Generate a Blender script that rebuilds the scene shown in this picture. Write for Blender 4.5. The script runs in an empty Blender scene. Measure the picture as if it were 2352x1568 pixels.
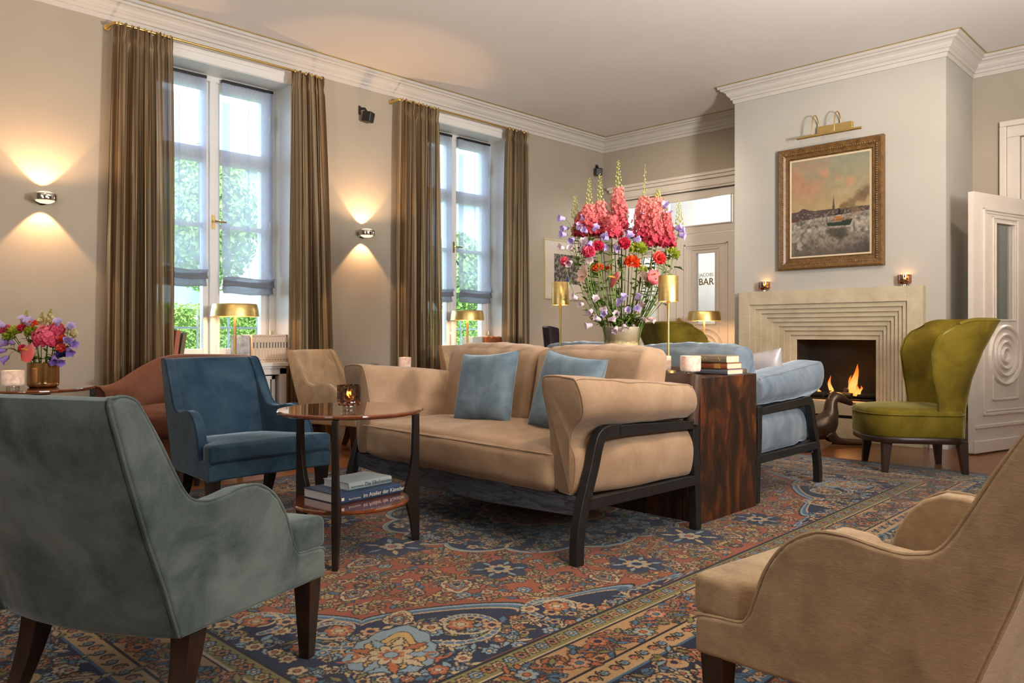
import bpy, bmesh, math, random
import numpy as np
from mathutils import Vector, Matrix, noise
SC = bpy.context.scene
COL = SC.collection
R = math.radians
random.seed(7)

# ---------------------------------------------------------------- camera
cam_data = bpy.data.cameras.new('camera')
cam_data.sensor_width = 36.0
cam_data.lens = 27.352
cam_data.shift_y = -0.0081
cam_data.clip_start = 0.05
cam = bpy.data.objects.new('camera', cam_data)
COL.objects.link(cam)
cam.location = (0, 0, 1.0)
cam.rotation_euler = (R(90), 0, R(-45.73))
SC.camera = cam

# ---------------------------------------------------------------- exposure, world, lights
SC.view_settings.view_transform = 'Standard'
SC.view_settings.look = 'None'
SC.view_settings.exposure = 0.45
SC.view_settings.gamma = 1.0
SC.view_settings.use_curve_mapping = False
SC.cycles.max_bounces = 8
SC.cycles.diffuse_bounces = 4
SC.cycles.glossy_bounces = 4
SC.cycles.transmission_bounces = 6
SC.cycles.transparent_max_bounces = 16
SC.cycles.caustics_reflective = False
SC.cycles.caustics_refractive = False
SC.cycles.sample_clamp_indirect = 6.0

world = bpy.data.worlds.new('sky')
SC.world = world
world.use_nodes = True
wn = world.node_tree
wn.nodes['Background'].inputs['Color'].default_value = (0.62, 0.80, 1.0, 1)
wn.nodes['Background'].inputs['Strength'].default_value = 7.0

def light(name, kind, loc, energy, color, rot=None, target=None, **kw):
    d = bpy.data.lights.new(name, kind)
    d.energy = energy
    d.color = color
    for k, v in kw.items():
        setattr(d, k, v)
    o = bpy.data.objects.new(name, d)
    COL.objects.link(o)
    o.location = loc
    if target is not None:
        o.rotation_euler = (Vector(target) - Vector(loc)).to_track_quat('-Z', 'Y').to_euler()
    elif rot is not None:
        o.rotation_euler = rot
    return o

WARM = (1.0, 0.60, 0.30)
# sun over the garden (the roof of the house keeps it off the room)
light('sun', 'SUN', (4, 2, 9), 3.5, (1.0, 0.96, 0.88), target=(7.0, 9.0, 0), angle=R(1.5))
# added area fill inside the windowless walls behind the camera, tinted like daylight
light('rear_area_fill', 'AREA', (1.7, -2.40, 2.2), 120, (0.92, 0.96, 1.0), target=(1.9, 2.5, 0.6), shape='RECTANGLE', size=2.6, size_y=1.9)
light('side_area_fill', 'AREA', (-1.90, 2.2, 2.1), 26, (0.88, 0.95, 1.0), target=(3.0, 3.0, 0.8), shape='RECTANGLE', size=2.6, size_y=2.4)
# daylight falling through the two garden windows (portals onto the sky)
for wx_ in (3.03, 5.82):
    light('window_portal', 'AREA', (wx_, 7.0, 2.0), 1, (1, 1, 1), rot=(R(-90), 0, 0), shape='RECTANGLE', size=1.2, size_y=2.5).data.cycles.is_portal = True
# warm ceiling spots out of frame
light('ceiling_spot_fireplace', 'SPOT', (4.6, 0.2, 3.45), 170, (1.0, 0.70, 0.48), target=(7.4, 2.7, 1.9), spot_size=R(52), spot_blend=0.6, shadow_soft_size=0.08)
light('ceiling_spot_sofa', 'SPOT', (2.2, 0.6, 3.5), 120, (1.0, 0.72, 0.46), target=(3.2, 2.4, 0.4), spot_size=R(70), spot_blend=0.8, shadow_soft_size=0.05)
light('ceiling_spot_armchair', 'SPOT', (1.2, -0.6, 3.5), 120, (1.0, 0.74, 0.48), target=(1.9, 1.0, 0.4), spot_size=R(60), spot_blend=0.8, shadow_soft_size=0.08)
# two unseen upward spots added to brighten the ceiling, no fixture modelled
light('ceiling_fill_near', 'SPOT', (3.6, -0.6, 1.75), 960, (1.0, 0.93, 0.88), target=(4.2, 1.6, 3.55), spot_size=R(150), spot_blend=1.0, shadow_soft_size=0.25)
light('ceiling_fill_side', 'SPOT', (-0.6, 2.6, 1.75), 150, (1.0, 0.89, 0.80), target=(0.6, 3.4, 3.55), spot_size=R(150), spot_blend=1.0, shadow_soft_size=0.25)
light('door_wall_fill', 'SPOT', (5.4, 4.0, 3.5), 150, (1.0, 0.82, 0.64), target=(8.25, 5.3, 1.7), spot_size=R(64), spot_blend=0.8, shadow_soft_size=0.1)  # unseen spot added to brighten the far wall round the double door
# warm spot over the brown tub chair and left wall, out of frame
light('ceiling_spot_left', 'SPOT', (1.0, 3.6, 3.5), 45, WARM, target=(1.9, 6.2, 1.0), spot_size=R(80), spot_blend=0.9, shadow_soft_size=0.1)

# ---------------------------------------------------------------- helpers
def link(o, parent=None):
    COL.objects.link(o)
    if parent is not None:
        o.parent = parent
    return o

def tag(o, label=None, cat=None, group=None, kind=None):
    if label: o['label'] = label
    if cat: o['category'] = cat
    if group: o['group'] = group
    if kind: o['kind'] = kind
    return o

def thing(name, label, cat, loc=(0, 0, 0), rz=0.0, group=None, scale=1.0):
    o = bpy.data.objects.new(name, None)
    o.empty_display_size = 0.05
    link(o)
    o.location = loc
    o.rotation_euler = (0, 0, rz)
    o.scale = (scale,) * 3
    return tag(o, label, cat, group)

def dup(root, loc, rz=None, label=None, group=None, swap=None):
    r = root.copy()
    COL.objects.link(r)
    r.location = loc
    if rz is not None: r.rotation_euler = (0, 0, rz)
    if label: r['label'] = label
    if group: r['group'] = group
    def rec(src, dst):
        for ch in list(src.children):
            c = ch.copy()
            COL.objects.link(c)
            c.parent = dst
            if swap and c.type == 'MESH' and c.data.materials and c.data.materials[0] and c.data.materials[0].name in swap:
                c.data = c.data.copy()
                c.data.materials[0] = swap[c.data.materials[0].name]
            rec(ch, c)
    rec(root, r)
    return r

class MB:
    def __init__(self):
        self.v = []; self.f = []; self.mi = []; self.m = 0
    def add(self, vs, fs):
        b = len(self.v)
        self.v.extend([tuple(p) for p in vs])
        self.f.extend([tuple(b + i for i in f) for f in fs])
        self.mi.extend([self.m] * len(fs))
        return self
    def box(self, lo, hi, rz=0.0, c=None):
        x0, y0, z0 = lo; x1, y1, z1 = hi
        vs = [(x0,y0,z0),(x1,y0,z0),(x1,y1,z0),(x0,y1,z0),(x0,y0,z1),(x1,y0,z1),(x1,y1,z1),(x0,y1,z1)]
        if rz:
            cx, cy = c if c else ((x0+x1)/2, (y0+y1)/2)
            ca, sa = math.cos(rz), math.sin(rz)
            vs = [(cx+(x-cx)*ca-(y-cy)*sa, cy+(x-cx)*sa+(y-cy)*ca, z) for x, y, z in vs]
        return self.add(vs, [(0,3,2,1),(4,5,6,7),(0,1,5,4),(1,2,6,5),(2,3,7,6),(3,0,4,7)])
    def loft(self, rings, closed=True, caps=True):
        n = len(rings[0]); vs = [p for r in rings for p in r]; fs = []
        for i in range(len(rings)-1):
            for j in range(n if closed else n-1):
                k = (j+1) % n
                fs.append((i*n+j, i*n+k, (i+1)*n+k, (i+1)*n+j))
        if caps and closed:
            fs.append(tuple(reversed(range(n)))); b = (len(rings)-1)*n
            fs.append(tuple(range(b, b+n)))
        return self.add(vs, fs)
    def tube(self, pts, r, n=8, caps=True, flat=1.0):
        pts = [Vector(p) for p in pts]; m = len(pts)
        rs = [r]*m if not hasattr(r, '__len__') else r
        rings = []; up = None
        for i, p in enumerate(pts):
            t = (pts[min(i+1, m-1)] - pts[max(i-1, 0)])
            if t.length < 1e-9: t = Vector((0, 0, 1))
            t.normalize()
            if up is None:
                up = Vector((0, 0, 1)) if abs(t.z) < 0.9 else Vector((1, 0, 0))
            a = t.cross(up)
            if a.length < 1e-6: a = t.orthogonal()
            a.normalize(); b = t.cross(a); up = -b if False else a.cross(t)
            rings.append([tuple(p + a*math.cos(2*math.pi*k/n)*rs[i] + b*math.sin(2*math.pi*k/n)*rs[i]*flat) for k in range(n)])
        return self.loft(rings, True, caps)
    def lathe(self, prof, n=28, c=(0, 0, 0), caps=False):
        rings = [[(c[0]+r*math.cos(2*math.pi*k/n), c[1]+r*math.sin(2*math.pi*k/n), c[2]+z) for k in range(n)] for r, z in prof]
        return self.loft(rings, True, caps)
    def prism(self, poly, f0, f1):
        n = len(poly)
        vs = [f0(*p) for p in poly] + [f1(*p) for p in poly]
        fs = [tuple(range(n)), tuple(reversed(range(n, 2*n)))]
        for i in range(n):
            j = (i+1) % n
            fs.append((j, i, n+i, n+j))
        return self.add(vs, fs)
    def sheet(self, fn, nu, nv, cu=False, cv=False):
        vs = [fn(i/(nu if cu else nu-1), j/(nv if cv else nv-1)) for i in range(nu) for j in range(nv)]
        fs = []
        for i in range(nu if cu else nu-1):
            for j in range(nv if cv else nv-1):
                a, b = (i+1) % nu, (j+1) % nv
                fs.append((i*nv+j, a*nv+j, a*nv+b, i*nv+b))
        return self.add(vs, fs)
    def sphere(self, c, r, nu=10, nv=7, s=(1, 1, 1)):
        rings = []
        for j in range(nv+1):
            t = math.pi*(j/nv); rr = max(math.sin(t), 0.02)
            rings.append([(c[0]+r*s[0]*rr*math.cos(2*math.pi*k/nu), c[1]+r*s[1]*rr*math.sin(2*math.pi*k/nu), c[2]-r*s[2]*math.cos(t)) for k in range(nu)])
        return self.loft(rings)
    def xf(self, M, start=0):
        for i in range(start, len(self.v)):
            self.v[i] = tuple(M @ Vector(self.v[i]))
        return self
    def build(self, name, m, parent=None, smooth=True, bevel=0, seg=2, sub=0, solid=0, angle=40, fix=True):
        me = bpy.data.meshes.new(name)
        me.from_pydata(self.v, [], self.f)
        ms = m if isinstance(m, (list, tuple)) else [m]
        for x in ms: me.materials.append(x)
        if len(ms) > 1: me.polygons.foreach_set('material_index', self.mi)
        if fix:
            bm = bmesh.new(); bm.from_mesh(me)
            bmesh.ops.recalc_face_normals(bm, faces=bm.faces)
            bm.to_mesh(me); bm.free()
        me.polygons.foreach_set('use_smooth', [smooth]*len(me.polygons))
        if smooth and not sub: me.set_sharp_from_angle(angle=R(angle))
        me.update()
        o = bpy.data.objects.new(name, me)
        link(o, parent)
        if bevel:
            b = o.modifiers.new('bevel', 'BEVEL'); b.width = bevel; b.segments = seg; b.limit_method = 'ANGLE'; b.angle_limit = R(40)
            b.harden_normals = smooth
        if solid:
            s = o.modifiers.new('solid', 'SOLIDIFY'); s.thickness = solid; s.offset = 0
        if sub:
            s = o.modifiers.new('sub', 'SUBSURF'); s.levels = sub; s.render_levels = sub
        return o

def cushion(hx, hy, hz, r, puff=(0, 0, 0), n=16, wrinkle=0.0, seed=0, fn=None):
    """a soft rounded block, its faces crowned by puff; centred on the origin"""
    idx = {}; vs = []; fs = []
    H = (hx, hy, hz)
    def pt(i, j, k):
        key = (i, j, k)
        if key in idx: return idx[key]
        a = [math.sin((q/n*2-1)*math.pi/2) for q in key]
        p = [a[q]*H[q] for q in range(3)]
        rr = [min(r, h) for h in H]
        c = [max(-(H[q]-rr[q]), min(H[q]-rr[q], p[q])) for q in range(3)]
        d = Vector([(p[q]-c[q])/rr[q] for q in range(3)])
        if d.length > 0: d.normalize()
        o = [c[q]+d[q]*rr[q] for q in range(3)]
        for q in range(3):
            s, t = (q+1) % 3, (q+2) % 3
            o[q] += puff[q]*a[q]*(1-a[s]**2)*(1-a[t]**2)
        v = Vector(o)
        if wrinkle:
            v += Vector(noise.noise_vector(v*7+Vector((seed, 0, 0))))*wrinkle + Vector(noise.noise_vector(v*18+Vector((seed, 3, 0))))*wrinkle*0.35
        if fn: v = Vector(fn(v, a))
        idx[key] = len(vs); vs.append(tuple(v)); return idx[key]
    for ax in range(3):
        for side in (0, n):
            for i in range(n):
                for j in range(n):
                    q = []
                    for di, dj in ((0, 0), (1, 0), (1, 1), (0, 1)):
                        t = [0, 0, 0]; t[ax] = side; t[(ax+1) % 3] = i+di; t[(ax+2) % 3] = j+dj
                        q.append(pt(*t))
                    fs.append(tuple(q))
    return vs, fs

def pillow(hx, hz, th, seed=0, n=18):
    """throw pillow standing in the xz plane, thickness along y, corners drawn out"""
    vs = []; fs = []
    for s in (1, -1):
        b = len(vs)
        for i in range(n+1):
            for j in range(n+1):
                a, c = math.sin((i/n*2-1)*math.pi/2), math.sin((j/n*2-1)*math.pi/2)
                edge = 1-0.10*(1-abs(a)**2) if abs(c) > 2 else 1
                x = hx*a*(1-0.09*(1-a*a)*0-0.085*(1-c*c)*abs(a)**3*1.0+0.0)
                z = hz*c*(1-0.085*(1-a*a)*abs(c)**3)
                t = th*((1-a**4)*(1-c**4))**0.55
                w = noise.noise(Vector((a*2+seed, c*2, s*3)))*0.012*(1-a**4)*(1-c**4)
                vs.append((x, s*(t+w+0.0015), z))
        for i in range(n):
            for j in range(n):
                fs.append((b+i*(n+1)+j, b+(i+1)*(n+1)+j, b+(i+1)*(n+1)+j+1, b+i*(n+1)+j+1))
    m = (n+1)**2
    rim = [i*(n+1) for i in range(n+1)] + [n*(n+1)+j for j in range(1, n+1)] + [i*(n+1)+n for i in range(n-1, -1, -1)] + [j for j in range(n-1, 0, -1)]
    for i in range(len(rim)):
        a, c = rim[i], rim[(i+1) % len(rim)]
        fs.append((a, c, m+c, m+a))
    return vs, fs

def spline(pts, n=8):
    """Catmull-Rom through points (any dimension)"""
    P = [np.array(p, float) for p in pts]; P = [2*P[0]-P[1]] + P + [2*P[-1]-P[-2]]
    out = []
    for i in range(1, len(P)-2):
        for k in range(n):
            t = k/n; a, b, c, d = P[i-1], P[i], P[i+1], P[i+2]
            out.append(tuple(0.5*((2*b)+(c-a)*t+(2*a-5*b+4*c-d)*t*t+(3*b-a-3*c+d)*t**3)))
    out.append(tuple(P[-2]))
    return out

# ---------------------------------------------------------------- materials
class NT:
    def __init__(self, name):
        self.m = bpy.data.materials.new(name); self.m.use_nodes = True
        self.t = self.m.node_tree; self.N = self.t.nodes; self.L = self.t.links
        self.b = self.N['Principled BSDF']; self.out = self.N['Material Output']
    def n(self, kind, **kw):
        x = self.N.new(kind)
        for k, v in kw.items():
            if k.startswith('i_'):
                key = k[2:]
                x.inputs[int(key) if key.isdigit() else key.replace('_', ' ')].default_value = v
            else: setattr(x, k, v)
        return x
    def l(self, a, b): self.L.new(a, b)
    def coord(self, kind='Object', scale=(1, 1, 1)):
        c = self.n('ShaderNodeTexCoord'); mp = self.n('ShaderNodeMapping')
        mp.inputs['Scale'].default_value = scale
        self.l(c.outputs[kind], mp.inputs['Vector']); return mp.outputs['Vector']
    def noise(self, vec, scale, detail=4, rough=0.55, dist=0.0):
        x = self.n('ShaderNodeTexNoise'); x.inputs['Scale'].default_value = scale; x.inputs['Detail'].default_value = detail
        x.inputs['Roughness'].default_value = rough; x.inputs['Distortion'].default_value = dist
        self.l(vec, x.inputs['Vector']); return x.outputs['Fac']
    def ramp(self, fac, stops, mode='LINEAR'):
        x = self.n('ShaderNodeValToRGB'); e = x.color_ramp.elements; x.color_ramp.interpolation = mode
        while len(e) < len(stops): e.new(0.5)
        for s, (p, c) in zip(e, stops):
            s.position = p; s.color = (c if len(c) == 4 else (*c, 1))
        self.l(fac, x.inputs['Fac']); return x.outputs['Color']
    def bump(self, h, strength, dist=0.01):
        x = self.n('ShaderNodeBump'); x.inputs['Strength'].default_value = strength; x.inputs['Distance'].default_value = dist
        self.l(h, x.inputs['Height']); self.l(x.outputs['Normal'], self.b.inputs['Normal'])
    def set(self, **kw):
        for k, v in kw.items(): self.b.inputs[k.replace('_', ' ')].default_value = v
        return self

def plain(name, c, rough=0.5, metal=0.0, var=0.08, scale=6, bump=0, bscale=200, coat=0.0, spec=0.5, stretch=(1, 1, 1)):
    t = NT(name); v = t.coord('Object', stretch)
    f = t.noise(v, scale)
    lo = tuple(max(0, x*(1-var)) for x in c); hi = tuple(min(1, x*(1+var)) for x in c)
    t.l(t.ramp(f, [(0.3, lo), (0.7, hi)]), t.b.inputs['Base Color'])
    t.set(Roughness=rough, Metallic=metal, Coat_Weight=coat, Specular_IOR_Level=spec)
    if bump: t.bump(t.noise(t.coord('Object'), bscale, 3), bump, 0.002)
    return t.m

def velvet(name, dark, light_, sheen=(0.7, 0.8, 0.85), sw=0.6, sr=0.35, scale=5, weave=0.0, rough=0.85):
    t = NT(name); v = t.coord('Object')
    f = t.noise(v, scale, 5, 0.6, 0.6)
    g = t.noise(t.coord('Object', (1, 1, 1)), 420, 2)
    mx = t.n('ShaderNodeMath', operation='MULTIPLY_ADD'); mx.inputs[1].default_value = 0.22; t.l(g, mx.inputs[0]); t.l(f, mx.inputs[2])
    t.l(t.ramp(mx.outputs[0], [(0.40, dark), (0.75, light_)]), t.b.inputs['Base Color'])
    t.set(Roughness=rough, Sheen_Weight=sw, Sheen_Roughness=sr, Specular_IOR_Level=0.15)
    t.b.inputs['Sheen Tint'].default_value = (*sheen, 1)
    if weave:
        a = t.noise(t.coord('Object', (1, 1, 6)), 130, 3)
        sl = t.ramp(t.noise(t.coord('Object', (1.0, 1.0, 6.0)), 55, 4, 0.7), [(0.3, (1-weave,)*3), (0.7, (1+weave*0.4,)*3)])
        base = t.b.inputs['Base Color'].links[0].from_socket; mm = t.n('ShaderNodeMix', data_type='RGBA', blend_type='MULTIPLY'); mm.inputs[0].default_value = 1
        t.l(base, mm.inputs[6]); t.l(sl, mm.inputs[7]); t.l(mm.outputs[2], t.b.inputs['Base Color'])
        t.bump(a, weave, 0.003)
    else:
        t.bump(t.noise(v, 14, 4), 0.12, 0.02)
    return t.m

def wood(name, dark, light_, rough=0.3, scale=(1, 12, 12), coat=0.0, nscale=3, spec=0.5):
    t = NT(name); v = t.coord('Object', scale)
    f = t.noise(v, nscale, 6, 0.6, 0.8)
    t.l(t.ramp(f, [(0.32, dark), (0.68, light_)]), t.b.inputs['Base Color'])
    t.set(Roughness=rough, Coat_Weight=coat, Coat_Roughness=0.04, Specular_IOR_Level=spec)
    return t.m

def emit(name, c, s):
    t = NT(name); e = t.n('ShaderNodeEmission'); e.inputs['Color'].default_value = (*c, 1); e.inputs['Strength'].default_value = s
    t.l(e.outputs[0], t.out.inputs['Surface']); return t.m

def glassy(name, tint, alpha=0.12, rough=0.02, glossw=0.12):
    """thin glass: lets light straight through, with a little tint and a clear reflection"""
    t = NT(name)
    tr = t.n('ShaderNodeBsdfTransparent'); tr.inputs['Color'].default_value = (*tint, 1)
    gl = t.n('ShaderNodeBsdfGlossy'); gl.inputs['Roughness'].default_value = rough; gl.inputs['Color'].default_value = (1, 1, 1, 1)
    lw = t.n('ShaderNodeLayerWeight'); lw.inputs['Blend'].default_value = 0.25
    mp = t.n('ShaderNodeMath', operation='MULTIPLY_ADD'); mp.inputs[1].default_value = 0.6; mp.inputs[2].default_value = glossw*0.4
    t.l(lw.outputs['Fresnel'], mp.inputs[0])
    mx = t.n('ShaderNodeMixShader'); t.l(mp.outputs[0], mx.inputs[0]); t.l(tr.outputs[0], mx.inputs[1]); t.l(gl.outputs[0], mx.inputs[2])
    t.l(mx.outputs[0], t.out.inputs['Surface']); return t.m

M = {}
M['wall'] = plain('wall_paint', (0.385, 0.335, 0.262), 0.9, var=0.03, scale=2, bump=0.25, bscale=90, spec=0.1)
M['chimney'] = plain('chimney_paint', (0.43, 0.415, 0.37), 0.85, var=0.03, scale=2, bump=0.15, bscale=90, spec=0.1)
M['ceiling'] = plain('ceiling_paint', (0.70, 0.67, 0.635), 0.95, var=0.02, scale=1.5, spec=0.05)
M['white'] = plain('white_lacquer', (0.70, 0.68, 0.64), 0.35, var=0.02, spec=0.4)
M['cornice'] = plain('cornice_plaster', (0.54, 0.505, 0.45), 0.8, var=0.02, spec=0.1)
M['door'] = plain('door_lacquer', (0.66, 0.60, 0.52), 0.35, var=0.02)
M['gold_line'] = plain('gold_leaf', (0.52, 0.36, 0.10), 0.4, 0.8, var=0.1)
M['brass'] = plain('satin_brass', (0.72, 0.52, 0.20), 0.32, 1.0, var=0.06, scale=9)
M['brass_lamp'] = plain('brushed_brass', (0.70, 0.51, 0.19), 0.40, 1.0, var=0.10, scale=14, stretch=(1, 1, 4))
M['chrome'] = plain('polished_chrome', (0.62, 0.58, 0.52), 0.08, 1.0, var=0.02)
M['black'] = plain('black_plastic', (0.012, 0.011, 0.011), 0.4, var=0.1)
M['lens'] = glassy('lens_glass', (1, 0.95, 0.88), glossw=0.5)
M['pane'] = glassy('window_glass', (0.97, 0.99, 1.0), glossw=0.1)
M['dark_leg'] = wood('dark_wenge', (0.006, 0.004, 0.003), (0.016, 0.009, 0.006), 0.34, (8, 8, 1.5))
M['walnut_leg'] = wood('dark_walnut', (0.014, 0.006, 0.004), (0.040, 0.016, 0.008), 0.36, (8, 8, 1.5))
M['black_wood'] = wood('black_stained_ash', (0.006, 0.006, 0.006), (0.017, 0.016, 0.016), 0.40, (10, 1.2, 10))
M['lacquer'] = wood('red_brown_lacquer', (0.120, 0.030, 0.010), (0.205, 0.055, 0.018), 0.07, (1.2, 9, 4), coat=1.0)
M['velvet_blue'] = velvet('velvet_blue', (0.010, 0.030, 0.058), (0.034, 0.068, 0.100), (0.62, 0.76, 0.86), 0.75, 0.30)
M['velvet_grey'] = velvet('velvet_grey_blue', (0.042, 0.060, 0.058), (0.150, 0.180, 0.165), (0.72, 0.80, 0.78), 0.75, 0.32)
M['velvet_sofa'] = velvet('velvet_steel_blue', (0.085, 0.115, 0.150), (0.20, 0.24, 0.27), (0.75, 0.85, 0.95), 0.75, 0.3)
M['velvet_pillow'] = velvet('velvet_pillow_blue', (0.085, 0.135, 0.185), (0.20, 0.27, 0.32), (0.75, 0.85, 0.92), 0.7, 0.3, 7)
M['velvet_green'] = velvet('velvet_olive', (0.070, 0.047, 0.003), (0.195, 0.142, 0.014), (0.80, 0.76, 0.35), 0.6, 0.3, 4)
M['velvet_plum'] = velvet('velvet_plum', (0.010, 0.006, 0.008), (0.025, 0.015, 0.018), (0.5, 0.4, 0.45), 0.3)
M['beige'] = velvet('beige_chenille', (0.285, 0.190, 0.105), (0.43, 0.305, 0.180), (0.95, 0.85, 0.7), 0.28, 0.5, 9, 0.22)
M['beige_sofa'] = velvet('beige_sofa_cloth', (0.285, 0.180, 0.105), (0.39, 0.265, 0.165), (0.95, 0.85, 0.75), 0.25, 0.5, 6, 0.12)
M['brown'] = velvet('brown_wool', (0.115, 0.046, 0.027), (0.175, 0.075, 0.044), (0.8, 0.5, 0.4), 0.2, 0.5, 6, 0.1)
M['leather'] = plain('bronze_leather', (0.075, 0.042, 0.026), 0.3, 0.0, var=0.1, scale=5)
M['paper'] = plain('book_paper', (0.62, 0.52, 0.36), 0.8, var=0.10, scale=60, stretch=(1, 1, 10))
M['paper_white'] = plain('white_paper', (0.62, 0.62, 0.62), 0.8, var=0.06, scale=60, stretch=(1, 1, 10))
M['iron'] = plain('garden_iron', (0.25, 0.27, 0.28), 0.5, 0.3)
M['stone'] = None
# ---------------------------------------------------------------- special materials
def make_floor_mat():
    t = NT('oak_planks'); v = t.coord('Object')
    br = t.n('ShaderNodeTexBrick'); br.offset = 0.37
    for k, x in (('Scale', 1.0), ('Mortar Size', 0.0018), ('Brick Width', 1.5), ('Row Height', 0.14), ('Bias', 0.0)):
        br.inputs[k].default_value = x
    br.inputs['Color1'].default_value = (0.30, 0.115, 0.035, 1); br.inputs['Color2'].default_value = (0.215, 0.078, 0.024, 1)
    br.inputs['Mortar'].default_value = (0.06, 0.02, 0.008, 1)
    t.l(v, br.inputs['Vector'])
    g = t.noise(t.coord('Object', (1.2, 22, 1)), 3, 6, 0.6, 0.5)
    gr = t.ramp(g, [(0.3, (0.62, 0.6, 0.58)), (0.7, (1.1, 1.1, 1.1))])
    mx = t.n('ShaderNodeMix', data_type='RGBA', blend_type='MULTIPLY'); mx.inputs[0].default_value = 1
    t.l(br.outputs['Color'], mx.inputs[6]); t.l(gr, mx.inputs[7]); t.l(mx.outputs[2], t.b.inputs['Base Color'])
    t.set(Roughness=0.28, Specular_IOR_Level=0.5)
    return t.m
M['floor'] = make_floor_mat()

def make_stone():
    t = NT('limestone'); v = t.coord('Object')
    f = t.noise(v, 5, 6, 0.65); g = t.noise(t.coord('Object', (1, 1, 14)), 9, 4)
    a = t.n('ShaderNodeMath', operation='MULTIPLY_ADD'); a.inputs[1].default_value = 0.35; t.l(g, a.inputs[0]); t.l(f, a.inputs[2])
    t.l(t.ramp(a.outputs[0], [(0.45, (0.41, 0.345, 0.225)), (0.85, (0.55, 0.48, 0.335))]), t.b.inputs['Base Color'])
    t.set(Roughness=0.75, Specular_IOR_Level=0.25); t.bump(t.noise(v, 80, 4), 0.15, 0.004)
    return t.m
M['stone'] = make_stone()

def make_curtain():
    t = NT('striped_silk_gauze'); v = t.coord('UV')
    f = t.noise(t.coord('UV', (52, 0.35, 1)), 1.0, 4, 0.7)
    c = t.ramp(f, [(0.38, (0.045, 0.030, 0.015)), (0.46, (0.150, 0.104, 0.057)), (0.53, (0.29, 0.20, 0.110)), (0.61, (0.44, 0.36, 0.24))])
    d = t.n('ShaderNodeBsdfDiffuse'); tl = t.n('ShaderNodeBsdfTranslucent'); tp = t.n('ShaderNodeBsdfTransparent')
    t.l(c, d.inputs['Color'])
    mxc = t.n('ShaderNodeMix', data_type='RGBA', blend_type='MULTIPLY'); mxc.inputs[0].default_value = 1; mxc.inputs[7].default_value = (1.5, 1.3, 1.0, 1)
    t.l(c, mxc.inputs[6]); t.l(mxc.outputs[2], tl.inputs['Color'])
    gl = t.n('ShaderNodeBsdfGlossy'); gl.inputs['Roughness'].default_value = 0.45; gl.inputs['Color'].default_value = (0.5, 0.4, 0.26, 1)
    m0 = t.n('ShaderNodeMixShader'); m0.inputs[0].default_value = 0.16; t.l(d.outputs[0], m0.inputs[1]); t.l(gl.outputs[0], m0.inputs[2])
    m1 = t.n('ShaderNodeMixShader'); m1.inputs[0].default_value = 0.40; t.l(m0.outputs[0], m1.inputs[1]); t.l(tl.outputs[0], m1.inputs[2])
    m2 = t.n('ShaderNodeMixShader'); m2.inputs[0].default_value = 0.05; t.l(m1.outputs[0], m2.inputs[1]); t.l(tp.outputs[0], m2.inputs[2])
    t.l(m2.outputs[0], t.out.inputs['Surface'])
    return t.m
M['curtain'] = make_curtain()

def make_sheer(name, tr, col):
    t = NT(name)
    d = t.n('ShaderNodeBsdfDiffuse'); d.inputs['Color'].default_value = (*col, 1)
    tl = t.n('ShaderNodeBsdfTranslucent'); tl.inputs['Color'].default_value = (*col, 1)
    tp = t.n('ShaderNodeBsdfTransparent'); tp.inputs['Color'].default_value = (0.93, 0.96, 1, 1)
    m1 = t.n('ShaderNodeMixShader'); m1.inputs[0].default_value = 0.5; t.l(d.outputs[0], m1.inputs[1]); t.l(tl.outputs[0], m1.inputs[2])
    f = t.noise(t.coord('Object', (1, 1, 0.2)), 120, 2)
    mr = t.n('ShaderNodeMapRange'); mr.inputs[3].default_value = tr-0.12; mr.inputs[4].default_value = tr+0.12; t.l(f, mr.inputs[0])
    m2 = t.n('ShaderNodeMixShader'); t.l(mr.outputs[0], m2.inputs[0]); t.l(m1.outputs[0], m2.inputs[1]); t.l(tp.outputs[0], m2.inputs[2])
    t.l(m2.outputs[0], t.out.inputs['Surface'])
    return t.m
M['sheer'] = make_sheer('sheer_blind_cloth', 0.46, (0.54, 0.59, 0.70))
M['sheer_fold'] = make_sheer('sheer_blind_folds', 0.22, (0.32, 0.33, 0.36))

def make_console():
    t = NT('worn_lacquered_timber'); v = t.coord('Object', (4.5, 4.5, 1.5))
    f = t.noise(v, 1.7, 9, 0.72, 0.8); f2 = t.noise(t.coord('Object', (9, 9, 1.6)), 5, 7, 0.75)
    c1 = t.ramp(f, [(0.36, (0.010, 0.006, 0.004)), (0.50, (0.030, 0.012, 0.006)), (0.60, (0.115, 0.030, 0.008)), (0.74, (0.22, 0.062, 0.012))])
    c2 = t.ramp(f2, [(0.62, (0, 0, 0)), (0.70, (0.28, 0.12, 0.03))])
    mx = t.n('ShaderNodeMix', data_type='RGBA', blend_type='ADD'); mx.inputs[0].default_value = 0.5
    t.l(c1, mx.inputs[6]); t.l(c2, mx.inputs[7]); t.l(mx.outputs[2], t.b.inputs['Base Color'])
    t.set(Roughness=0.35, Specular_IOR_Level=0.5); t.bump(f2, 0.4, 0.01)
    return t.m
M['console'] = make_console()

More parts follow.
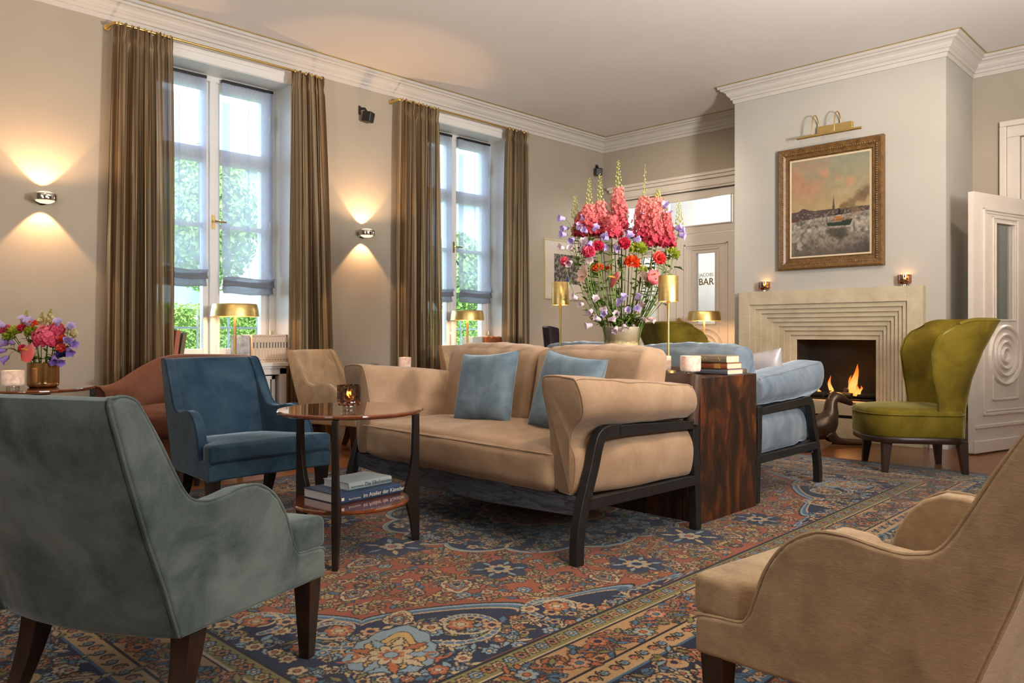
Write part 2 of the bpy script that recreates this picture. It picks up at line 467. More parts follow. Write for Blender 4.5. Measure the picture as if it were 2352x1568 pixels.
def make_grain():
    t = NT('black_ash_sheen_grain'); v = t.coord('Object', (1.0, 0.55, 3.2))
    f = t.noise(t.coord('Object', (1, 1.3, 9)), 1.3, 3, 0.5, 0.3); w = t.n('ShaderNodeMath', operation='MULTIPLY'); w.inputs[1].default_value = 11; t.l(f, w.inputs[0]); fr = t.n('ShaderNodeMath', operation='FRACT'); t.l(w.outputs[0], fr.inputs[0])
    t.l(t.ramp(fr.outputs[0], [(0.0, (0.014, 0.016, 0.020)), (0.14, (0.035, 0.041, 0.050)), (0.5, (0.062, 0.073, 0.090)), (1.0, (0.085, 0.100, 0.124))]), t.b.inputs['Base Color'])  # grain lightened to blue-grey: the rail's sheen is put into its colour
    t.set(Roughness=0.33); return t.m
M['grain'] = make_grain()

def make_alabaster():
    t = NT('alabaster'); f = t.noise(t.coord('Object'), 32, 5, 0.6, 0.4)
    c = t.ramp(f, [(0.3, (0.55, 0.36, 0.22)), (0.6, (0.74, 0.62, 0.50))])
    t.l(c, t.b.inputs['Base Color']); t.l(c, t.b.inputs['Emission Color'])
    t.set(Roughness=0.4, Emission_Strength=0.22, Subsurface_Weight=0.3, Subsurface_Scale=0.02)
    return t.m
M['alabaster'] = make_alabaster()

def make_mottled():
    t = NT('tortoiseshell_glass'); f = t.noise(t.coord('Object'), 70, 3, 0.5)
    c = t.ramp(f, [(0.40, (0.05, 0.026, 0.012)), (0.47, (0.70, 0.38, 0.14)), (0.58, (1.0, 0.84, 0.56))])
    tr = t.n('ShaderNodeBsdfTransparent'); t.l(c, tr.inputs['Color'])
    gl = t.n('ShaderNodeBsdfGlossy'); gl.inputs['Roughness'].default_value = 0.05
    m = t.n('ShaderNodeMixShader'); m.inputs[0].default_value = 0.22; t.l(tr.outputs[0], m.inputs[1]); t.l(gl.outputs[0], m.inputs[2])
    t.l(m.outputs[0], t.out.inputs['Surface']); return t.m
M['mottled'] = make_mottled()
def lit_lens():
    t = NT('lit_lens_glass'); tr = t.n('ShaderNodeBsdfTransparent'); e = t.n('ShaderNodeEmission'); e.inputs['Color'].default_value = (1, 0.80, 0.55, 1); e.inputs['Strength'].default_value = 1.6
    gl = t.n('ShaderNodeBsdfGlossy'); gl.inputs['Roughness'].default_value = 0.05; m = t.n('ShaderNodeMixShader'); m.inputs[0].default_value = 0.2; t.l(e.outputs[0], m.inputs[1]); t.l(gl.outputs[0], m.inputs[2])
    m2 = t.n('ShaderNodeMixShader'); m2.inputs[0].default_value = 0.5; t.l(m.outputs[0], m2.inputs[1]); t.l(tr.outputs[0], m2.inputs[2]); t.l(m2.outputs[0], t.out.inputs['Surface']); return t.m
M['lens_lit'] = lit_lens()
M['candle_glow'] = emit('candle_flame', (1.0, 0.42, 0.10), 14)
M['clear_glass'] = glassy('clear_foot_glass', (0.86, 0.88, 0.80), glossw=0.5)
M['gold_glass'] = plain('gold_mercury_glass', (0.42, 0.22, 0.07), 0.10, 0.75, var=0.5, scale=12, coat=0.6, stretch=(1, 1, 0.3))

def make_sand_vase():
    t = NT('frosted_sand_vase'); c = t.n('ShaderNodeTexCoord'); s = t.n('ShaderNodeSeparateXYZ'); t.l(c.outputs['Object'], s.inputs[0])
    f = t.noise(t.coord('Object', (1, 1, 1)), 38, 5, 0.7)
    a = t.n('ShaderNodeMath', operation='MULTIPLY_ADD'); a.inputs[1].default_value = 0.07; t.l(f, a.inputs[0]); t.l(s.outputs['Z'], a.inputs[2])
    mr = t.n('ShaderNodeMapRange'); mr.inputs[1].default_value = 0.07; mr.inputs[2].default_value = 0.32; t.l(a.outputs[0], mr.inputs[0])
    t.l(t.ramp(mr.outputs[0], [(0.40, (0.50, 0.42, 0.20)), (0.52, (0.56, 0.47, 0.24)), (0.60, (0.22, 0.17, 0.09)), (0.78, (0.26, 0.22, 0.15)), (0.95, (0.40, 0.37, 0.28))]), t.b.inputs['Base Color'])
    t.set(Roughness=0.22, Specular_IOR_Level=0.6, Coat_Weight=0.4); return t.m
M['sand_vase'] = make_sand_vase()

# ---------------------------------------------------------------- room shell
YW, XB, XC, ZC = 6.35, 8.25, 7.42, 3.555
X0, Y0 = -2.0, -2.5
WIN = [(2.44, 3.645), (5.225, 6.435)]
WZ0, WZ1 = 0.74, 3.245

def struct(o, label=None):
    o['kind'] = 'structure'
    if label: o['label'] = label
    return o

m = MB(); m.box((X0-0.2, Y0-0.2, -0.12), (XB+2.2, YW+0.45, 0.0)); struct(m.build('floor', M['floor'], smooth=False), 'orange brown oak plank floor')
m = MB(); m.box((X0-0.2, Y0-0.2, ZC), (XB+2.2, YW+0.45, ZC+0.15)); struct(m.build('ceiling', M['ceiling'], smooth=False), 'smooth off-white ceiling')

m = MB()
edges = [X0-0.2, WIN[0][0], WIN[0][1], WIN[1][0], WIN[1][1], XB]
for i in range(5):
    a, b = edges[i], edges[i+1]
    if i in (1, 3):
        m.box((a, YW, 0), (b, YW+0.42, WZ0)); m.box((a, YW, WZ1), (b, YW+0.42, ZC))
    else:
        m.box((a, YW, 0), (b, YW+0.42, ZC))
struct(m.build('wall_left', M['wall'], smooth=False), 'taupe window wall with two deep window niches')

DY0, DY1, DZ = 4.40, 6.06, 2.72          # double door with transom in the far wall
OY0, OY1 = 0.62, 1.62                    # open doorway right of the chimney
m = MB()
m.box((XB, Y0, 0), (XB+0.2, OY0, ZC)); m.box((XB, OY0, 2.78), (XB+0.2, OY1, ZC)); m.box((XB, OY1, 0), (XB+0.2, DY0, ZC))
m.box((XB, DY0, DZ), (XB+0.2, DY1, ZC)); m.box((XB, DY1, 0), (XB+0.2, YW, ZC))
struct(m.build('wall_back', M['wall'], smooth=False), 'taupe far wall')
m = MB(); m.box((X0, Y0-0.2, 0), (XB+0.2, Y0, ZC)); struct(m.build('wall_right', M['wall'], smooth=False))
m = MB(); m.box((X0-0.2, Y0-0.2, 0), (X0, YW, ZC)); struct(m.build('wall_rear', M['wall'], smooth=False))
# rooms behind the two doors
m = MB(); m.box((XB+2.0, 3.4, 0), (XB+2.1, YW+0.4, ZC)); m.box((XB+0.2, 3.4, 0), (XB+2.0, 3.5, ZC)); m.box((XB+0.2, YW+0.3, 0), (XB+2.0, YW+0.4, ZC))
m.box((XB+2.0, Y0, 0), (XB+2.1, 3.4, ZC)); m.box((XB+0.2, Y0, 0), (XB+2.0, Y0+0.1, ZC))
struct(m.build('wall_annex', M['white'], smooth=False))
light('bar_lamp', 'POINT', (9.3, 5.1, 2.6), 80, (0.92, 0.95, 1.0), shadow_soft_size=0.2)
light('hall_lamp', 'POINT', (9.3, 1.0, 2.6), 50, (0.95, 1.0, 0.92), shadow_soft_size=0.2)

# chimney breast with the hole for the fire
CY0, CY1 = 2.004, 3.995
HY0, HY1, HZ0, HZ1 = 2.30, 3.78, 0.30, 1.28
m = MB()
m.box((XC, CY0, 0), (XB, HY0, ZC)); m.box((XC, HY1, 0), (XB, CY1, ZC)); m.box((XC, HY0, HZ1), (XB, HY1, ZC)); m.box((XC, HY0, 0), (XB, HY1, HZ0))
struct(m.build('wall_chimney', M['chimney'], smooth=False), 'pale grey chimney breast')
soot = plain('sooty_firebrick', (0.010, 0.009, 0.008), 0.9, var=0.4)
BX = XC+0.10
m = MB(); m.box((BX+0.40, 2.50, 0.30), (BX+0.44, 3.48, 1.05)); m.box((BX, 2.50, 0.30), (BX+0.44, 2.56, 1.05)); m.box((BX, 3.42, 0.30), (BX+0.44, 3.48, 1.05))
m.box((BX, 2.50, 0.985), (BX+0.44, 3.48, 1.05)); m.box((BX-0.05, 2.50, 0.30), (BX+0.44, 3.48, 0.355))
struct(m.build('trim_firebox', soot, smooth=False), 'black firebox lining')

# cornice: stepped profile run along walls, with a thin gold line on the ceiling
PROF = [(0, 0), (0.012, 0), (0.016, 0.035), (0.030, 0.038), (0.034, 0.060), (0.052, 0.072), (0.055, 0.080), (0.060, 0.082), (0.066, 0.105), (0.085, 0.120), (0.105, 0.126), (0.108, 0.140), (0.128, 0.146), (0.132, 0.170), (0, 0.170)]
def run_profile(path, prof, zb, name, mat, closed=False):
    """path: xy points of the wall faces; room on the right-hand side of travel; mitred corners"""
    P = [Vector((*p, 0)) for p in path]; n = len(P); rings = []
    for i in range(n):
        d0 = (P[i]-P[i-1]).normalized() if i > 0 else (P[1]-P[0]).normalized()
        d1 = (P[i+1]-P[i]).normalized() if i < n-1 else d0
        n0, n1 = Vector((d0.y, -d0.x, 0)), Vector((d1.y, -d1.x, 0))
        k = (n0+n1); k = k/(k.length_squared)*2 if k.length > 1e-6 else n0
        rings.append([tuple(P[i]+k*o+Vector((0, 0, zb+h))) for o, h in prof])
    mm = MB(); mm.loft(rings)
    return struct(mm.build(name, mat, smooth=False))
ROOM = [(X0, YW), (XB, YW), (XB, CY1), (XC, CY1), (XC, CY0), (XB, CY0), (XB, Y0)]
run_profile(ROOM, PROF, 3.385, 'trim_cornice', M['cornice'])['label'] = 'stepped off-white cornice under the ceiling'
run_profile(ROOM, [(0.148, 0), (0.156, 0), (0.156, 0.006), (0.148, 0.006)], ZC-0.006, 'trim_gold_line', M['gold_line'])['label'] = 'thin gold line along the ceiling edge'
BB = [(0, 0), (0.02, 0), (0.02, 0.16), (0.012, 0.18), (0, 0.18)]
run_profile([(X0, YW), (WIN[0][0]-0.03, YW)], BB, 0, 'baseboard_left', M['white'])
run_profile([(WIN[0][1]+0.03, YW), (WIN[1][0]-0.03, YW)], BB, 0, 'baseboard_left', M['white'])
run_profile([(WIN[1][1]+0.03, YW), (XB, YW), (XB, DY1+0.14)], BB, 0, 'baseboard_left', M['white'])
run_profile([(XB, DY0-0.14), (XB, CY1), (XC, CY1), (XC, 3.93)], BB, 0, 'baseboard_back', M['white'])
run_profile([(XC, 2.13), (XC, CY0), (XB, CY0), (XB, OY1+0.13)], BB, 0, 'baseboard_back', M['white'])

# ---------------------------------------------------------------- windows
def window(idx, xa, xb, label):
    root = bpy.data.objects.new('window_%d' % idx, None); link(root); root['kind'] = 'structure'; root['label'] = label
    root.location = (0, 0, 0)
    yf = 6.62; w = MB()
    # lining of the niche, painted white
    w.box((xa-0.002, YW-0.012, WZ1-0.004), (xb+0.002, yf+0.02, WZ1+0.02)); w.box((xb-0.004, YW-0.012, 0.76), (xb+0.015, yf+0.02, WZ1+0.02)); w.box((xa-0.015, YW-0.012, 0.76), (xa+0.004, yf+0.02, WZ1+0.02))
    w.build('lining', M['white'], root, smooth=False)
    # architrave on the wall above
    a = MB(); a.box((xa-0.05, YW-0.024, WZ1+0.0), (xb+0.05, YW, WZ1+0.135)); a.box((xa-0.06, YW-0.034, WZ1+0.06), (xb+0.06, YW, WZ1+0.10)); a.box((xb+0.0, YW-0.022, 0.76), (xb+0.075, YW, WZ1)); a.box((xa-0.075, YW-0.022, 0.76), (xa, YW, WZ1))
    a.build('architrave', M['white'], root, smooth=False)
    mid = (xa+xb)/2
    fr = MB()
    fr.box((xa, yf, 0.76), (xa+0.06, yf+0.12, WZ1)); fr.box((xb-0.06, yf, 0.76), (xb, yf+0.12, WZ1)); fr.box((xa+0.06, yf, WZ1-0.05), (xb-0.06, yf+0.12, WZ1)); fr.box((xa+0.06, yf, 0.76), (xb-0.06, yf+0.12, 0.80))
    fr.build('frame', M['white'], root, smooth=False, bevel=0.004)
    for sx0, sx1 in ((xa+0.06, mid), (mid, xb-0.06)):
        s = MB(); st = 0.075
        y0, y1 = yf+0.02, yf+0.09
        s.box((sx0, y0, 0.80), (sx0+st, y1, WZ1-0.05)); s.box((sx1-st, y0, 0.80), (sx1, y1, WZ1-0.05))
        sa, sb = sx0+st, sx1-st; s.box((sa, y0, 0.80), (sb, y1, 0.865)); s.box((sa, y0, WZ1-0.12), (sb, y1, WZ1-0.05))
        s.box((sa, y0-0.004, 2.49), (sb, y1-0.004, 2.62)); s.box((sa, y0, 1.925), (sb, y1, 1.96))
        so = s.build('sash', M['white'], root, smooth=False, bevel=0.004)
        for z0, z1 in ((0.86, 1.93), (1.955, 2.50), (2.61, 3.13)):
            g = MB(); g.box((sx0+st-0.01, yf+0.055, z0), (sx1-st+0.01, yf+0.060, z1)); g.build('pane', M['pane'], so, smooth=False)
    ov = MB(); ov.box((mid-0.028, yf-0.012, 0.80), (mid+0.028, yf+0.03, WZ1-0.05)); ov.build('meeting_rail', M['white'], root, smooth=False, bevel=0.006)
    h = MB(); h.box((mid-0.014, yf-0.02, 1.91), (mid+0.014, yf-0.012, 2.03)); h.tube([(mid, yf-0.02, 1.975), (mid, yf-0.055, 1.975)], 0.008)
    h.tube([(mid-0.01, yf-0.055, 1.975), (mid+0.10, yf-0.052, 1.972)], [0.009, 0.007]); h.build('handle', M['brass'], root)
    for z in (2.93, 1.94, 0.95):
        hg = MB(); hg.tube([(xb-0.058, yf-0.008, z-0.075), (xb-0.058, yf-0.012, z+0.075)], 0.014, 8); hg.build('hinge', M['brass'], root)
    return root
window(1, *WIN[0], 'nearer tall white casement window with sheer blinds')
window(2, *WIN[1], 'farther tall white casement window with sheer blinds')

# sills and radiator covers under the windows: a thing each
for (xa, xb), lab in zip(WIN, ('white radiator cover with window sill under the nearer window', 'white radiator cover with window sill under the farther window')):
    root = thing('radiator_cover', lab, 'radiator cover', (0, 0, 0), group='radiator covers under the windows')
    s = MB(); s.box((xa+0.005, 6.351, 0.715), (xb-0.005, 6.619, 0.745)); s.box((xa+0.125, 6.17, 0.715), (xb-0.125, 6.351, 0.745)); s.box((xa+0.14, 6.185, 0.695), (xb-0.14, 6.345, 0.715)); s.build('sill', M['white'], root, smooth=False)
    f = MB(); x0, x1 = xa+0.145, xb-0.125
    f.box((x0, 6.20, 0.0), (x0+0.07, 6.345, 0.70)); f.box((x1-0.07, 6.20, 0), (x1, 6.345, 0.70)); f.box((x0, 6.20, 0), (x1, 6.23, 0.14)); f.box((x0, 6.20, 0.64), (x1, 6.23, 0.70))
    f.build('frame', M['white'], root, smooth=False, bevel=0.004)
    k = MB(); k.box((x0+0.05, 6.32, 0.1), (x1-0.05, 6.34, 0.66)); k.build('backing', M['black'], root, smooth=False)
    for i in range(3):
        a = x0+0.09+i*(x1-x0-0.18)/3; b = a+(x1-x0-0.18)/3-0.02
        p = MB(); p.box((a, 6.205, 0.15), (a+0.03, 6.235, 0.63)); p.box((b-0.03, 6.205, 0.15), (b, 6.235, 0.63)); p.box((a, 6.205, 0.60), (b, 6.235, 0.63)); p.box((a, 6.205, 0.15), (b, 6.235, 0.18))
        for q in range(4):
            xx = a+0.06+q*(b-a-0.12)/3; p.box((xx-0.017, 6.212, 0.17), (xx+0.017, 6.226, 0.62))
        p.build('grille', M['white'], root, smooth=False)

# ---------------------------------------------------------------- doors
def panel_door(parent, y0, y1, z0, z1, x, name='door_leaf', th=0.045, side=1):
    """leaf in the plane x, glazed, with a low roundel of concentric rings; returns leaf object"""
    w = y1-y0; mb = MB()
    gy0, gy1, gz0, gz1 = y0+w*0.345, y1-w*0.235 if False else y1-w*0.345, z0+1.10, z1-0.235
    mb.box((x, y0, z0), (x+th, gy0, z1)); mb.box((x, gy1, z0), (x+th, y1, z1)); mb.box((x, gy0, z0), (x+th, gy1, gz0)); mb.box((x, gy0, gz1), (x+th, gy1, z1))
    leaf = mb.build(name, M['door'], parent, smooth=False)
    mo = MB(); fx = x-0.012*side if side > 0 else x+th
    def ring(a, b, c, d, wd, dep, h=None):
        lo, hi = (x-dep, x) if side > 0 else (x+th, x+th+dep)
        mo.box((lo, a, c), (hi, a+wd, d)); mo.box((lo, b-wd, c), (hi, b, d)); mo.box((lo, a, c), (hi, b, c+wd)); mo.box((lo, a, d-wd), (hi, b, d))
    ring(y0+w*0.14, y1-w*0.14, z0+0.30, z1-0.12, 0.022, 0.014); ring(y0+w*0.17, y1-w*0.17, z0+0.33, z1-0.15, 0.016, 0.008)
    ring(gy0-0.055, gy1+0.055, z0+0.42, gz1+0.055, 0.018, 0.012); ring(gy0-0.012, gy1+0.012, gz0-0.012, gz1+0.012, 0.014, 0.010)
    lo, hi = (x-0.014, x) if side > 0 else (x+th, x+th+0.014)
    mo.box((lo, y0+0.02, z0+0.20), (hi, y1-0.02, z0+0.23)); mo.box((lo, y0, z0), (hi, y1, z0+0.10))
    mo.build('moulding', M['door'], leaf, smooth=False, bevel=0.004)
    rd = MB(); cy, cz = (y0+y1)/2, z0+0.80
    for rr in (0.245, 0.175, 0.115, 0.06):
        if rr*2 > w*0.86: rr = w*0.36
        n = 36; rad = rr*(w/0.8) if w < 0.8 else rr
        sx = -1 if side > 0 else 1; bx = x if side > 0 else x+th
        prof = [(rad-0.022, 0), (rad-0.016, 0.016), (rad, 0.022), (rad+0.012, 0.012), (rad+0.016, 0)]
        rings = [[(bx+sx*h, cy+r_*math.cos(2*math.pi*k/n), cz+r_*math.sin(2*math.pi*k/n)) for r_, h in prof] for k in range(n+1)]
        rd.loft(rings, closed=False)
    rd.build('roundel', M['door'], leaf)
    g = MB(); g.box((x+th*0.4, gy0-0.005, gz0-0.005), (x+th*0.5, gy1+0.005, gz1+0.005)); g.build('pane', M['pane'], leaf, smooth=False)
    return leaf, (gy0, gy1, gz0, gz1)

def text(body, size, loc, rot, mat, parent, name, extrude=0.0006, align='CENTER', bold=0.0):
    c = bpy.data.curves.new(name, 'FONT'); c.body = body; c.size = size; c.extrude = extrude; c.align_x = align; c.align_y = 'CENTER'; c.offset = bold
    tmp = bpy.data.objects.new(name, c); COL.objects.link(tmp)
    bpy.context.view_layer.update()
    me = bpy.data.meshes.new_from_object(tmp.evaluated_get(bpy.context.evaluated_depsgraph_get()))
    bpy.data.objects.remove(tmp); bpy.data.curves.remove(c); me.name = name
    me.materials.clear(); me.materials.append(mat)
    o = bpy.data.objects.new(name, me); link(o, parent); o.location = loc; o.rotation_euler = rot
    return o
M['gilt_text'] = plain('gilt_lettering', (0.34, 0.27, 0.10), 0.4, 0.5)

d1 = bpy.data.objects.new('door_1', None); link(d1); d1['kind'] = 'structure'; d1['label'] = 'pale panelled double door with glazed transom in the far wall'
x = XB-0.02
c = MB()   # casing and header
c.box((x, DY0-0.13, 0), (x+0.05, DY0, DZ)); c.box((x, DY1, 0), (x+0.05, DY1+0.13, DZ)); c.box((x, DY0-0.13, DZ), (x+0.05, DY1+0.13, 2.83))
c.box((x-0.03, DY0-0.16, 2.83), (x+0.05, DY1+0.16, 2.87)); c.box((x-0.05, DY0-0.18, 2.87), (x+0.05, DY1+0.18, 2.905)); c.box((x-0.015, DY0-0.14, 2.745), (x-0.0005, DY1+0.14, 2.765))
X1 = XB+0.031
c.box((X1, DY0, 2.205), (XB+0.09, DY1, 2.30)); c.box((X1, DY0, 2.62), (XB+0.09, DY1, DZ-0.001)); c.box((X1, DY0, 2.30), (XB+0.09, DY0+0.09, 2.62)); c.box((X1, DY1-0.09, 2.30), (XB+0.09, DY1, 2.62)); c.box((X1, 5.365, 2.30), (XB+0.09, 5.42, 2.62))
c.build('casing', M['door'], d1, smooth=False, bevel=0.005)
t_ = MB()
for a, b in ((DY0+0.09, 5.365), (5.42, DY1-0.09)):
    for y0, y1, z0, z1 in ((a, b, 2.29, 2.305), (a, b, 2.615, 2.63), (a, a+0.015, 2.3, 2.62), (b-0.015, b, 2.3, 2.62)): t_.box((XB+0.015, y0, z0), (XB+0.0305, y1, z1))
t_.build('transom_moulding', M['door'], d1, smooth=False, bevel=0.003)
tg = MB(); tg.box((XB+0.04, DY0+0.08, 2.29), (XB+0.046, DY1-0.08, 2.63)); tg.build('transom_pane', M['pane'], d1, smooth=False)
for a, b, lb in ((4.425, 5.235, 'right leaf'), (5.245, 6.055, 'left leaf')):
    leaf, (g0, g1, h0, h1) = panel_door(d1, a, b, 0.012, 2.195, XB+0.02)
    cy = (g0+g1)/2
    text('JACOBS', 0.058, (XB+0.030, cy, 1.695), (R(90), 0, R(-90)), M['gilt_text'], leaf, 'lettering')
    text('BAR', 0.112, (XB+0.030, cy, 1.612), (R(90), 0, R(-90)), M['gilt_text'], leaf, 'lettering', bold=0.002)
k = MB(); k.lathe([(0.0, 0), (0.028, 0.0), (0.028, 0.006), (0.012, 0.012), (0.012, 0.03), (0.030, 0.042), (0.034, 0.056), (0.028, 0.072), (0.0, 0.078)], 20)
k.xf(Matrix.Translation((XB+0.02, 5.165, 1.155)) @ Matrix.Rotation(R(-90), 4, 'Y')); k.build('door_knob', M['brass'], d1)
for z in (0.4, 1.85):
    hg = MB(); hg.tube([(XB+0.012, 4.42, z-0.09), (XB+0.012, 4.42, z+0.09)], 0.012); hg.build('hinge', M['brass'], d1)

# casing of the open doorway to the right of the chimney, and the open leaf
d2 = bpy.data.objects.new('door_2', None); link(d2); d2['kind'] = 'structure'; d2['label'] = 'open white glazed door leaf right of the fireplace'
c = MB(); x = XB-0.03
c.box((x, OY1, 0), (x+0.029, OY1+0.10, 2.78)); c.box((x, OY0-0.14, 0), (x+0.029, OY0, 2.78)); c.box((x, OY0-0.14, 2.78), (x+0.029, OY1+0.10, 2.88))
c.box((x-0.02, OY0-0.15, 2.88), (x+0.029, OY1+0.155, 2.93)); c.box((x-0.02, OY1+0.10, 0), (x+0.029, OY1+0.155, 2.88)); c.box((XB+0.02, OY0, 2.18), (XB+0.14, OY1, 2.779)); c.box((XB+0.0, OY0+0.12, 2.27), (XB+0.019, OY1-0.12, 2.29)); c.box((XB+0.0, OY0+0.12, 2.67), (XB+0.019, OY1-0.12, 2.69)); c.box((XB+0.0, OY1-0.14, 2.29), (XB+0.019, OY1-0.12, 2.67))
c.build('casing', M['door'], d2, smooth=False, bevel=0.006)
hold = bpy.data.objects.new('open_leaf', None); link(hold, d2)
hold.location = (8.122, 1.510, 0); hold.rotation_euler = (0, 0, math.atan2(1.759-1.50, 7.195-8.16)-R(90))
panel_door(hold, 0.0, 0.96, 0.015, 2.16, -0.0225, side=1)

# ---------------------------------------------------------------- garden beyond the windows
grass = plain('lawn', (0.16, 0.26, 0.05), 0.9, var=0.3, scale=8)
m = MB(); m.box((-6, YW+0.42, -0.35), (22, 32, -0.25)); o = m.build('garden_ground', grass, smooth=False); struct(o, 'lawn of the garden outside')
leafm = plain('hedge_leaf', (0.20, 0.34, 0.05), 0.6, var=0.35, scale=14)
def leaf_cloud(n, fn, size, seed, jitter=0.5):
    rnd = random.Random(seed); mb = MB()
    for i in range(n):
        p, nrm = fn(rnd); nrm = Vector(nrm)+Vector((rnd.uniform(-1, 1), rnd.uniform(-1, 1), rnd.uniform(-1, 1)))*jitter
        nrm.normalize(); a = nrm.orthogonal().normalized(); a.rotate(Matrix.Rotation(rnd.uniform(0, 6.28), 3, nrm)); b = nrm.cross(a)
        s = size*rnd.uniform(0.6, 1.3); p = Vector(p)
        mb.add([p-a*s, p+b*s*0.5+nrm*s*0.15, p+a*s, p-b*s*0.5+nrm*s*0.15], [(0, 1, 2, 3)])
    return mb
hr = thing('hedge', 'clipped green garden hedge outside the windows behind iron railings', 'hedge')
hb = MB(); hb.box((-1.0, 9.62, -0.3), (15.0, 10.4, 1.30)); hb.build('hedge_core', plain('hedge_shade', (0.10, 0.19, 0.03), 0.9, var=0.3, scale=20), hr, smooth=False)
def hf(r):
    if r.random() < 0.75: return (r.uniform(1.5, 9.5), 9.60+r.uniform(-0.06, 0.04), r.uniform(-0.2, 1.35)), (0, -1, 0.3)
    return (r.uniform(1.5, 9.5), 9.6+r.uniform(0, 0.6), 1.33+r.uniform(-0.03, 0.05)), (0, -0.2, 1)
hl = leaf_cloud(30000, hf, 0.021, 3).build('hedge_leaves', leafm, hr, smooth=False, fix=False); hl['kind'] = 'stuff'
tree_pos = [((5.70, 12.6, 0), 'round garden tree seen through the nearer window', 0.85, 2.95, 4), ((10.55, 11.8, 0), 'garden tree seen through the farther window', 0.62, 2.2, 9)]
for (tx, ty, tz), lab, rad, hc, sd in tree_pos:
    tr = thing('garden_tree', lab, 'tree', (tx, ty, -0.25), group='trees in the garden')
    tk = MB(); tk.tube([(0, 0, 0), (0.03, 0, 1.2), (0.0, 0.03, hc)], [0.11, 0.085, 0.05]); tk.build('trunk', plain('bark', (0.10, 0.08, 0.06), 0.9), tr)
    def tf(r):
        while True:
            v = Vector((r.uniform(-1, 1), r.uniform(-1, 1), r.uniform(-1, 1)))
            if 0.35 < v.length < 1: break
        return (v.x*rad, v.y*rad, hc+0.2+v.z*rad*1.45), v
    cr = leaf_cloud(7000, tf, 0.055, sd, 0.9).build('crown', plain('tree_leaf', (0.24, 0.38, 0.08), 0.6, var=0.3, scale=8), tr, smooth=False, fix=False); cr['kind'] = 'stuff'
# iron railing
rl = thing('iron_railing', 'grey iron railing in front of the garden hedge', 'railing')
for z in (0.35, 1.06):
    b = MB(); b.box((1.0, 8.49, z-0.012), (10.5, 8.51, z+0.012)); b.build('rail', M['iron'], rl, smooth=False)
xx = 1.25
while xx < 10.4:
    b = MB(); b.tube([(xx, 8.5, -0.25), (xx, 8.5, 1.20), (xx, 8.5, 1.27)], [0.011, 0.011, 0.002], 6); b.sphere((xx, 8.5, 1.19), 0.02, 6, 4); b.build('picket', M['iron'], rl)
    xx += 0.355
# white house across the garden
hs = thing('white_house', 'white rendered house with grey roof across the garden', 'house', (0, 0, 0))
wm = plain('white_render', (0.62, 0.63, 0.64), 0.9, var=0.03)
b = MB(); b.box((4.0, 17.5, -0.3), (19.0, 24.0, 4.9)); b.build('wall', wm, hs, smooth=False)
b = MB(); b.prism([(17.1, 4.85), (20.75, 7.4), (24.4, 4.85)], lambda y, z: (3.6, y, z), lambda y, z: (19.4, y, z)); b.build('roof', plain('slate', (0.33, 0.35, 0.38), 0.8), hs, smooth=False)
for xx in (7.0, 10.0, 13.0, 16.0):
    b = MB(); b.box((xx, 17.44, 1.2), (xx+1.0, 17.5, 3.0)); f = b.build('window_frame', wm, hs, smooth=False)
    b = MB(); b.box((xx+0.08, 17.42, 1.28), (xx+0.92, 17.45, 2.92)); b.build('pane', plain('dark_pane', (0.20, 0.24, 0.28), 0.1), f, smooth=False)
# ---------------------------------------------------------------- curtains, rods, blinds
def curtain(label, xa0, xa1, xb0, xb1, folds, seed, rings=7):
    """xa0..xa1 at the rod, xb0..xb1 at the floor"""
    root = thing('curtain', label, 'curtain', ((xa0+xa1)/2, 6.20, 0), group='striped brown curtains')
    cx = (xa0+xa1)/2
    rnd = random.Random(seed); ph = [rnd.uniform(0, 6.28) for _ in range(6)]
    nu, nv = 150, 44
    def fold(u, v):
        k = 0.35+0.65*v**0.5
        w = (math.sin(u*folds*6.283+ph[0]+0.5*math.sin(v*2.2+ph[1]))*0.048*k + math.sin(u*folds*2.63*6.283+ph[2]+v*1.3)*0.014 + math.sin(u*folds*5.7*6.283+ph[3]+2*math.sin(3*v+ph[5]))*0.006)
        return w
    def fn(u, v):      # v: 0 top .. 1 floor
        s = v**0.75
        xl, xr = xa0+(xb0-xa0)*s, xa1+(xb1-xa1)*s
        x = xl+(xr-xl)*u - cx + 0.012*math.sin(u*folds*2*6.283+ph[4]+v*2)
        pinch = 1.0-0.55*math.exp(-((v-0.035)/0.012)**2)
        y = fold(u, v)*pinch*(1.0 if v > 0.05 else 1.15)
        z = 3.325-v*3.315 + (0.012*math.sin(u*folds*3*6.283+ph[1]) if v == 0 else 0)
        return (x, y, z)
    nvs = [0, 0.008, 0.016, 0.024, 0.032, 0.040, 0.048] + [0.06+0.94*i/(nv-1) for i in range(nv)]
    mb = MB(); mb.sheet(lambda u, t: fn(u, nvs[min(len(nvs)-1, round(t*(len(nvs)-1)))]), nu, len(nvs))
    o = mb.build('drape', M['curtain'], root, fix=False)
    uv = o.data.uv_layers.new(name='UVMap'); L = len(nvs)
    vi = np.zeros(len(o.data.loops), dtype=np.int32); o.data.loops.foreach_get('vertex_index', vi)
    uvs = np.stack([(vi // L)/(nu-1)*(xa1-xa0)*2.2, np.array(nvs)[vi % L]], 1).astype(np.float32).ravel(); uv.data.foreach_set('uv', uvs)
    for i in range(rings):
        x = xa0+0.02+(xa1-xa0-0.04)*i/(rings-1)-cx
        r = MB(); r.sheet(lambda a, b: (x+0.0035*math.cos(b*6.283)*1.0+0.004*math.sin(a*6.283), 0.019*math.cos(a*6.283)*(1+0.16*math.cos(b*6.283)), 3.325+0.019*math.sin(a*6.283)*(1+0.16*math.cos(b*6.283))), 14, 6, True, True)
        r.build('ring', M['brass'], root)
    return root
curtain('striped brown curtain left of the nearer window', 2.10, 2.52, 2.03, 2.55, 5, 1, 9)
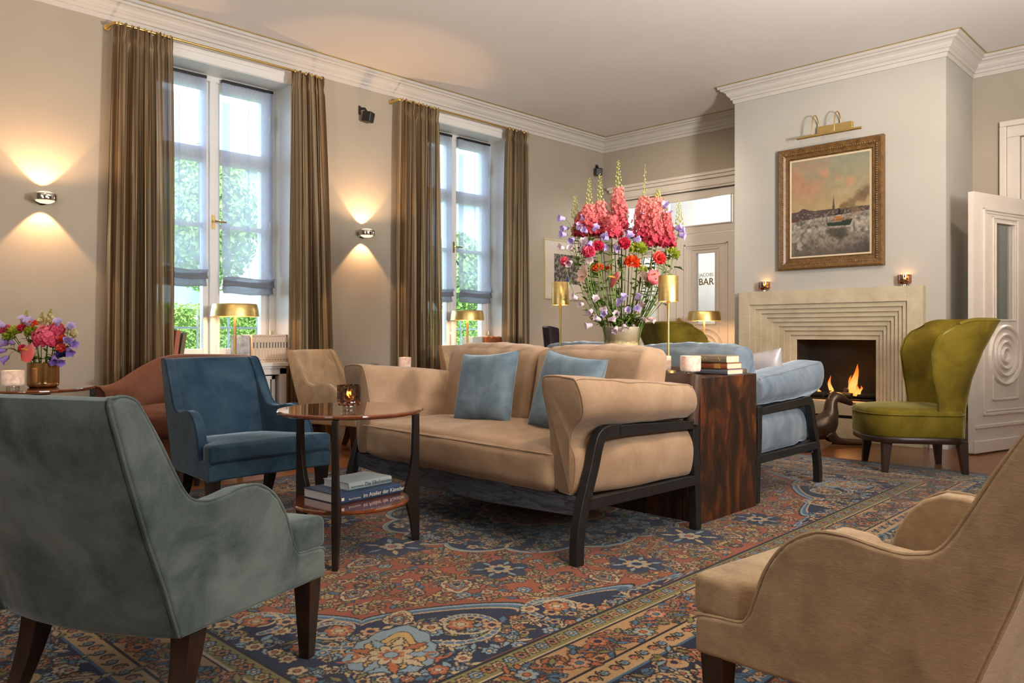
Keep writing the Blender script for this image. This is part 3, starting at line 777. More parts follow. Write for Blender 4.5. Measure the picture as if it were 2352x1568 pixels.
curtain('striped brown curtain right of the nearer window, behind the beige armchair', 3.575, 3.885, 3.54, 4.01, 4, 2, 6)
curtain('striped brown curtain left of the farther window', 4.77, 5.27, 4.74, 5.30, 5, 3, 10)
curtain('striped brown curtain right of the farther window, nearest the framed print', 6.285, 6.63, 6.19, 6.63, 4, 4, 6)
for xa, xb, lab in ((2.10, 3.89, 'thin brass curtain rod over the nearer window'), (4.77, 6.64, 'thin brass curtain rod over the farther window')):
    root = thing('curtain_rod', lab, 'curtain rod', ((xa+xb)/2, 6.20, 3.325), group='brass curtain rods'); w = (xb-xa)/2
    b = MB(); b.tube([(-w, 0, 0), (w, 0, 0)], 0.011, 12); b.build('rod', M['brass'], root)
    for s in (-1, 1):
        b = MB(); b.tube([(s*w, 0, 0), (s*(w+0.012), 0.01, 0), (s*(w+0.012), 0.14, 0)], 0.011, 12); b.lathe([(0.0, 0), (0.024, 0), (0.024, 0.008), (0, 0.008)], 14); b.xf(Matrix.Translation((s*(w+0.012), 0.145, 0)) @ Matrix.Rotation(R(90), 4, 'X'), len(b.v)-4*14)
        b.build('bracket', M['brass'], root)

def blind(label, x0, x1, zb, drop=3.195):
    root = thing('roman_blind', label, 'blind', ((x0+x1)/2, 6.575, 0), group='sheer roman blinds')
    h = (x1-x0)/2
    b = MB(); b.box((-h, -0.012, drop), (h, 0.02, drop+0.025)); b.build('headrail', M['black'], root, smooth=False)
    b = MB()
    def fn(u, v):
        z = drop-(drop-zb-0.13)*v
        y = -0.002-0.045*max(0, (v-0.93)/0.07)**1.5 + 0.003*math.sin(u*9+v*3)
        return ((u*2-1)*h*(1+0.03*max(0, (v-0.9)/0.1)), y, z)
    b.sheet(fn, 16, 40); b.build('sheer_panel', M['sheer'], root, fix=False)
    for s, e in ((-h, -h+0.075), (h-0.075, h), (-0.006, 0.012)):
        b = MB(); b.sheet(lambda u, v: (s+(e-s)*u, fn(0.5, v)[1]-0.003, fn(0.5, v)[2]), 2, 40); b.build('tape', M['sheer'], root, fix=False)
    for k, (a, c) in enumerate(((0.155, 0.055), (0.105, -0.0))):
        b = MB(); ww = h*(1.0-0.012*k)
        def ff(u, v):
            x = (u*2-1)*ww
            zt = zb+0.145-0.03*k; z0 = zb+(0.065 if k == 0 else 0.0)
            return (x, -0.040+0.020*k+0.016*math.sin(v*3.1416), zt-(zt-z0)*v+0.006*math.sin(u*7+k))
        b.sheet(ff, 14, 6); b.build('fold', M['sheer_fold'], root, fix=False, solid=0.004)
    b = MB(); b.tube([(h-0.03, -0.012, zb), (h-0.03, -0.012, 1.02)], 0.0015, 4); b.tube([(h-0.03, -0.012, 1.02), (h-0.03, -0.012, 0.985)], 0.006, 6); b.build('pull_cord', M['white'], root)
blind('sheer grey blind on the left half of the nearer window', 2.49, 2.965, 1.40)
blind('sheer grey blind on the right half of the nearer window, behind the gold lamp', 3.105, 3.59, 1.345)
blind('sheer grey blind on the left half of the farther window', 5.28, 5.775, 1.345)
blind('sheer grey blind on the right half of the farther window', 5.875, 6.37, 1.345)

# ---------------------------------------------------------------- armchair with high back and swooping arms
SIDE = [(0.0, .25), (0.0, .33), (0.017, .340), (0.07, .345), (0.119, .348), (0.14, .375), (0.15, .405), (0.172, .469), (0.205, .524), (0.243, .560), (0.291, .583), (0.35, .585), (0.418, .574), (0.461, .571), (0.504, .580), (0.526, .595), (0.545, .62), (0.571, .666), (0.609, .738), (0.653, .815), (0.672, .842), (0.70, .855), (0.725, .855), (0.742, .840), (0.700, .695), (0.642, .513), (0.592, .38), (0.550, .25)]
def hw(u, z=0.3): return 0.362-0.105*max(u, 0)/0.55*0.55
def make_armchair(label, loc, rz, fabric, legm, group):
    root = thing('armchair', label, 'armchair', (*loc, 0), rz, group)
    for s in (1, -1):
        b = MB(); th = 0.058
        b.prism(SIDE, lambda u, z: (-u, s*(hw(u)), z), lambda u, z: (-u, s*(hw(u)-th), z))
        a = b.build('armrest', fabric, root, bevel=0.011, seg=3)
        p = MB(); off = hw(0)+0.001
        edge = [q for q in SIDE[1:]]
        p.tube([(-u, s*(hw(u)-0.0075), z) for u, z in spline([(q[0]-0.003 if i < 18 else q[0], q[1]) for i, q in enumerate(edge[:24])], 3)], 0.0042, 6)
        p.tube([(-u-0.001, s*(hw(u)-0.006), z) for u, z in ((0.742, .840), (0.700, .695), (0.642, .513), (0.592, .38), (0.552, .255))], 0.0040, 6)
        p.build('piping', fabric, a)
    # back: cross-section swept across, bowed to the rear
    sec = [(0.535, .36), (0.585, .62), (0.618, .73), (0.660, .815), (0.680, .842), (0.705, .853), (0.728, .851), (0.742, .832), (0.700, .69), (0.642, .51), (0.592, .38), (0.550, .255), (0.50, .252), (0.49, .30)]
    sec = spline(sec, 3); rings = []
    for i in range(13):
        t = i/12*2-1; ring = []
        for u, z in sec:
            bow = 0.042*(1-t*t)*(1 if u > 0.50 else 0.3); y = t*(hw(u)-0.02)
            ring.append((-u-bow, y, z+0.004*(1-t*t)*(z > 0.8)))
        rings.append(ring)
    b = MB(); b.loft(rings); b.build('backrest', fabric, root)
    b = MB(); b.box((-0.07, -hw(0.03)+0.03, .252), (-0.004, hw(0.03)-0.03, .345)); b.box((-0.56, -0.28, .255), (-0.06, 0.28, .33)); b.build('seat_base', fabric, root, bevel=0.012, seg=3)
    # T-shaped seat cushion
    def shape(v, a):
        u = -(v.x-0.27)+0.005
        k = (hw(u)-0.064)/0.35 if u > 0.15 else (hw(u)-0.004)/0.35 if u < 0.115 else ((hw(u)-0.004)+((hw(u)-0.064)-(hw(u)-0.004))*(u-0.115)/0.035)/0.35
        return (v.x, v.y*k, v.z-0.02*(u/0.5))
    vs, fs = cushion(0.272, 0.35, 0.048, 0.020, (0.006, 0, 0.018), 22, 0.002, 5, lambda v, a: shape(Vector((v.x, v.y, v.z)) + Vector((0, 0, 0)), a))
    b = MB(); b.add([(x-0.262, y, z+0.388) for x, y, z in vs], fs); b.build('seat_cushion', fabric, root, angle=70)
    for s in (1, -1):
        for kind in ('front', 'rear'):
            rings = []
            for k in range(7):
                t = k/6
                if kind == 'front':
                    cx, cy, hwid = -0.040+0.006*t, s*(hw(0.04)-0.036-0.006*t), 0.031-0.014*t
                else:
                    cx, cy, hwid = -0.470-0.085*t**1.7, s*(hw(0.45)-0.060+0.012*t), 0.033-0.015*t
                z = 0.262*(1-t)
                rings.append([(cx-hwid, cy-hwid, z), (cx+hwid, cy-hwid, z), (cx+hwid, cy+hwid, z), (cx-hwid, cy+hwid, z)])
            b = MB(); b.loft(rings); b.build('leg', legm, root, bevel=0.003, angle=50)
    return root
GA = 'lounge armchairs with swooping arms'
chair_front = make_armchair('grey blue velvet armchair seen from behind, nearest at left', (1.168, 2.42), R(25.2), M['velvet_grey'], M['walnut_leg'], GA)
dup(chair_front, (2.087, 3.81, 0), R(-88.5), 'deep blue velvet armchair facing the two-tier round table', GA, {'velvet_grey_blue': M['velvet_blue'], 'dark_walnut': M['dark_leg']})
dup(chair_front, (3.90, 5.345, 0), R(-69), 'beige armchair in front of the curtain between the windows', GA, {'velvet_grey_blue': M['beige']})
dup(chair_front, (1.971, 0.931, 0), R(83.5), 'beige armchair cut by the right edge in the foreground', GA, {'velvet_grey_blue': M['beige']})
dup(chair_front, (5.06, 4.98, 0), R(-100), 'beige armchair back showing above the sofa below the farther window', GA, {'velvet_grey_blue': M['beige']}).scale = (1.03,)*3

# ---------------------------------------------------------------- sofas on black bentwood frames
SW, SD = 1.86, 0.90
def make_sofa(label, loc, rz, fab):
    root = thing('sofa', label, 'sofa', (*loc, 0), rz, 'two-seat sofas on black bentwood frames')
    bw = M['black_wood']
    for s in (1, -1):
        y0 = s*SW/2
        def strip(path, wd, th0, th1, name):
            P = spline(path, 6); mb = MB(); rings = []
            for i, (x, z) in enumerate(P):
                a = P[max(i-1, 0)]; b_ = P[min(i+1, len(P)-1)]; dx, dz = b_[0]-a[0], b_[1]-a[1]; L = math.hypot(dx, dz) or 1
                nx, nz = -dz/L, dx/L; t = i/(len(P)-1); th = th0+(th1-th0)*t
                rings.append([(x+nx*th/2, y0-s*wd, z+nz*th/2), (x+nx*th/2, y0, z+nz*th/2), (x-nx*th/2, y0, z-nz*th/2), (x-nx*th/2, y0-s*wd, z-nz*th/2)])
            mb.loft(rings); return mb.build(name, bw, root, bevel=0.004, angle=45)
        strip([(0.0, 0.0), (-0.004, 0.10), (-0.02, 0.19), (-0.055, 0.30), (-0.10, 0.42), (-0.125, 0.50), (-0.15, 0.545), (-0.20, 0.562), (-0.28, 0.560)], 0.045, 0.050, 0.060, 'leg')
        strip([(-0.26, 0.560), (-0.5, 0.553), (-0.75, 0.545), (-SD+0.02, 0.538)], 0.055, 0.052, 0.040, 'armrest_rail')
        strip([(-SD, 0.0), (-SD+0.005, 0.2), (-SD+0.02, 0.40), (-SD+0.02, 0.57)], 0.045, 0.045, 0.06, 'leg')
        mb = MB(); mb.box((-SD+0.03, y0-s*0.04 if s > 0 else y0, 0.235), (-0.05, y0 if s > 0 else y0-s*0.04, 0.285)); mb.build('side_rail', bw, root, bevel=0.004)
    mb = MB(); mb.prism([(-SW/2+0.03, 0.205), (-SW/2+0.03, 0.288), (SW/2-0.03, 0.288), (SW/2-0.03, 0.205), (0.3, 0.175), (-0.3, 0.175)], lambda y, z: (-0.035, y, z), lambda y, z: (-0.065, y, z)); mb.build('front_rail', M['grain'], root, bevel=0.004)
    mb = MB(); mb.box((-SD+0.0, -SW/2+0.02, 0.22), (-SD+0.035, SW/2-0.02, 0.29)); mb.build('back_rail', bw, root, bevel=0.004)
    mb = MB()
    for k in range(8): mb.box((-SD+0.03, -SW/2+0.14+k*0.225-0.03, 0.262), (-0.06, -SW/2+0.14+k*0.225+0.03, 0.284))
    mb.build('slat_deck', bw, root)
    # leather back panel wrapped round posts
    rings = []
    for z, o in ((0.54, 0.0), (0.65, 0.012), (0.79, 0.03)):
        ring = []
        for k in range(40):
            y = -1+2*k/39; yy = y*(SW/2-0.01); c = 0.03*max(0, abs(y)-0.93)/0.07
            ring.append((-SD-0.0-o+c, yy, z))
        rings.append(ring)
    mb = MB(); mb.loft(rings, closed=False); mb.build('back_panel', M['leather'], root, solid=0.022)
    for s in (1, -1):
        mb = MB(); mb.tube([(-SD+0.028, s*(SW/2-0.03), 0.54), (-SD-0.004, s*(SW/2-0.03), 0.79)], 0.036, 14); mb.build('back_post', M['leather'], root)
    # seat cushion
    def pleat(v, a):
        x, y, z = v; g_ = noise.noise(Vector((y*15, x*2.2, 4.0)))*0.7+noise.noise(Vector((y*32, x*3, 9.0)))*0.4
        return (x+0.007*g_*(a[0] > 0.3), y, z+0.008*g_*(a[2] > 0)*(1-a[0]*0.3))
    vs, fs = cushion(0.40, SW/2-0.165, 0.10, 0.055, (0.02, 0, 0.045), 40, 0.006, 2, pleat)
    mb = MB(); mb.add([(x-0.40, y, z+0.385) for x, y, z in vs], fs); sc = mb.build('seat_cushion', fab, root, angle=80)
    def seam(pts, par, r=0.0035): 
        q = MB(); q.tube(pts, r, 6); q.build('seam', fab, par)
    seam([(0.004-0.006*abs(t), t*(SW/2-0.165), 0.463) for t in [i/10-1 for i in range(21)]], sc)
    # arm cushions: folded over the rail, pinched by it on the outside
    for s in (1, -1):
        prof = [(0.0, 0.292), (0.10, 0.285), (0.135, 0.30), (0.150, 0.36), (0.150, 0.45), (0.115, 0.52), (0.092, 0.555), (0.130, 0.605), (0.165, 0.655), (0.175, 0.71), (0.168, 0.765), (0.152, 0.802), (0.135, 0.812), (0.09, 0.816), (0.04, 0.820), (-0.02, 0.818), (-0.045, 0.810), (-0.058, 0.79), (-0.062, 0.72), (-0.055, 0.60), (-0.05, 0.45), (-0.04, 0.33)]
        prof = spline(prof+[prof[0]], 4)[:-1]; rings = []; xs = [-0.025, -0.032, -0.05, -0.075, -0.11, -0.17, -0.25, -0.35, -0.45, -0.55, -0.65, -0.74, -0.80, -0.835, -0.855, -0.865, -0.868]
        cy, cz = 0.05, 0.53
        for i, x in enumerate(xs):
            e = min(i, len(xs)-1-i)/3.0; k = 1-((0.075 if i < 4 else 0.12)*(1-min(1, e))**2.2)
            t = (x+0.05)/-0.83
            ring = []
            for o, z in prof:
                zz = cz+(z-cz)*k; oo = cy+(o-cy)*(1-(1-k)*1.6); oo -= 0.050*max(0, min(1, (0.63-zz)/0.10))*max(0, min(1, (oo-0.07)/0.05))*max(0, min(1, (x+0.30)/0.10))
                if zz > cz+0.05: zz -= 0.075*max(0, t)*(zz-cz)/0.28; oo += 0.015*math.sin(t*3.14)
                if -0.16 < x: oo -= 0.0
                lean = 0.0 if zz < 0.56 else 0.055*(zz-0.56)/0.25*(1-t)
                wv = 0.006*noise.noise(Vector((x*9, zz*6, s*3))) + 0.006*noise.noise(Vector((x*26, zz*6, s)))
                ring.append((x+lean, s*(SW/2-0.155+oo+wv), zz+wv))
            rings.append(ring)
        mb = MB(); mb.loft(rings); ac = mb.build('arm_cushion', fab, root, angle=80)
        seam([Vector(p)+Vector((0.0, s*0.001, 0.002)) for p in rings[1]], ac, 0.004)
        it = max(range(len(prof)), key=lambda q: prof[q][0]*0.8+prof[q][1]); seam([Vector(r_[it])+Vector((0, 0, 0.0015)) for r_ in rings[1:-1]], ac, 0.004)
    # back cushions
    for s in (1, -1):
        def lean(v, a):
            x, y, z = v
            up = max(0, a[2]); rg = noise.noise(Vector((y*24+s*7, z*2.5, 1.0)))*up; x += 0.013*rg*(a[0] > 0); z += 0.010*rg*up
            z += 0.020*math.cos(a[1]*1.4)
            return (x-0.20*(z), y, z)
        vs, fs = cushion(0.105, (SW/2-0.14)/2, 0.245, 0.06, (0.04, 0.006, 0.012), 36, 0.007, 11+s, lean)
        mb = MB(); mb.add([(x-0.715, y+s*((SW/2-0.14)/2+0.004), z+0.665) for x, y, z in vs], fs); bc = mb.build('back_cushion', fab, root, angle=80)
    return root
sofa = make_sofa('beige two-seat sofa with blue pillows beside the round table', (2.615, 3.034), R(177.6), M['beige_sofa'])
blue_sofa = dup(sofa, (5.144, 3.075, 0), R(0.5), 'steel blue velvet sofa facing the fireplace', swap={'beige_sofa_cloth': M['velvet_sofa']})
for ch in list(blue_sofa.children):          # this one has no leather round its posts
    if ch.name.startswith('back_post'): bpy.data.objects.remove(ch)
    elif ch.name.startswith('back_panel'): ch.scale = (1, 0.93, 1)

def throw(label, loc, rz, tilt, roll, fab, hx=0.225, hz=0.20, th=0.075, seed=1, group='throw pillows'):
    root = thing('throw_pillow', label, 'pillow', loc, rz, group)
    vs, fs = pillow(hx, hz, th, seed); mb = MB(); mb.add(vs, fs); mb.xf(Matrix.Rotation(R(tilt), 4, 'X') @ Matrix.Rotation(R(roll), 4, 'Y'))
    c = mb.build('cover', fab, root, angle=70)
    pts = []; n = 12
    for (ax, az, bx, bz) in ((-1, -1, 1, -1), (1, -1, 1, 1), (1, 1, -1, 1), (-1, 1, -1, -1)):
        for i in range(n):
            t = i/n; a, c2 = ax+(bx-ax)*t, az+(bz-az)*t
            pts.append(Vector((hx*a*(1-0.085*(1-c2*c2)*abs(a)**3), 0, hz*c2*(1-0.085*(1-a*a)*abs(c2)**3))))
    pts.append(pts[0]); q = MB(); q.tube(pts, 0.003, 5); q.xf(Matrix.Rotation(R(tilt), 4, 'X') @ Matrix.Rotation(R(roll), 4, 'Y')); q.build('piping', fab, c)
    return root
throw('blue velvet pillow leaning at the left seat of the beige sofa', (3.005, 3.135, 0.695), R(-86), -16, -4, M['velvet_pillow'], 0.205, 0.205, 0.07, seed=1)
throw('blue velvet pillow half hidden by the near arm of the beige sofa', (3.005, 2.545, 0.695), R(-94), -16, 6, M['velvet_pillow'], 0.215, 0.205, 0.07, seed=4)
throw('silver grey satin pillow peeking out on the blue sofa', (4.78, 2.42, 0.70), R(100), -12, 8, plain('silver_satin', (0.42, 0.38, 0.38), 0.35, 0.2, var=0.2), 0.2, 0.185, 0.06, 6)

# ---------------------------------------------------------------- olive wing chairs
def make_wing_chair(label, loc, rz):
    root = thing('wing_chair', label, 'wing chair', (*loc, 0), rz, 'olive velvet wing chairs')
    g = M['velvet_green']
    # plan of the seat: rounded front, straight sides. origin at the chair's middle, facing +x
    def plan(t, w, f, bk):
        a = t*2*math.pi; x = math.cos(a); y = math.sin(a); e = 0.62 if x > 0 else 0.35
        sx = abs(x)**e*(f if x > 0 else -bk); sy = math.copysign(abs(y)**0.72, y)*w
        return sx, sy
    def seat(prof, name, mat, par, n=48):
        rings = []
        for k, z in prof:
            rings.append([(plan(i/n, 0.335*k+min(0, k-1)*0.0, 0.385*k, 0.30*k)[0], plan(i/n, 0.335*k, 0.385*k, 0.30*k)[1], z) for i in range(n)])
        mb = MB(); mb.loft(rings); return mb.build(name, mat, par, angle=50)
    seat([(0.965, 0.262), (1.0, 0.275), (1.0, 0.405), (0.985, 0.425)], 'seat_base', g, root)
    sc = seat([(0.99, 0.415), (1.0, 0.428), (0.985, 0.446), (0.93, 0.462), (0.75, 0.472), (0.4, 0.476), (0.05, 0.477)], 'seat_cushion', g, root)
    p = MB(); p.tube([(plan(i/60, 0.338, 0.388, 0.303)[0], plan(i/60, 0.338, 0.388, 0.303)[1], 0.424) for i in range(61)], 0.0045, 6); p.build('piping', g, sc)
    seat([(0.97, 0.222), (0.985, 0.23), (0.985, 0.262), (0.97, 0.268)], 'plinth', M['walnut_leg'], root)
    # back shell: runs round the rear, wings pinched at the waist and flared above
    nz, na = 44, 84
    def shell(i, j, inner):
        v = j/(nz-1); z = 0.255+v*0.83
        a = (i/(na-1)*2-1)                        # -1 .. 1 round the back
        if v < 0.25: ext = 0.10
        ext = np.interp(v, [0, 0.18, 0.28, 0.45, 0.6, 0.72, 0.84, 0.93, 1.0], [0.03, 0.03, 0.04, 0.085, 0.14, 0.185, 0.20, 0.185, 0.12])
        rake = np.interp(v, [0, 0.25, 0.5, 0.75, 1], [0, 0.005, 0.045, 0.115, 0.215])
        half = np.interp(v, [0, 0.25, 0.55, 0.8, 1], [0.318, 0.322, 0.325, 0.34, 0.350])
        L = ext; rr = 0.20; arc = rr*math.pi/2; straight = half-rr; tot = L+arc+straight
        s = abs(a)*tot; sg = 1 if a >= 0 else -1
        xb = -0.315-rake
        if s < straight: x, y, nx, ny = xb, s, -1, 0
        elif s < straight+arc:
            th = (s-straight)/rr; x, y = xb+rr-rr*math.cos(th), straight+rr*math.sin(th); nx, ny = -math.cos(th), math.sin(th)
        else: x, y, nx, ny = xb+rr+(s-straight-arc), half, 0, 1
        th_ = 0.062*(1-0.25*v)*(1.0 if s < straight+arc else max(0.45, 1-0.5*(s-straight-arc)/max(L, 0.05)))
        if inner: x -= nx*th_; y -= ny*th_; z += 0.0
        if v == 1: z -= 0.0
        wingdrop = 0.0 if s < straight+arc else 0.03*max(0, v-0.85)/0.15*((s-straight-arc)/max(L, 0.01))**2
        return (x, sg*y, z-wingdrop)
    outer = [[shell(i, j, False) for j in range(nz)] for i in range(na)]; inner = [[shell(i, j, True) for j in range(nz)] for i in range(na)]
    rings = []
    for i in range(na):
        o, q = outer[i], inner[i]
        top = [((o[-1][0]*(1-t)+q[-1][0]*t), (o[-1][1]*(1-t)+q[-1][1]*t), o[-1][2]+0.022*math.sin(t*math.pi)) for t in (0.2, 0.5, 0.8)]
        rings.append(o+top+q[::-1])
    mb = MB(); mb.loft(rings); bk = mb.build('backrest', g, root, angle=60)
    for i in (0, na-1):
        p = MB(); p.tube([Vector(outer[i][j])*0.75+Vector(inner[i][j])*0.25+Vector((0.004, 0, 0)) for j in range(nz)], 0.006, 8); p.build('piping', g, bk)
    p = MB(); p.tube([Vector(outer[i][-1])+Vector((0, 0, 0.004)) for i in range(na)], 0.006, 6); p.build('piping', g, bk)
    for sx, sy in ((1, 1), (1, -1), (-1, 1), (-1, -1)):
        rings = []
        for k in range(5):
            t = k/4; cx = (0.235 if sx > 0 else -0.262)+sx*0.018*t; cy = sy*(0.232+0.018*t); w = 0.033-0.014*t; z = 0.24*(1-t)
            rings.append([(cx-w, cy-w, z), (cx+w, cy-w, z), (cx+w, cy+w, z), (cx-w, cy+w, z)])
        mb = MB(); mb.loft(rings); mb.build('leg', M['walnut_leg'], root, bevel=0.004, angle=50)
    return root
wing = make_wing_chair('olive velvet wing chair beside the fireplace with rounded seat', (6.19, 1.91), R(125))
dup(wing, (6.59, 3.98, 0), R(-28), 'olive velvet wing chair behind the big bouquet, only its back showing')

# dark plum chair behind the blue sofa
root = thing('dining_chair', 'dark plum upholstered chair back left of the big bouquet vase', 'chair', (6.05, 4.95, 0), R(-60))
def arc(x0, w, z0, z1, th):
    rings = []
    for i in range(11):
        t = i/10*2-1; y = t*w; bow = -0.05*(1-t*t)
        rings.append([(x0+bow, y, z0), (x0+bow-0.06, y*1.06, z1-0.02*t*t), (x0+bow-0.06-th, y*1.06, z1-0.02*t*t), (x0+bow-th, y, z0)])
    mb = MB(); mb.loft(rings); return mb
arc(-0.2, 0.25, 0.42, 1.075, 0.06).build('backrest', M['velvet_plum'], root, bevel=0.012, seg=3)
vs, fs = cushion(0.25, 0.25, 0.05, 0.03, (0, 0, 0.02), 10); mb = MB(); mb.add([(x, y, z+0.43) for x, y, z in vs], fs); mb.build('seat', M['velvet_plum'], root)
for sx, sy in ((1, 1), (1, -1), (-1, 1), (-1, -1)):
    mb = MB(); mb.tube([(sx*0.21, sy*0.21, 0.40), (sx*0.23, sy*0.22, 0)], [0.022, 0.014], 8); mb.build('leg', M['dark_leg'], root)

# brown tub loveseat by the nearer window
root = thing('tub_chair', 'rust brown tub chair with rolled arms behind the blue armchair', 'tub chair', (2.014, 5.33, 0), R(205))
bm_ = M['brown']
rings = []; N = 36
for i in range(N+1):
    a = i/N*2-1; s = abs(a); sg = 1 if a >= 0 else -1
    W, D, rr = 0.42, 0.66, 0.36
    arcL = rr*math.pi/2; st = W-rr; L = D-rr; tot = st+arcL+L; q = s*tot
    if q < st: x, y, nx, ny = -D, q, -1, 0
    elif q < st+arcL:
        th = (q-st)/rr; x, y = -D+rr-rr*math.cos(th), st+rr*math.sin(th); nx, ny = -math.cos(th), math.sin(th)
    else: x, y, nx, ny = -D+rr+(q-st-arcL), W, 0, 1
    zt = 0.635+0.20*(1-(min(1, max(0, (q-0.12)/(tot*0.74))))**1.0)**1.0*1.0
    zt = 0.635+0.205*0.5*(1+math.cos(math.pi*min(1, max(0, (q-st-arcL*0.42)/(tot-st-arcL*0.42-0.06)))))
    sec = [(0.0, 0.12), (0.0, zt-0.12), (0.015, zt-0.07), (0.05, zt-0.075), (0.075, zt-0.045), (0.07, zt-0.012), (0.035, zt+0.004), (-0.01, zt-0.005), (-0.045, zt-0.035), (-0.075, zt-0.12), (-0.11, 0.42), (-0.11, 0.12)]
    rings.append([(x+nx*o, sg*(y+ny*o), z) for o, z in sec])
mb = MB(); mb.loft(rings); bk = mb.build('backrest', bm_, root, angle=70)
for s in (0, N):
    r0 = rings[s]; mb = MB(); sg = -1 if s == 0 else 1
    mb.tube([Vector(p)+Vector((0.004, 0, 0)) for p in r0[2:10]], 0.006, 6); mb.build('piping', bm_, bk)
vs, fs = cushion(0.32, 0.31, 0.085, 0.05, (0.02, 0.0, 0.03), 16, 0.003, 8); mb = MB(); mb.add([(x-0.26, y, z+0.40) for x, y, z in vs], fs); mb.build('seat_cushion', bm_, root, angle=80)
mb = MB(); mb.box((-0.60, -0.38, 0.12), (-0.0, 0.38, 0.325)); mb.build('seat_base', bm_, root, bevel=0.02, seg=3)
for sx, sy in ((-0.06, 0.34), (-0.06, -0.34), (-0.54, 0.30), (-0.54, -0.30)):
    mb = MB(); mb.lathe([(0.0, 0), (0.016, 0), (0.026, 0.12), (0, 0.13)], 12, (sx, sy, 0)); mb.build('leg', M['dark_leg'], root)

# ---------------------------------------------------------------- two-tier round tables
def make_table(label, loc, rz):
    root = thing('side_table', label, 'side table', (*loc, 0), rz, 'two-tier round lacquered side tables')
    for nm, z, r in (('tabletop', 0.655, 0.332), ('lower_shelf', 0.240, 0.266)):
        mb = MB(); mb.lathe([(0.0, z-0.022), (r-0.02, z-0.022), (r-0.004, z-0.017), (r, z-0.010), (r-0.001, z-0.004), (r-0.006, z), (0.0, z)], 72); mb.build(nm, M['lacquer'], root, angle=25)
        mb = MB(); mb.lathe([(0, z-0.045), (0.085, z-0.045), (0.09, z-0.022), (0, z-0.022)], 32); mb.build('hub', M['black'], root)
    for k in range(3):
        a = k*2*math.pi/3; rings = []
        for z, rc, wr, wt in ((0.634, 0.318, 0.016, 0.013), (0.55, 0.318, 0.016, 0.013), (0.42, 0.316, 0.018, 0.013), (0.32, 0.308, 0.026, 0.014), (0.26, 0.298, 0.036, 0.014), (0.235, 0.295, 0.038, 0.014), (0.19, 0.300, 0.033, 0.014), (0.10, 0.316, 0.022, 0.013), (0.0, 0.322, 0.016, 0.012)):
            ro = rc+0.5*0.032; c, s_ = math.cos(a), math.sin(a); outr = 0.336; inr = outr-2*wr
            rings.append([(c*r_-s_*t_, s_*r_+c*t_, z) for r_, t_ in ((inr, -wt), (outr, -wt), (outr, wt), (inr, wt))])
        mb = MB(); mb.loft(rings); mb.build('leg', M['dark_leg'], root, bevel=0.003, angle=50)
    return root
# one leg points at the seat of the viewer's side: angle towards -F
TA = math.atan2(-0.698, -0.716)
tC = (2.047, 3.030)
tab = make_table('two-tier round table with books in front of the beige sofa', tC, TA)
dup(tab, (1.429, 5.625, 0), TA+R(4), 'round side table with small bouquet by the left wall')
dup(tab, (4.50, 5.80, 0), TA+R(40), 'round side table hidden behind the beige sofa, under an alabaster light')

# console: massive worn timber block between the sofas
root = thing('console', 'massive worn timber console block between the two sofas', 'console', (3.889, 3.02, 0))
mb = MB(); mb.box((-0.306, -0.90, 0.0), (0.306, -0.79, 0.77)); mb.build('end_panel', M['console'], root, bevel=0.006)
mb = MB(); mb.box((-0.306, 0.79, 0.0), (0.306, 0.90, 0.77)); mb.build('end_panel', M['console'], root, bevel=0.006)
mb = MB(); mb.box((-0.306, -0.79, 0.69), (0.306, 0.79, 0.77)); mb.build('top', plain('dark_polished_top', (0.040, 0.024, 0.016), 0.12, var=0.3, scale=5), root, bevel=0.004)
mb = MB(); mb.box((-0.30, -0.79, 0.0), (0.30, 0.79, 0.69)); mb.build('body', M['console'], root)
# low cabinet by the double door carrying the third flat lamp
root = thing('pedestal_table', 'dark pedestal table behind the blue sofa by the double door', 'table', (7.67, 4.50, 0))
mb = MB(); mb.lathe([(0, 0), (0.20, 0), (0.20, 0.02), (0.04, 0.05), (0.035, 0.69), (0.0, 0.69)], 28); mb.build('pedestal', M['dark_leg'], root)
mb = MB(); mb.lathe([(0, 0.69), (0.26, 0.69), (0.265, 0.70), (0.26, 0.715), (0, 0.715)], 48); mb.build('tabletop', M['lacquer'], root)
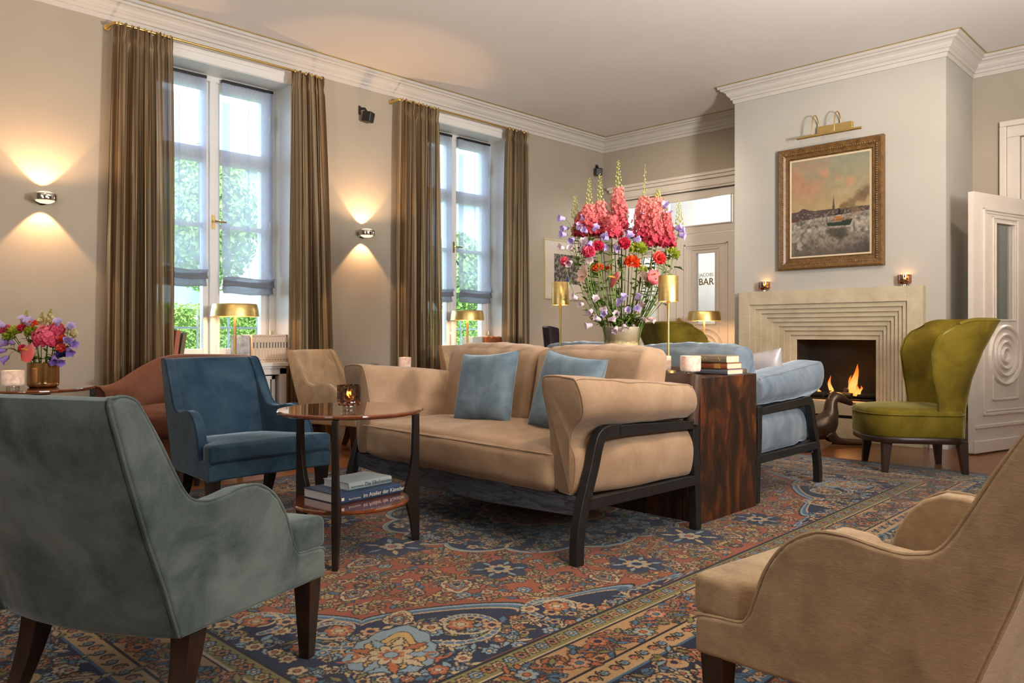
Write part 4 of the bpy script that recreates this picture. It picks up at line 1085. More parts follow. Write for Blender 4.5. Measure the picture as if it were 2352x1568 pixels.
# ---------------------------------------------------------------- persian rug: knotted colours painted per vertex
def paint_rug():
    res = 0.0025; HU, HV = 2.925, 1.965
    nu, nv = int(HU/res)+1, int(HV/res)+1
    U, V = np.meshgrid(np.arange(nu)*res, np.arange(nv)*res, indexing='ij')
    img = np.zeros((nu, nv, 3), np.float32)
    C = dict(red=(0.225, 0.060, 0.026), red2=(0.30, 0.100, 0.042), navy=(0.012, 0.017, 0.045), navy2=(0.020, 0.030, 0.070), cream=(0.40, 0.31, 0.19), tan=(0.33, 0.20, 0.095), blue=(0.055, 0.115, 0.185), lblue=(0.18, 0.25, 0.29), rust=(0.30, 0.095, 0.032), ink=(0.010, 0.010, 0.016), olive=(0.17, 0.15, 0.05), gold=(0.40, 0.26, 0.09), rose=(0.40, 0.17, 0.11), sand=(0.37, 0.25, 0.13))
    C = {k: np.array(v, np.float32) for k, v in C.items()}
    rnd = random.Random(5); rng = np.random.RandomState(3)
    def blend(sl, a, col): img[sl] = img[sl]*(1-a[..., None])+col*a[..., None]
    def win(cu, cv, r):
        i0, i1 = max(0, int((cu-r)/res)), min(nu, int((cu+r)/res)+2); j0, j1 = max(0, int((cv-r)/res)), min(nv, int((cv+r)/res)+2)
        if i1 <= i0 or j1 <= j0: return None
        sl = (slice(i0, i1), slice(j0, j1)); return sl, U[sl]-cu, V[sl]-cv
    def aa(d): return np.clip(0.5-d/res/1.2, 0, 1)
    def flower(cu, cv, r, n, rot, cols, sharp=0.55, centre=True):
        w = win(cu, cv, r*1.25)
        if w is None: return
        sl, x, y = w; rr = np.hypot(x, y); th = np.arctan2(y, x)+rot
        pet = np.abs(np.cos(th*n/2))
        R1 = r*(sharp+(1-sharp)*pet**0.7)
        blend(sl, aa(rr-R1-0.006), C['ink']); blend(sl, aa(rr-R1), C[cols[0]])
        if len(cols) > 1: blend(sl, aa(rr-R1*0.62), C[cols[1]])
        if centre and len(cols) > 2:
            blend(sl, aa(rr-r*0.30-0.004), C['ink']); blend(sl, aa(rr-r*0.30), C[cols[2]])
    def leaf(cu, cv, L, ang, wd, col, out='ink'):
        w = win(cu, cv, L*1.2)
        if w is None: return
        sl, x, y = w; c, s = math.cos(ang), math.sin(ang); a = (x*c+y*s)/L; b = (-x*s+y*c)
        hw_ = wd*np.clip(1-np.abs(a)**1.6, 0, 1)*(1+0.25*np.sin(a*16))
        d = np.where(np.abs(a) < 1, np.abs(b)-hw_, 1.0)
        if out: blend(sl, aa(d-0.006)*(np.abs(a) < 0.99), C[out])
        blend(sl, aa(d), C[col])
    def stroke(pts, wd, col, out=None):
        for (a, b), (c, d) in zip(pts[:-1], pts[1:]):
            L = math.hypot(c-a, d-b); w = win((a+c)/2, (b+d)/2, L/2+wd*2+0.012)
            if w is None or L < 1e-6: continue
            sl, _, _ = w; x, y = U[sl], V[sl]; t = np.clip(((x-a)*(c-a)+(y-b)*(d-b))/L/L, 0, 1); ds = np.hypot(x-a-t*(c-a), y-b-t*(d-b))
            if out: blend(sl, aa(ds-wd/2-0.005), C[out])
            blend(sl, aa(ds-wd/2), C[col])
    def curl(cu, cv, r, ang, turns, wd, col, sg=1, out=None):
        P = []
        for i in range(26):
            t = i/25; a = ang+sg*t*turns*6.283; q = r*(1-t*0.86); P.append((cu+math.cos(a)*q, cv+math.sin(a)*q))
        stroke(P, wd, col, out)
    def palmette(cu, cv, r, ang, cols):
        w = win(cu, cv, r*1.5)
        if w is None: return
        sl, x0, y0 = w; c, s = math.cos(ang), math.sin(ang); x = x0*c+y0*s; y = -x0*s+y0*c
        th = np.arctan2(y, x); rr = np.hypot(x, y*1.12)
        for k, (sc, cl) in enumerate(((1.0, cols[0]), (0.74, cols[1]), (0.54, cols[2]), (0.36, cols[3]), (0.17, cols[4]))):
            serr = 1+(0.10 if k == 0 else 0.03)*np.abs(((th*13/3.1416) % 2)-1)
            R1 = r*sc*serr*(0.74+0.34*np.exp(-(th/0.5)**2)-0.16*np.exp(-((np.abs(th)-3.14)/0.6)**2)+(0.10*np.cos(th*(6+k)) if k else 0))
            blend(sl, aa(rr-R1-0.006), C['ink']); blend(sl, aa(rr-R1), C[cl])
    # grounds
    E_ = np.minimum(HU-U, HV-V)
    img[:] = C['red']
    m = noise_grid(rng, nu, nv, 90); img[:] = img*(0.86+0.28*m[..., None]); wv = noise_grid(rng, nu, nv, 240)[..., None]
    img[:] = img*(1-0.35*wv)+C['red2']*0.35*wv
    # geometry of field, medallion, spandrels
    FU, FV = HU-0.75, HV-0.75                      # field half sizes
    P_, Q_ = FU-U, FV-V
    th = np.arctan2(V/0.78, U); rm = np.hypot(U, V/0.78)
    lob = 0.93+0.085*np.abs(np.cos(th*8))**0.7
    dm = rm-lob                                    # medallion
    p = np.clip(P_, 1e-4, None); q = np.clip(Q_, 1e-4, None)
    sp = (p/1.72)**0.72+(q/1.10)**0.72
    arcl = (np.log(p/q))
    ds = (sp-1.0)*0.55-0.050*np.abs(np.sin(arcl*1.9+0.55))**0.6+0.03
    def fillmask(mk, col): img[mk] = C[col]*(0.9+0.2*m[mk][:, None])
    inf = (P_ > 0) & (Q_ > 0)
    # scatter in the red field
    def scatter(n, test, kinds, rmin, rmax, seed, mind=1.5):
        r_ = random.Random(seed); pts = []
        tries = 0
        while len(pts) < n and tries < n*40:
            tries += 1; u, v = r_.uniform(0, HU), r_.uniform(0, HV); rr = r_.uniform(rmin, rmax)
            if not test[min(nu-1, int(u/res)), min(nv-1, int(v/res))]: continue
            if any((u-a)**2+(v-b)**2 < (mind*0.5*(rr+c))**2*1.2 for a, b, c in pts): continue
            pts.append((u, v, rr))
        # vines between neighbours
        for a, b, c in pts:
            near = sorted(pts, key=lambda z: (z[0]-a)**2+(z[1]-b)**2)[1:3]
            for x, y, _ in near:
                mx, my = (a+x)/2+(y-b)*0.28, (b+y)/2-(x-a)*0.28
                stroke(spline([(a, b), (mx, my), (x, y)], 6), 0.0075, kinds['vine'], 'ink' if kinds.get('o') else None)
                for k in range(2):
                    la = r_.uniform(0, 6.28); leaf(mx+r_.uniform(-.03, .03), my+r_.uniform(-.03, .03), r_.uniform(0.018, 0.034), la, r_.uniform(0.007, 0.012), r_.choice(kinds['leaf']))
        for a, b, c in pts:
            cols = r_.choice(kinds['fl']); flower(a, b, c, r_.choice((5, 6, 8)), r_.uniform(0, 6.28), cols, r_.uniform(0.5, 0.68))
    red_area = inf & (dm > 0.035) & (ds > 0.03)
    K1 = dict(vine='sand', leaf=['olive', 'blue', 'sand', 'olive', 'rust', 'gold'], fl=[('sand', 'rust', 'cream'), ('lblue', 'blue', 'cream'), ('sand', 'rose', 'navy'), ('rose', 'rust', 'gold'), ('cream', 'sand', 'rust'), ('gold', 'olive', 'cream'), ('navy', 'rust', 'sand'), ('rust', 'gold', 'navy')])
    scatter(560, red_area, K1, 0.012, 0.031, 2, 2.7)
    for a, b, r_, an in ((1.35, 0.12, 0.085, 0), (0.15, 1.02, 0.075, 1.57), (1.62, 0.42, 0.075, 0.5), (1.28, 0.62, 0.09, 0.9), (0.80, 0.98, 0.08, 1.3), (1.80, 0.16, 0.07, 0.1), (1.0, 0.86, 0.05, 2.0), (0.45, 1.06, 0.06, 1.5)):
        palmette(a, b, r_, an, ('cream', 'rust', 'lblue', 'sand', 'navy'))
    # medallion
    md = inf & (dm < 0)
    fillmask(md, 'navy'); ring = inf & (dm < 0) & (dm > -0.022); img[ring] = C['lblue']; img[inf & (dm < 0.010) & (dm > -0.002)] = C['cream']; img[inf & (dm < 0.016) & (dm > 0.010)] = C['ink']
    KM = dict(vine='sand', leaf=['olive', 'lblue', 'cream', 'blue'], fl=[('cream', 'sand', 'rust'), ('rust', 'rose', 'cream'), ('lblue', 'blue', 'cream'), ('sand', 'rust', 'navy')])
    scatter(260, inf & (dm < -0.05) & (rm > 0.42), KM, 0.014, 0.034, 8, 2.3)
    inner = inf & (rm < 0.40+0.05*np.abs(np.cos(th*6))); fillmask(inner, 'red'); ri = inf & (np.abs(rm-0.40-0.05*np.abs(np.cos(th*6))) < 0.010); img[ri] = C['cream']
    scatter(30, inf & (rm < 0.36), K1, 0.02, 0.045, 9, 2.2)
    # blue pendants on the medallion axes
    for a, b, an in ((1.12, 0.0, 0.0), (0.0, 0.90, 1.57)):
        flower(a, b, 0.17, 6, 0.0, ('sand', 'navy2'), 0.62, False); flower(a, b, 0.161, 6, 0.0, ('navy2', 'navy'), 0.62, False)
        for k in range(6): leaf(a+0.10*math.cos(k*1.047), b+0.10*math.sin(k*1.047), 0.042, k*1.047, 0.012, ('lblue', 'cream')[k % 2])
        flower(a, b, 0.06, 6, 0.3, ('cream', 'lblue', 'rust'))
    for a, b in ((1.02, 0.60), (0.56, 0.98)):
        flower(a, b, 0.135, 6, 0.4, ('sand', 'navy'), 0.60, False); flower(a, b, 0.127, 6, 0.4, ('navy2', 'navy'), 0.60, False); flower(a, b, 0.062, 8, 0.1, ('sand', 'lblue', 'navy'))
        for k in range(6): leaf(a+0.085*math.cos(k*1.047+0.4), b+0.085*math.sin(k*1.047+0.4), 0.03, k*1.047+0.4, 0.010, 'lblue')
    # spandrels
    spm = inf & (ds < 0); fillmask(spm, 'navy')
    def tocorner(p_, q_): return FU-p_, FV-q_
    cr = random.Random(12)
    img[inf & (ds < 0.002) & (ds > -0.018)] = C['blue']; img[inf & (ds < 0.002) & (ds > -0.006)] = C['lblue']; img[inf & (ds < -0.018) & (ds > -0.024)] = C['sand']; img[inf & (ds < 0.008) & (ds > 0.002)] = C['ink']
    scatter(230, inf & (ds < -0.07), KM, 0.014, 0.036, 31, 2.2)
    for (pp, qq, r_, sg, an) in ((0.62, 0.27, 0.17, 1, 0.3), (0.30, 0.52, 0.17, -1, 1.9), (0.98, 0.15, 0.12, -1, 0.2), (0.15, 0.80, 0.12, 1, 1.2)):
        a, b = tocorner(pp, qq)
        curl(a, b, r_, an, 0.95, 0.020, 'blue', sg, 'cream'); curl(a, b, r_*0.72, an+2.4, 0.8, 0.011, 'cream', -sg)
        flower(a, b, 0.05, 6, an, ('rust', 'sand', 'cream')); flower(a+0.09, b-0.05, 0.036, 5, an, ('cream', 'sand', 'rust')); flower(a-0.07, b+0.08, 0.036, 6, an, ('sand', 'rose', 'navy'))
    a, b = tocorner(0.30, 0.24)
    palmette(a, b, 0.205, math.pi*1.22, ('lblue', 'gold', 'gold', 'gold', 'gold'))
    for k in range(9): leaf(a+0.085*math.cos(k*0.7+0.3), b+0.085*math.sin(k*0.7+0.3), 0.055, k*0.7+0.3, 0.016, ('lblue', 'rust', 'cream')[k % 3])
    flower(a, b, 0.072, 8, 0.3, ('cream', 'rust', 'lblue'), 0.5); curl(a+0.10, b-0.09, 0.05, 0.4, 0.8, 0.010, 'rust', 1); curl(a-0.10, b+0.09, 0.05, 2.4, 0.8, 0.010, 'rust', -1)
    a, b = tocorner(0.50, 0.46); palmette(a, b, 0.075, math.pi*1.22, ('cream', 'sand', 'rust', 'lblue', 'cream'))
    # borders
    def band(e0, e1, col): 
        mk = (E_ >= e0) & (E_ < e1); img[mk] = C[col]*(0.9+0.2*m[mk][:, None])
    for e0, e1, col in ((0.735, 0.75, 'ink'), (0.66, 0.735, 'olive'), (0.650, 0.66, 'cream'), (0.640, 0.650, 'ink'), (0.485, 0.640, 'tan'), (0.475, 0.485, 'ink'), (0.395, 0.475, 'sand'), (0.385, 0.395, 'blue'), (0.150, 0.385, 'navy'), (0.140, 0.150, 'cream'), (0.070, 0.140, 'blue'), (0.060, 0.070, 'ink'), (0.018, 0.060, 'rust'), (0, 0.018, 'navy')):
        band(e0, e1, col)
    def along(e, step, fn, off=0.0):
        n1 = int((HU-e)/step); n2 = int((HV-e)/step)
        for k in range(n1+1): 
            u = off+k*(HU-e)/(n1 or 1)
            if u < HU-e+0.01: fn(u, HV-e, 0.0, k)
        for k in range(n2+1):
            v = off+k*(HV-e)/(n2 or 1)
            if v < HV-e+0.01: fn(HU-e, v, math.pi/2, k)
    along(0.697, 0.048, lambda u, v, a, k: flower(u, v, 0.022, 6, 0, (('rust', 'sand', 'ink'), ('lblue', 'blue', 'cream'), ('sand', 'olive', 'rust'))[k % 3]))
    along(0.435, 0.05, lambda u, v, a, k: (curl(u, v, 0.026, k*3.1, 0.8, 0.007, 'ink'), flower(u+0.0, v, 0.013, 6, 0, ('rose', 'rust') if k % 2 else ('lblue', 'blue'))))
    along(0.105, 0.055, lambda u, v, a, k: (curl(u, v, 0.026, k*3.1, 0.8, 0.008, 'cream'), flower(u, v, 0.013, 6, 0, ('sand', 'rust'))))
    along(0.039, 0.04, lambda u, v, a, k: flower(u, v, 0.014, 5, 0, ('sand', 'navy') if k % 2 else ('lblue', 'navy')))
    def tanm(u, v, a, k):
        c, s = math.cos(a), math.sin(a); sg = 1 if k % 2 else -1
        wob = [(u+c*t*0.16-s*0.045*math.sin(t*6.283)*1, v+s*t*0.16+c*0.045*math.sin(t*6.283)) for t in [i/14-0.5 for i in range(15)]]
        stroke(wob, 0.010, 'rust', None); stroke([(x+0.004, y+0.004) for x, y in wob], 0.004, 'ink')
        flower(u-s*0.03*sg, v+c*0.03*sg, 0.036, 6, k, (('rose', 'cream', 'blue'), ('lblue', 'sand', 'rust'), ('rust', 'rose', 'navy'))[k % 3])
        for t in (-0.05, 0.05): leaf(u+c*t-s*0.035*-sg, v+s*t+c*0.035*-sg, 0.024, a+0.6*sg, 0.009, 'olive' if t > 0 else 'blue')
    scatter(240, (E_ > 0.50) & (E_ < 0.625), dict(vine='rust', leaf=['olive', 'rust', 'blue'], fl=[('rose', 'rust', 'cream'), ('lblue', 'blue', 'cream'), ('rust', 'rose', 'ink')]), 0.009, 0.016, 41, 3.2)
    scatter(330, (E_ > 0.165) & (E_ < 0.372), KM, 0.010, 0.022, 42, 2.6)
    along(0.562, 0.16, tanm)
    def mainm(u, v, a, k):
        c, s = math.cos(a), math.sin(a)
        if k % 2 == 0:
            palmette(u, v, 0.092, a+math.pi/2, ('sand', 'cream', 'blue', 'cream', 'rust'))
        else:
            palmette(u, v, 0.070, a-math.pi/2, ('rust', 'sand', 'rust', 'cream', 'blue'))
        for t, o, r_ in ((0.11, 0.05, 0.032), (0.11, -0.06, 0.030), (-0.11, 0.06, 0.028), (0.16, 0.0, 0.026)):
            flower(u+c*t-s*o, v+s*t+c*o, r_, 6, k+t*9, (('cream', 'lblue', 'rust'), ('rose', 'sand', 'navy'), ('lblue', 'blue', 'cream'))[(k+int(t*100)) % 3])
        curl(u+c*0.10-s*-0.05, v+s*0.10+c*-0.05, 0.05, k, 0.7, 0.009, 'rust', 1 if k % 2 else -1, 'sand')
        for t in range(5): leaf(u+c*(t*0.06-0.1)-s*(0.085 if t % 2 else -0.085), v+s*(t*0.06-0.1)+c*(0.085 if t % 2 else -0.085), 0.024, a+t, 0.009, ('lblue', 'cream', 'olive', 'blue', 'rust')[t])
    along(0.268, 0.235, mainm)
    return img, res, HU, HV
def noise_grid(rng, nu, nv, step):
    a = rng.rand(nu//step+3, nv//step+3).astype(np.float32)
    x = np.arange(nu)/step; y = np.arange(nv)/step; i, j = x.astype(int), y.astype(int); fx, fy = (x-i)[:, None], (y-j)[None]
    fx, fy = fx*fx*(3-2*fx), fy*fy*(3-2*fy)
    return a[i][:, j]*(1-fx)*(1-fy)+a[i+1][:, j]*fx*(1-fy)+a[i][:, j+1]*(1-fx)*fy+a[i+1][:, j+1]*fx*fy

def grid_mesh(name, xs, ys, z, rgb, mat, vertical=None):
    nx, ny = len(xs), len(ys); n = nx*ny
    co = np.zeros((nx, ny, 3), np.float32); co[..., 0] = xs[:, None]; co[..., 1] = ys[None]; co[..., 2] = z
    idx = np.arange(n).reshape(nx, ny); q = np.stack([idx[:-1, :-1], idx[1:, :-1], idx[1:, 1:], idx[:-1, 1:]], -1).reshape(-1).astype(np.int32)
    me = bpy.data.meshes.new(name); nf = (nx-1)*(ny-1)
    me.vertices.add(n); me.vertices.foreach_set('co', co.reshape(-1))
    me.loops.add(nf*4); me.loops.foreach_set('vertex_index', q)
    me.polygons.add(nf); me.polygons.foreach_set('loop_start', np.arange(nf, dtype=np.int32)*4)
    try: me.polygons.foreach_set('loop_total', np.full(nf, 4, np.int32))
    except Exception: pass
    me.update(calc_edges=True)
    at = me.color_attributes.new('pattern', 'FLOAT_COLOR', 'POINT')
    c4 = np.ones((n, 4), np.float32); c4[:, :3] = rgb.reshape(-1, 3); at.data.foreach_set('color', c4.reshape(-1))
    me.materials.append(mat)
    return bpy.data.objects.new(name, me)

t = NT('knotted_wool'); a_ = t.n('ShaderNodeAttribute'); a_.attribute_name = 'pattern'
f = t.noise(t.coord('Object', (1, 1, 1)), 260, 3, 0.6); f2 = t.noise(t.coord('Object'), 2.2, 4)
rr_ = t.ramp(f, [(0.3, (0.55, 0.55, 0.55)), (0.7, (1.18, 1.18, 1.18))]); r2_ = t.ramp(f2, [(0.3, (0.88, 0.86, 0.84)), (0.7, (1.12, 1.1, 1.08))])
mx1 = t.n('ShaderNodeMix', data_type='RGBA', blend_type='MULTIPLY'); mx1.inputs[0].default_value = 1; t.l(a_.outputs['Color'], mx1.inputs[6]); t.l(rr_, mx1.inputs[7])
mx2 = t.n('ShaderNodeMix', data_type='RGBA', blend_type='MULTIPLY'); mx2.inputs[0].default_value = 1; t.l(mx1.outputs[2], mx2.inputs[6]); t.l(r2_, mx2.inputs[7])
t.l(mx2.outputs[2], t.b.inputs['Base Color']); t.set(Roughness=0.95, Specular_IOR_Level=0.05, Sheen_Weight=0.15); t.bump(f, 0.35, 0.004)
M['rug'] = t.m
rug_img, rres, RHU, RHV = paint_rug()
RCX, RCY = 3.325, 2.94
xs = np.concatenate([np.arange(-RHU, -0.45, 0.0036), np.arange(-0.45, RHU+0.001, 0.006)]); ys = np.concatenate([np.arange(-RHV, -0.20, 0.0036), np.arange(-0.20, RHV+0.001, 0.006)])
iu = np.clip(np.round(np.abs(xs)/rres).astype(int), 0, rug_img.shape[0]-1); iv = np.clip(np.round(np.abs(ys)/rres).astype(int), 0, rug_img.shape[1]-1)
rroot = thing('persian_rug', 'large red and navy persian rug under the sofas', 'rug', (RCX, RCY, 0.0), R(0.6))
o = grid_mesh('pile', xs, ys, 0.007, rug_img[iu][:, iv], M['rug']); link(o, rroot)
b = MB(); b.box((-RHU-0.004, -RHV-0.004, 0.0005), (RHU+0.004, RHV+0.004, 0.0065)); b.build('binding', plain('rug_binding', (0.05, 0.03, 0.05), 0.95), rroot, smooth=False)
# ---------------------------------------------------------------- fireplace
fp = thing('fireplace_surround', 'stepped limestone fireplace surround on the chimney breast', 'fireplace', (XC, 3.035, 0))
FX = -0.085
S = M['stone']
def ringbox(mb, y0, y1, z0, z1, iy0, iy1, iz1, xf, xb):
    """three-sided frame, open below"""
    mb.box((xf, y0, z0), (xb, iy0, z1)); mb.box((xf, iy1, z0), (xb, y1, z1)); mb.box((xf, iy0, iz1), (xb, iy1, z1))
yo0, yo1, zo = -0.871, 0.870, 1.418
y0, y1, z1 = -0.741, 0.750, 1.284
mb = MB(); ringbox(mb, yo0, yo1, 0.0, zo, y0, y1, z1, FX, 0.0); mb.build('outer_frame', S, fp, smooth=False, bevel=0.003)
n = 8; iy0, iy1, iz = -0.422, 0.338, 0.938
mb = MB()
for k in range(n):
    a, b = k/n, (k+1)/n
    p0, p1, pz = y0+(iy0-y0)*a, y1+(iy1-y1)*a, z1+(iz-z1)*a
    q0, q1, qz = y0+(iy0-y0)*b, y1+(iy1-y1)*b, z1+(iz-z1)*b
    xf = FX+0.021*(k+1)
    ringbox(mb, p0, p1, 0.36, pz, q0, q1, qz, xf, 0.105)
mb.build('stepped_frame', S, fp, smooth=False, bevel=0.0015)
mb = MB(); mb.box((FX+0.004, y0, 0.235), (0.06, y1, 0.362)); mb.box((FX+0.004, y0, 0.0), (0.0, y1, 0.205)); mb.build('hearth_panel', S, fp, smooth=False, bevel=0.003)
mb = MB(); mb.box((FX+0.03, y0, 0.205), (-0.005, y1, 0.235)); mb.build('shadow_gap', M['black'], fp, smooth=False)
mb = MB(); mb.box((-0.30, -0.90, 0.0), (FX, -0.15, 0.055)); 
# logs and flames
for k, (x, y, z, a, L, r) in enumerate(((7.66, 2.78, 0.40, 12, 0.24, 0.028), (7.62, 2.99, 0.40, -14, 0.26, 0.030), (7.70, 2.90, 0.448, 70, 0.20, 0.024), (7.62, 3.17, 0.398, 8, 0.20, 0.026))):
    lg = thing('firewood_log', ('charred log at the right of the fire', 'charred log under the tall flame', 'charred log lying across the others', 'charred log at the left of the fire')[k], 'log', (x, y, z), R(90+a), 'charred logs in the fire')
    mb = MB(); mb.tube([(-L/2, 0, 0), (-L/4, 0.006, 0.004), (L/4, -0.004, 0), (L/2, 0, 0.003)], [r*0.95, r, r*0.97, r*0.9], 10); mb.build('log_bark', soot, lg)
mb = MB(); mb.box((7.50, 2.66, 0.367), (7.80, 3.32, 0.372)); 
for y in (2.75, 2.95, 3.15, 3.28): mb.box((7.50, y-0.008, 0.366), (7.80, y+0.008, 0.374))
g_ = mb.build('fire_grate', M['black'], None, smooth=False); tag(g_, 'black iron grate under the burning logs', 'grate')
t = NT('fire_flames'); cc = t.n('ShaderNodeTexCoord'); sp_ = t.n('ShaderNodeSeparateXYZ'); t.l(cc.outputs['Generated'], sp_.inputs[0])
em = t.n('ShaderNodeEmission'); t.l(t.ramp(sp_.outputs['Z'], [(0.0, (1.0, 0.40, 0.06)), (0.35, (1.0, 0.48, 0.12)), (0.75, (1.0, 0.20, 0.02)), (1.0, (0.7, 0.08, 0.01))]), em.inputs['Color'])
lw = t.n('ShaderNodeLayerWeight'); lw.inputs['Blend'].default_value = 0.35
mr = t.n('ShaderNodeMapRange'); mr.inputs[1].default_value = 0.15; mr.inputs[2].default_value = 0.85; mr.inputs[3].default_value = 1.1; mr.inputs[4].default_value = 0.12; t.l(lw.outputs['Facing'], mr.inputs[0]); t.l(mr.outputs[0], em.inputs['Strength'])
tp = t.n('ShaderNodeBsdfTransparent'); ad = t.n('ShaderNodeMixShader'); m3 = t.n('ShaderNodeMapRange'); m3.inputs[1].default_value = 0.3; m3.inputs[2].default_value = 0.95; m3.inputs[3].default_value = 0.1; m3.inputs[4].default_value = 0.92; t.l(lw.outputs['Facing'], m3.inputs[0])
t.l(m3.outputs[0], ad.inputs[0]); t.l(em.outputs[0], ad.inputs[1]); t.l(tp.outputs[0], ad.inputs[2]); t.l(ad.outputs[0], t.out.inputs['Surface'])
M['flame'] = t.m
fire = thing('fire', 'orange flames burning in the fireplace opening', 'fire', (7.62, 2.92, 0.40))
for k, (dx, dy, w, hgt, lean) in enumerate(((0.0, -0.05, 0.062, 0.31, -0.06), (0.02, -0.02, 0.045, 0.20, -0.02), (0.0, 0.15, 0.034, 0.19, 0.03), (0.03, -0.10, 0.035, 0.10, -0.02), (-0.02, -0.09, 0.03, 0.12, -0.03), (0.02, 0.28, 0.03, 0.07, 0.01))):
    rings = []
    for i in range(13):
        q = i/12; rr_ = w*(math.sin(min(1, q*1.9+0.25)*math.pi*0.5)*(1-q)**0.85+0.001)
        cx_, cy_ = dx+0.010*math.sin(q*6+k), dy+lean*q*q+0.016*math.sin(q*7+k*2)*q
        rings.append([(cx_+rr_*0.55*math.cos(a), cy_+rr_*math.sin(a), q*hgt) for a in [j*0.6283 for j in range(10)]])
    mb = MB(); mb.loft(rings); mb.build('flame', M['flame'], fire, angle=180)
light('fire_glow', 'POINT', (7.58, 2.92, 0.58), 5.0, (1.0, 0.40, 0.10), shadow_soft_size=0.08)

# ---------------------------------------------------------------- painting over the mantel, picture light, print
def paint_sea():
    nx, ny = 230, 290
    X, Z = np.meshgrid(np.linspace(0, 1, nx), np.linspace(0, 1, ny), indexing='ij')
    rng = np.random.RandomState(4)
    def fbm(sx, sz, o=4):
        a = np.zeros((nx, ny), np.float32); amp = 1; tot = 0
        for k in range(o):
            st = max(2, int(sx/2**k)); g = noise_grid(rng, nx, ny, st); a += g*amp; tot += amp; amp *= 0.55
        return a/tot
    n1, n2, n3 = fbm(60, 60), fbm(36, 36), fbm(18, 18, 3)
    def c(*v): return np.array(v, np.float32)
    img = np.zeros((nx, ny, 3), np.float32)
    hz = 0.43
    s = np.clip((Z-hz)/(1-hz), 0, 1)
    sky = c(.36, .26, .12)*(1-s[..., None])+c(.21, .22, .15)*s[..., None]
    pink = np.clip((0.62-X+0.5*(n1-0.5)*2)*2.2, 0, 1)*np.clip(1.2-abs(s-0.62)*2.0+(n2-0.5), 0, 1)
    sky = sky*(1-0.75*pink[..., None])+c(.40, .19, .105)*0.75*pink[..., None]
    dk = np.clip((n2-0.52)*4, 0, 1)*np.clip(0.45-X, 0, 1)*1.6
    sky = sky*(1-dk[..., None]*0.6)+c(.16, .11, .09)*dk[..., None]*0.6
    for bx, bz, br in ((0.75, 0.72, 0.06), (0.62, 0.79, 0.045), (0.44, 0.83, 0.07)):
        d = np.clip(1.2-np.hypot(X-bx, (Z-bz)*1.15)/br+(n3-0.5)*1.2, 0, 1); sky = sky*(1-0.7*d[..., None])+c(.43, .20, .11)*0.7*d[..., None]
    img[:] = sky*(0.85+0.3*n3[..., None])
    # far shore and town
    sky_l = hz+0.035+0.03*np.exp(-((X-0.17)/0.07)**2)*(1+0.6*(n3-0.5))+0.012*(fbm(8, 8, 2)-0.5)
    tower = (np.abs(X-0.555) < 0.017*np.clip((0.60-Z)/0.13, 0.12, 1)) & (Z < 0.60)
    shore = ((Z < sky_l) | tower) & (Z > hz-0.06)
    tn = noise_grid(rng, nx, ny, 4)[..., None]; img[shore] = ((c(.060, .042, .036)*(0.7+0.7*n3[..., None]))*(tn < 0.62)+c(.17, .13, .10)*(tn >= 0.62)*np.clip((hz+0.03-Z)*40, 0, 1)[..., None]+c(.075, .05, .042)*(tn >= 0.62)*(1-np.clip((hz+0.03-Z)*40, 0, 1)[..., None]))[shore]
    wat = Z < hz-0.012-0.05*(1-X)
    streak = fbm(26, 26, 3); st2 = noise_grid(rng, nx, ny, 7); lat = np.zeros_like(X)
    for i in range(nx): lat[i] = np.interp(np.arange(ny), np.arange(ny), st2[(i//9)*9 % nx])
    ice = noise_grid(rng, nx, ny, 5)*0.5+noise_grid(rng, nx, ny, 11)*0.5; w = c(.30, .26, .20)*np.ones((nx, ny, 1))*(0.30+1.5*np.clip(ice*1.3-0.2, 0, 1)[..., None]*(0.5+0.5*streak[..., None]))
    near = np.clip((0.27-Z)*4, 0, 1)[..., None]; w = w*(1-near*0.86)+c(.070, .055, .042)*near*0.86
    foam = np.clip((streak+0.25*lat-0.68)*7, 0, 1)*np.clip((0.55-X)*2.2, 0, 1)*np.clip(1-abs(Z-0.11)*9, 0, 1); w = w*(1-foam[..., None])+c(.36, .31, .25)*foam[..., None]
    dr = np.clip((X-0.55)*2, 0, 1)*np.clip((0.22-Z)*6, 0, 1); w = w*(1-0.75*dr[..., None])+c(.018, .016, .012)*0.75*dr[..., None]
    img[wat] = w[wat]
    # smoke
    for bx, bz, br in ((0.70, 0.49, 0.05), (0.78, 0.50, 0.08), (0.88, 0.55, 0.09), (0.97, 0.62, 0.10), (0.83, 0.44, 0.07), (0.66, 0.47, 0.03)):
        d = np.clip((1.15-np.hypot(X-bx, (Z-bz)*1.2)/br+(n3-0.5)*1.4)*1.3, 0, 0.85); img[:] = img*(1-d[..., None])+(c(.13, .085, .04)*(0.6+0.8*n2[..., None]))*d[..., None]
    # small steam boat and its reflection
    X0_ = X; X = X+0.012*(n3-0.5)+0.006*(st2-0.5); Z = Z+0.010*(n3-0.5)
    hull = (Z > 0.292-0.02*(X-0.45)) & (Z < 0.332+0.022*np.clip((X-0.62)/0.2, 0, 1)+0.012*np.clip((0.50-X)/0.06, 0, 1)) & (X > 0.455+0.5*(0.335-Z)) & (X < 0.80-0.6*(0.36-Z))
    img[hull] = c(.012, .030, .014); img[hull & (Z > 0.326) & (X < 0.66)] = c(.15, .14, .10)
    img[(X > 0.55) & (X < 0.76) & (Z > 0.338) & (Z < 0.362) & (st2 > 0.30)] = c(.22, .085, .03); img[(X > 0.57) & (X < 0.66) & (Z > 0.360) & (Z < 0.388) & (n3 > 0.36)] = c(.30, .13, .04)
    img[(X > 0.56) & (X < 0.67) & (Z > 0.400) & (Z < 0.412)] = c(.02, .015, .012); img[(np.abs(X-0.628) < 0.014) & (Z > 0.40) & (Z < 0.462)] = c(.012, .01, .01)
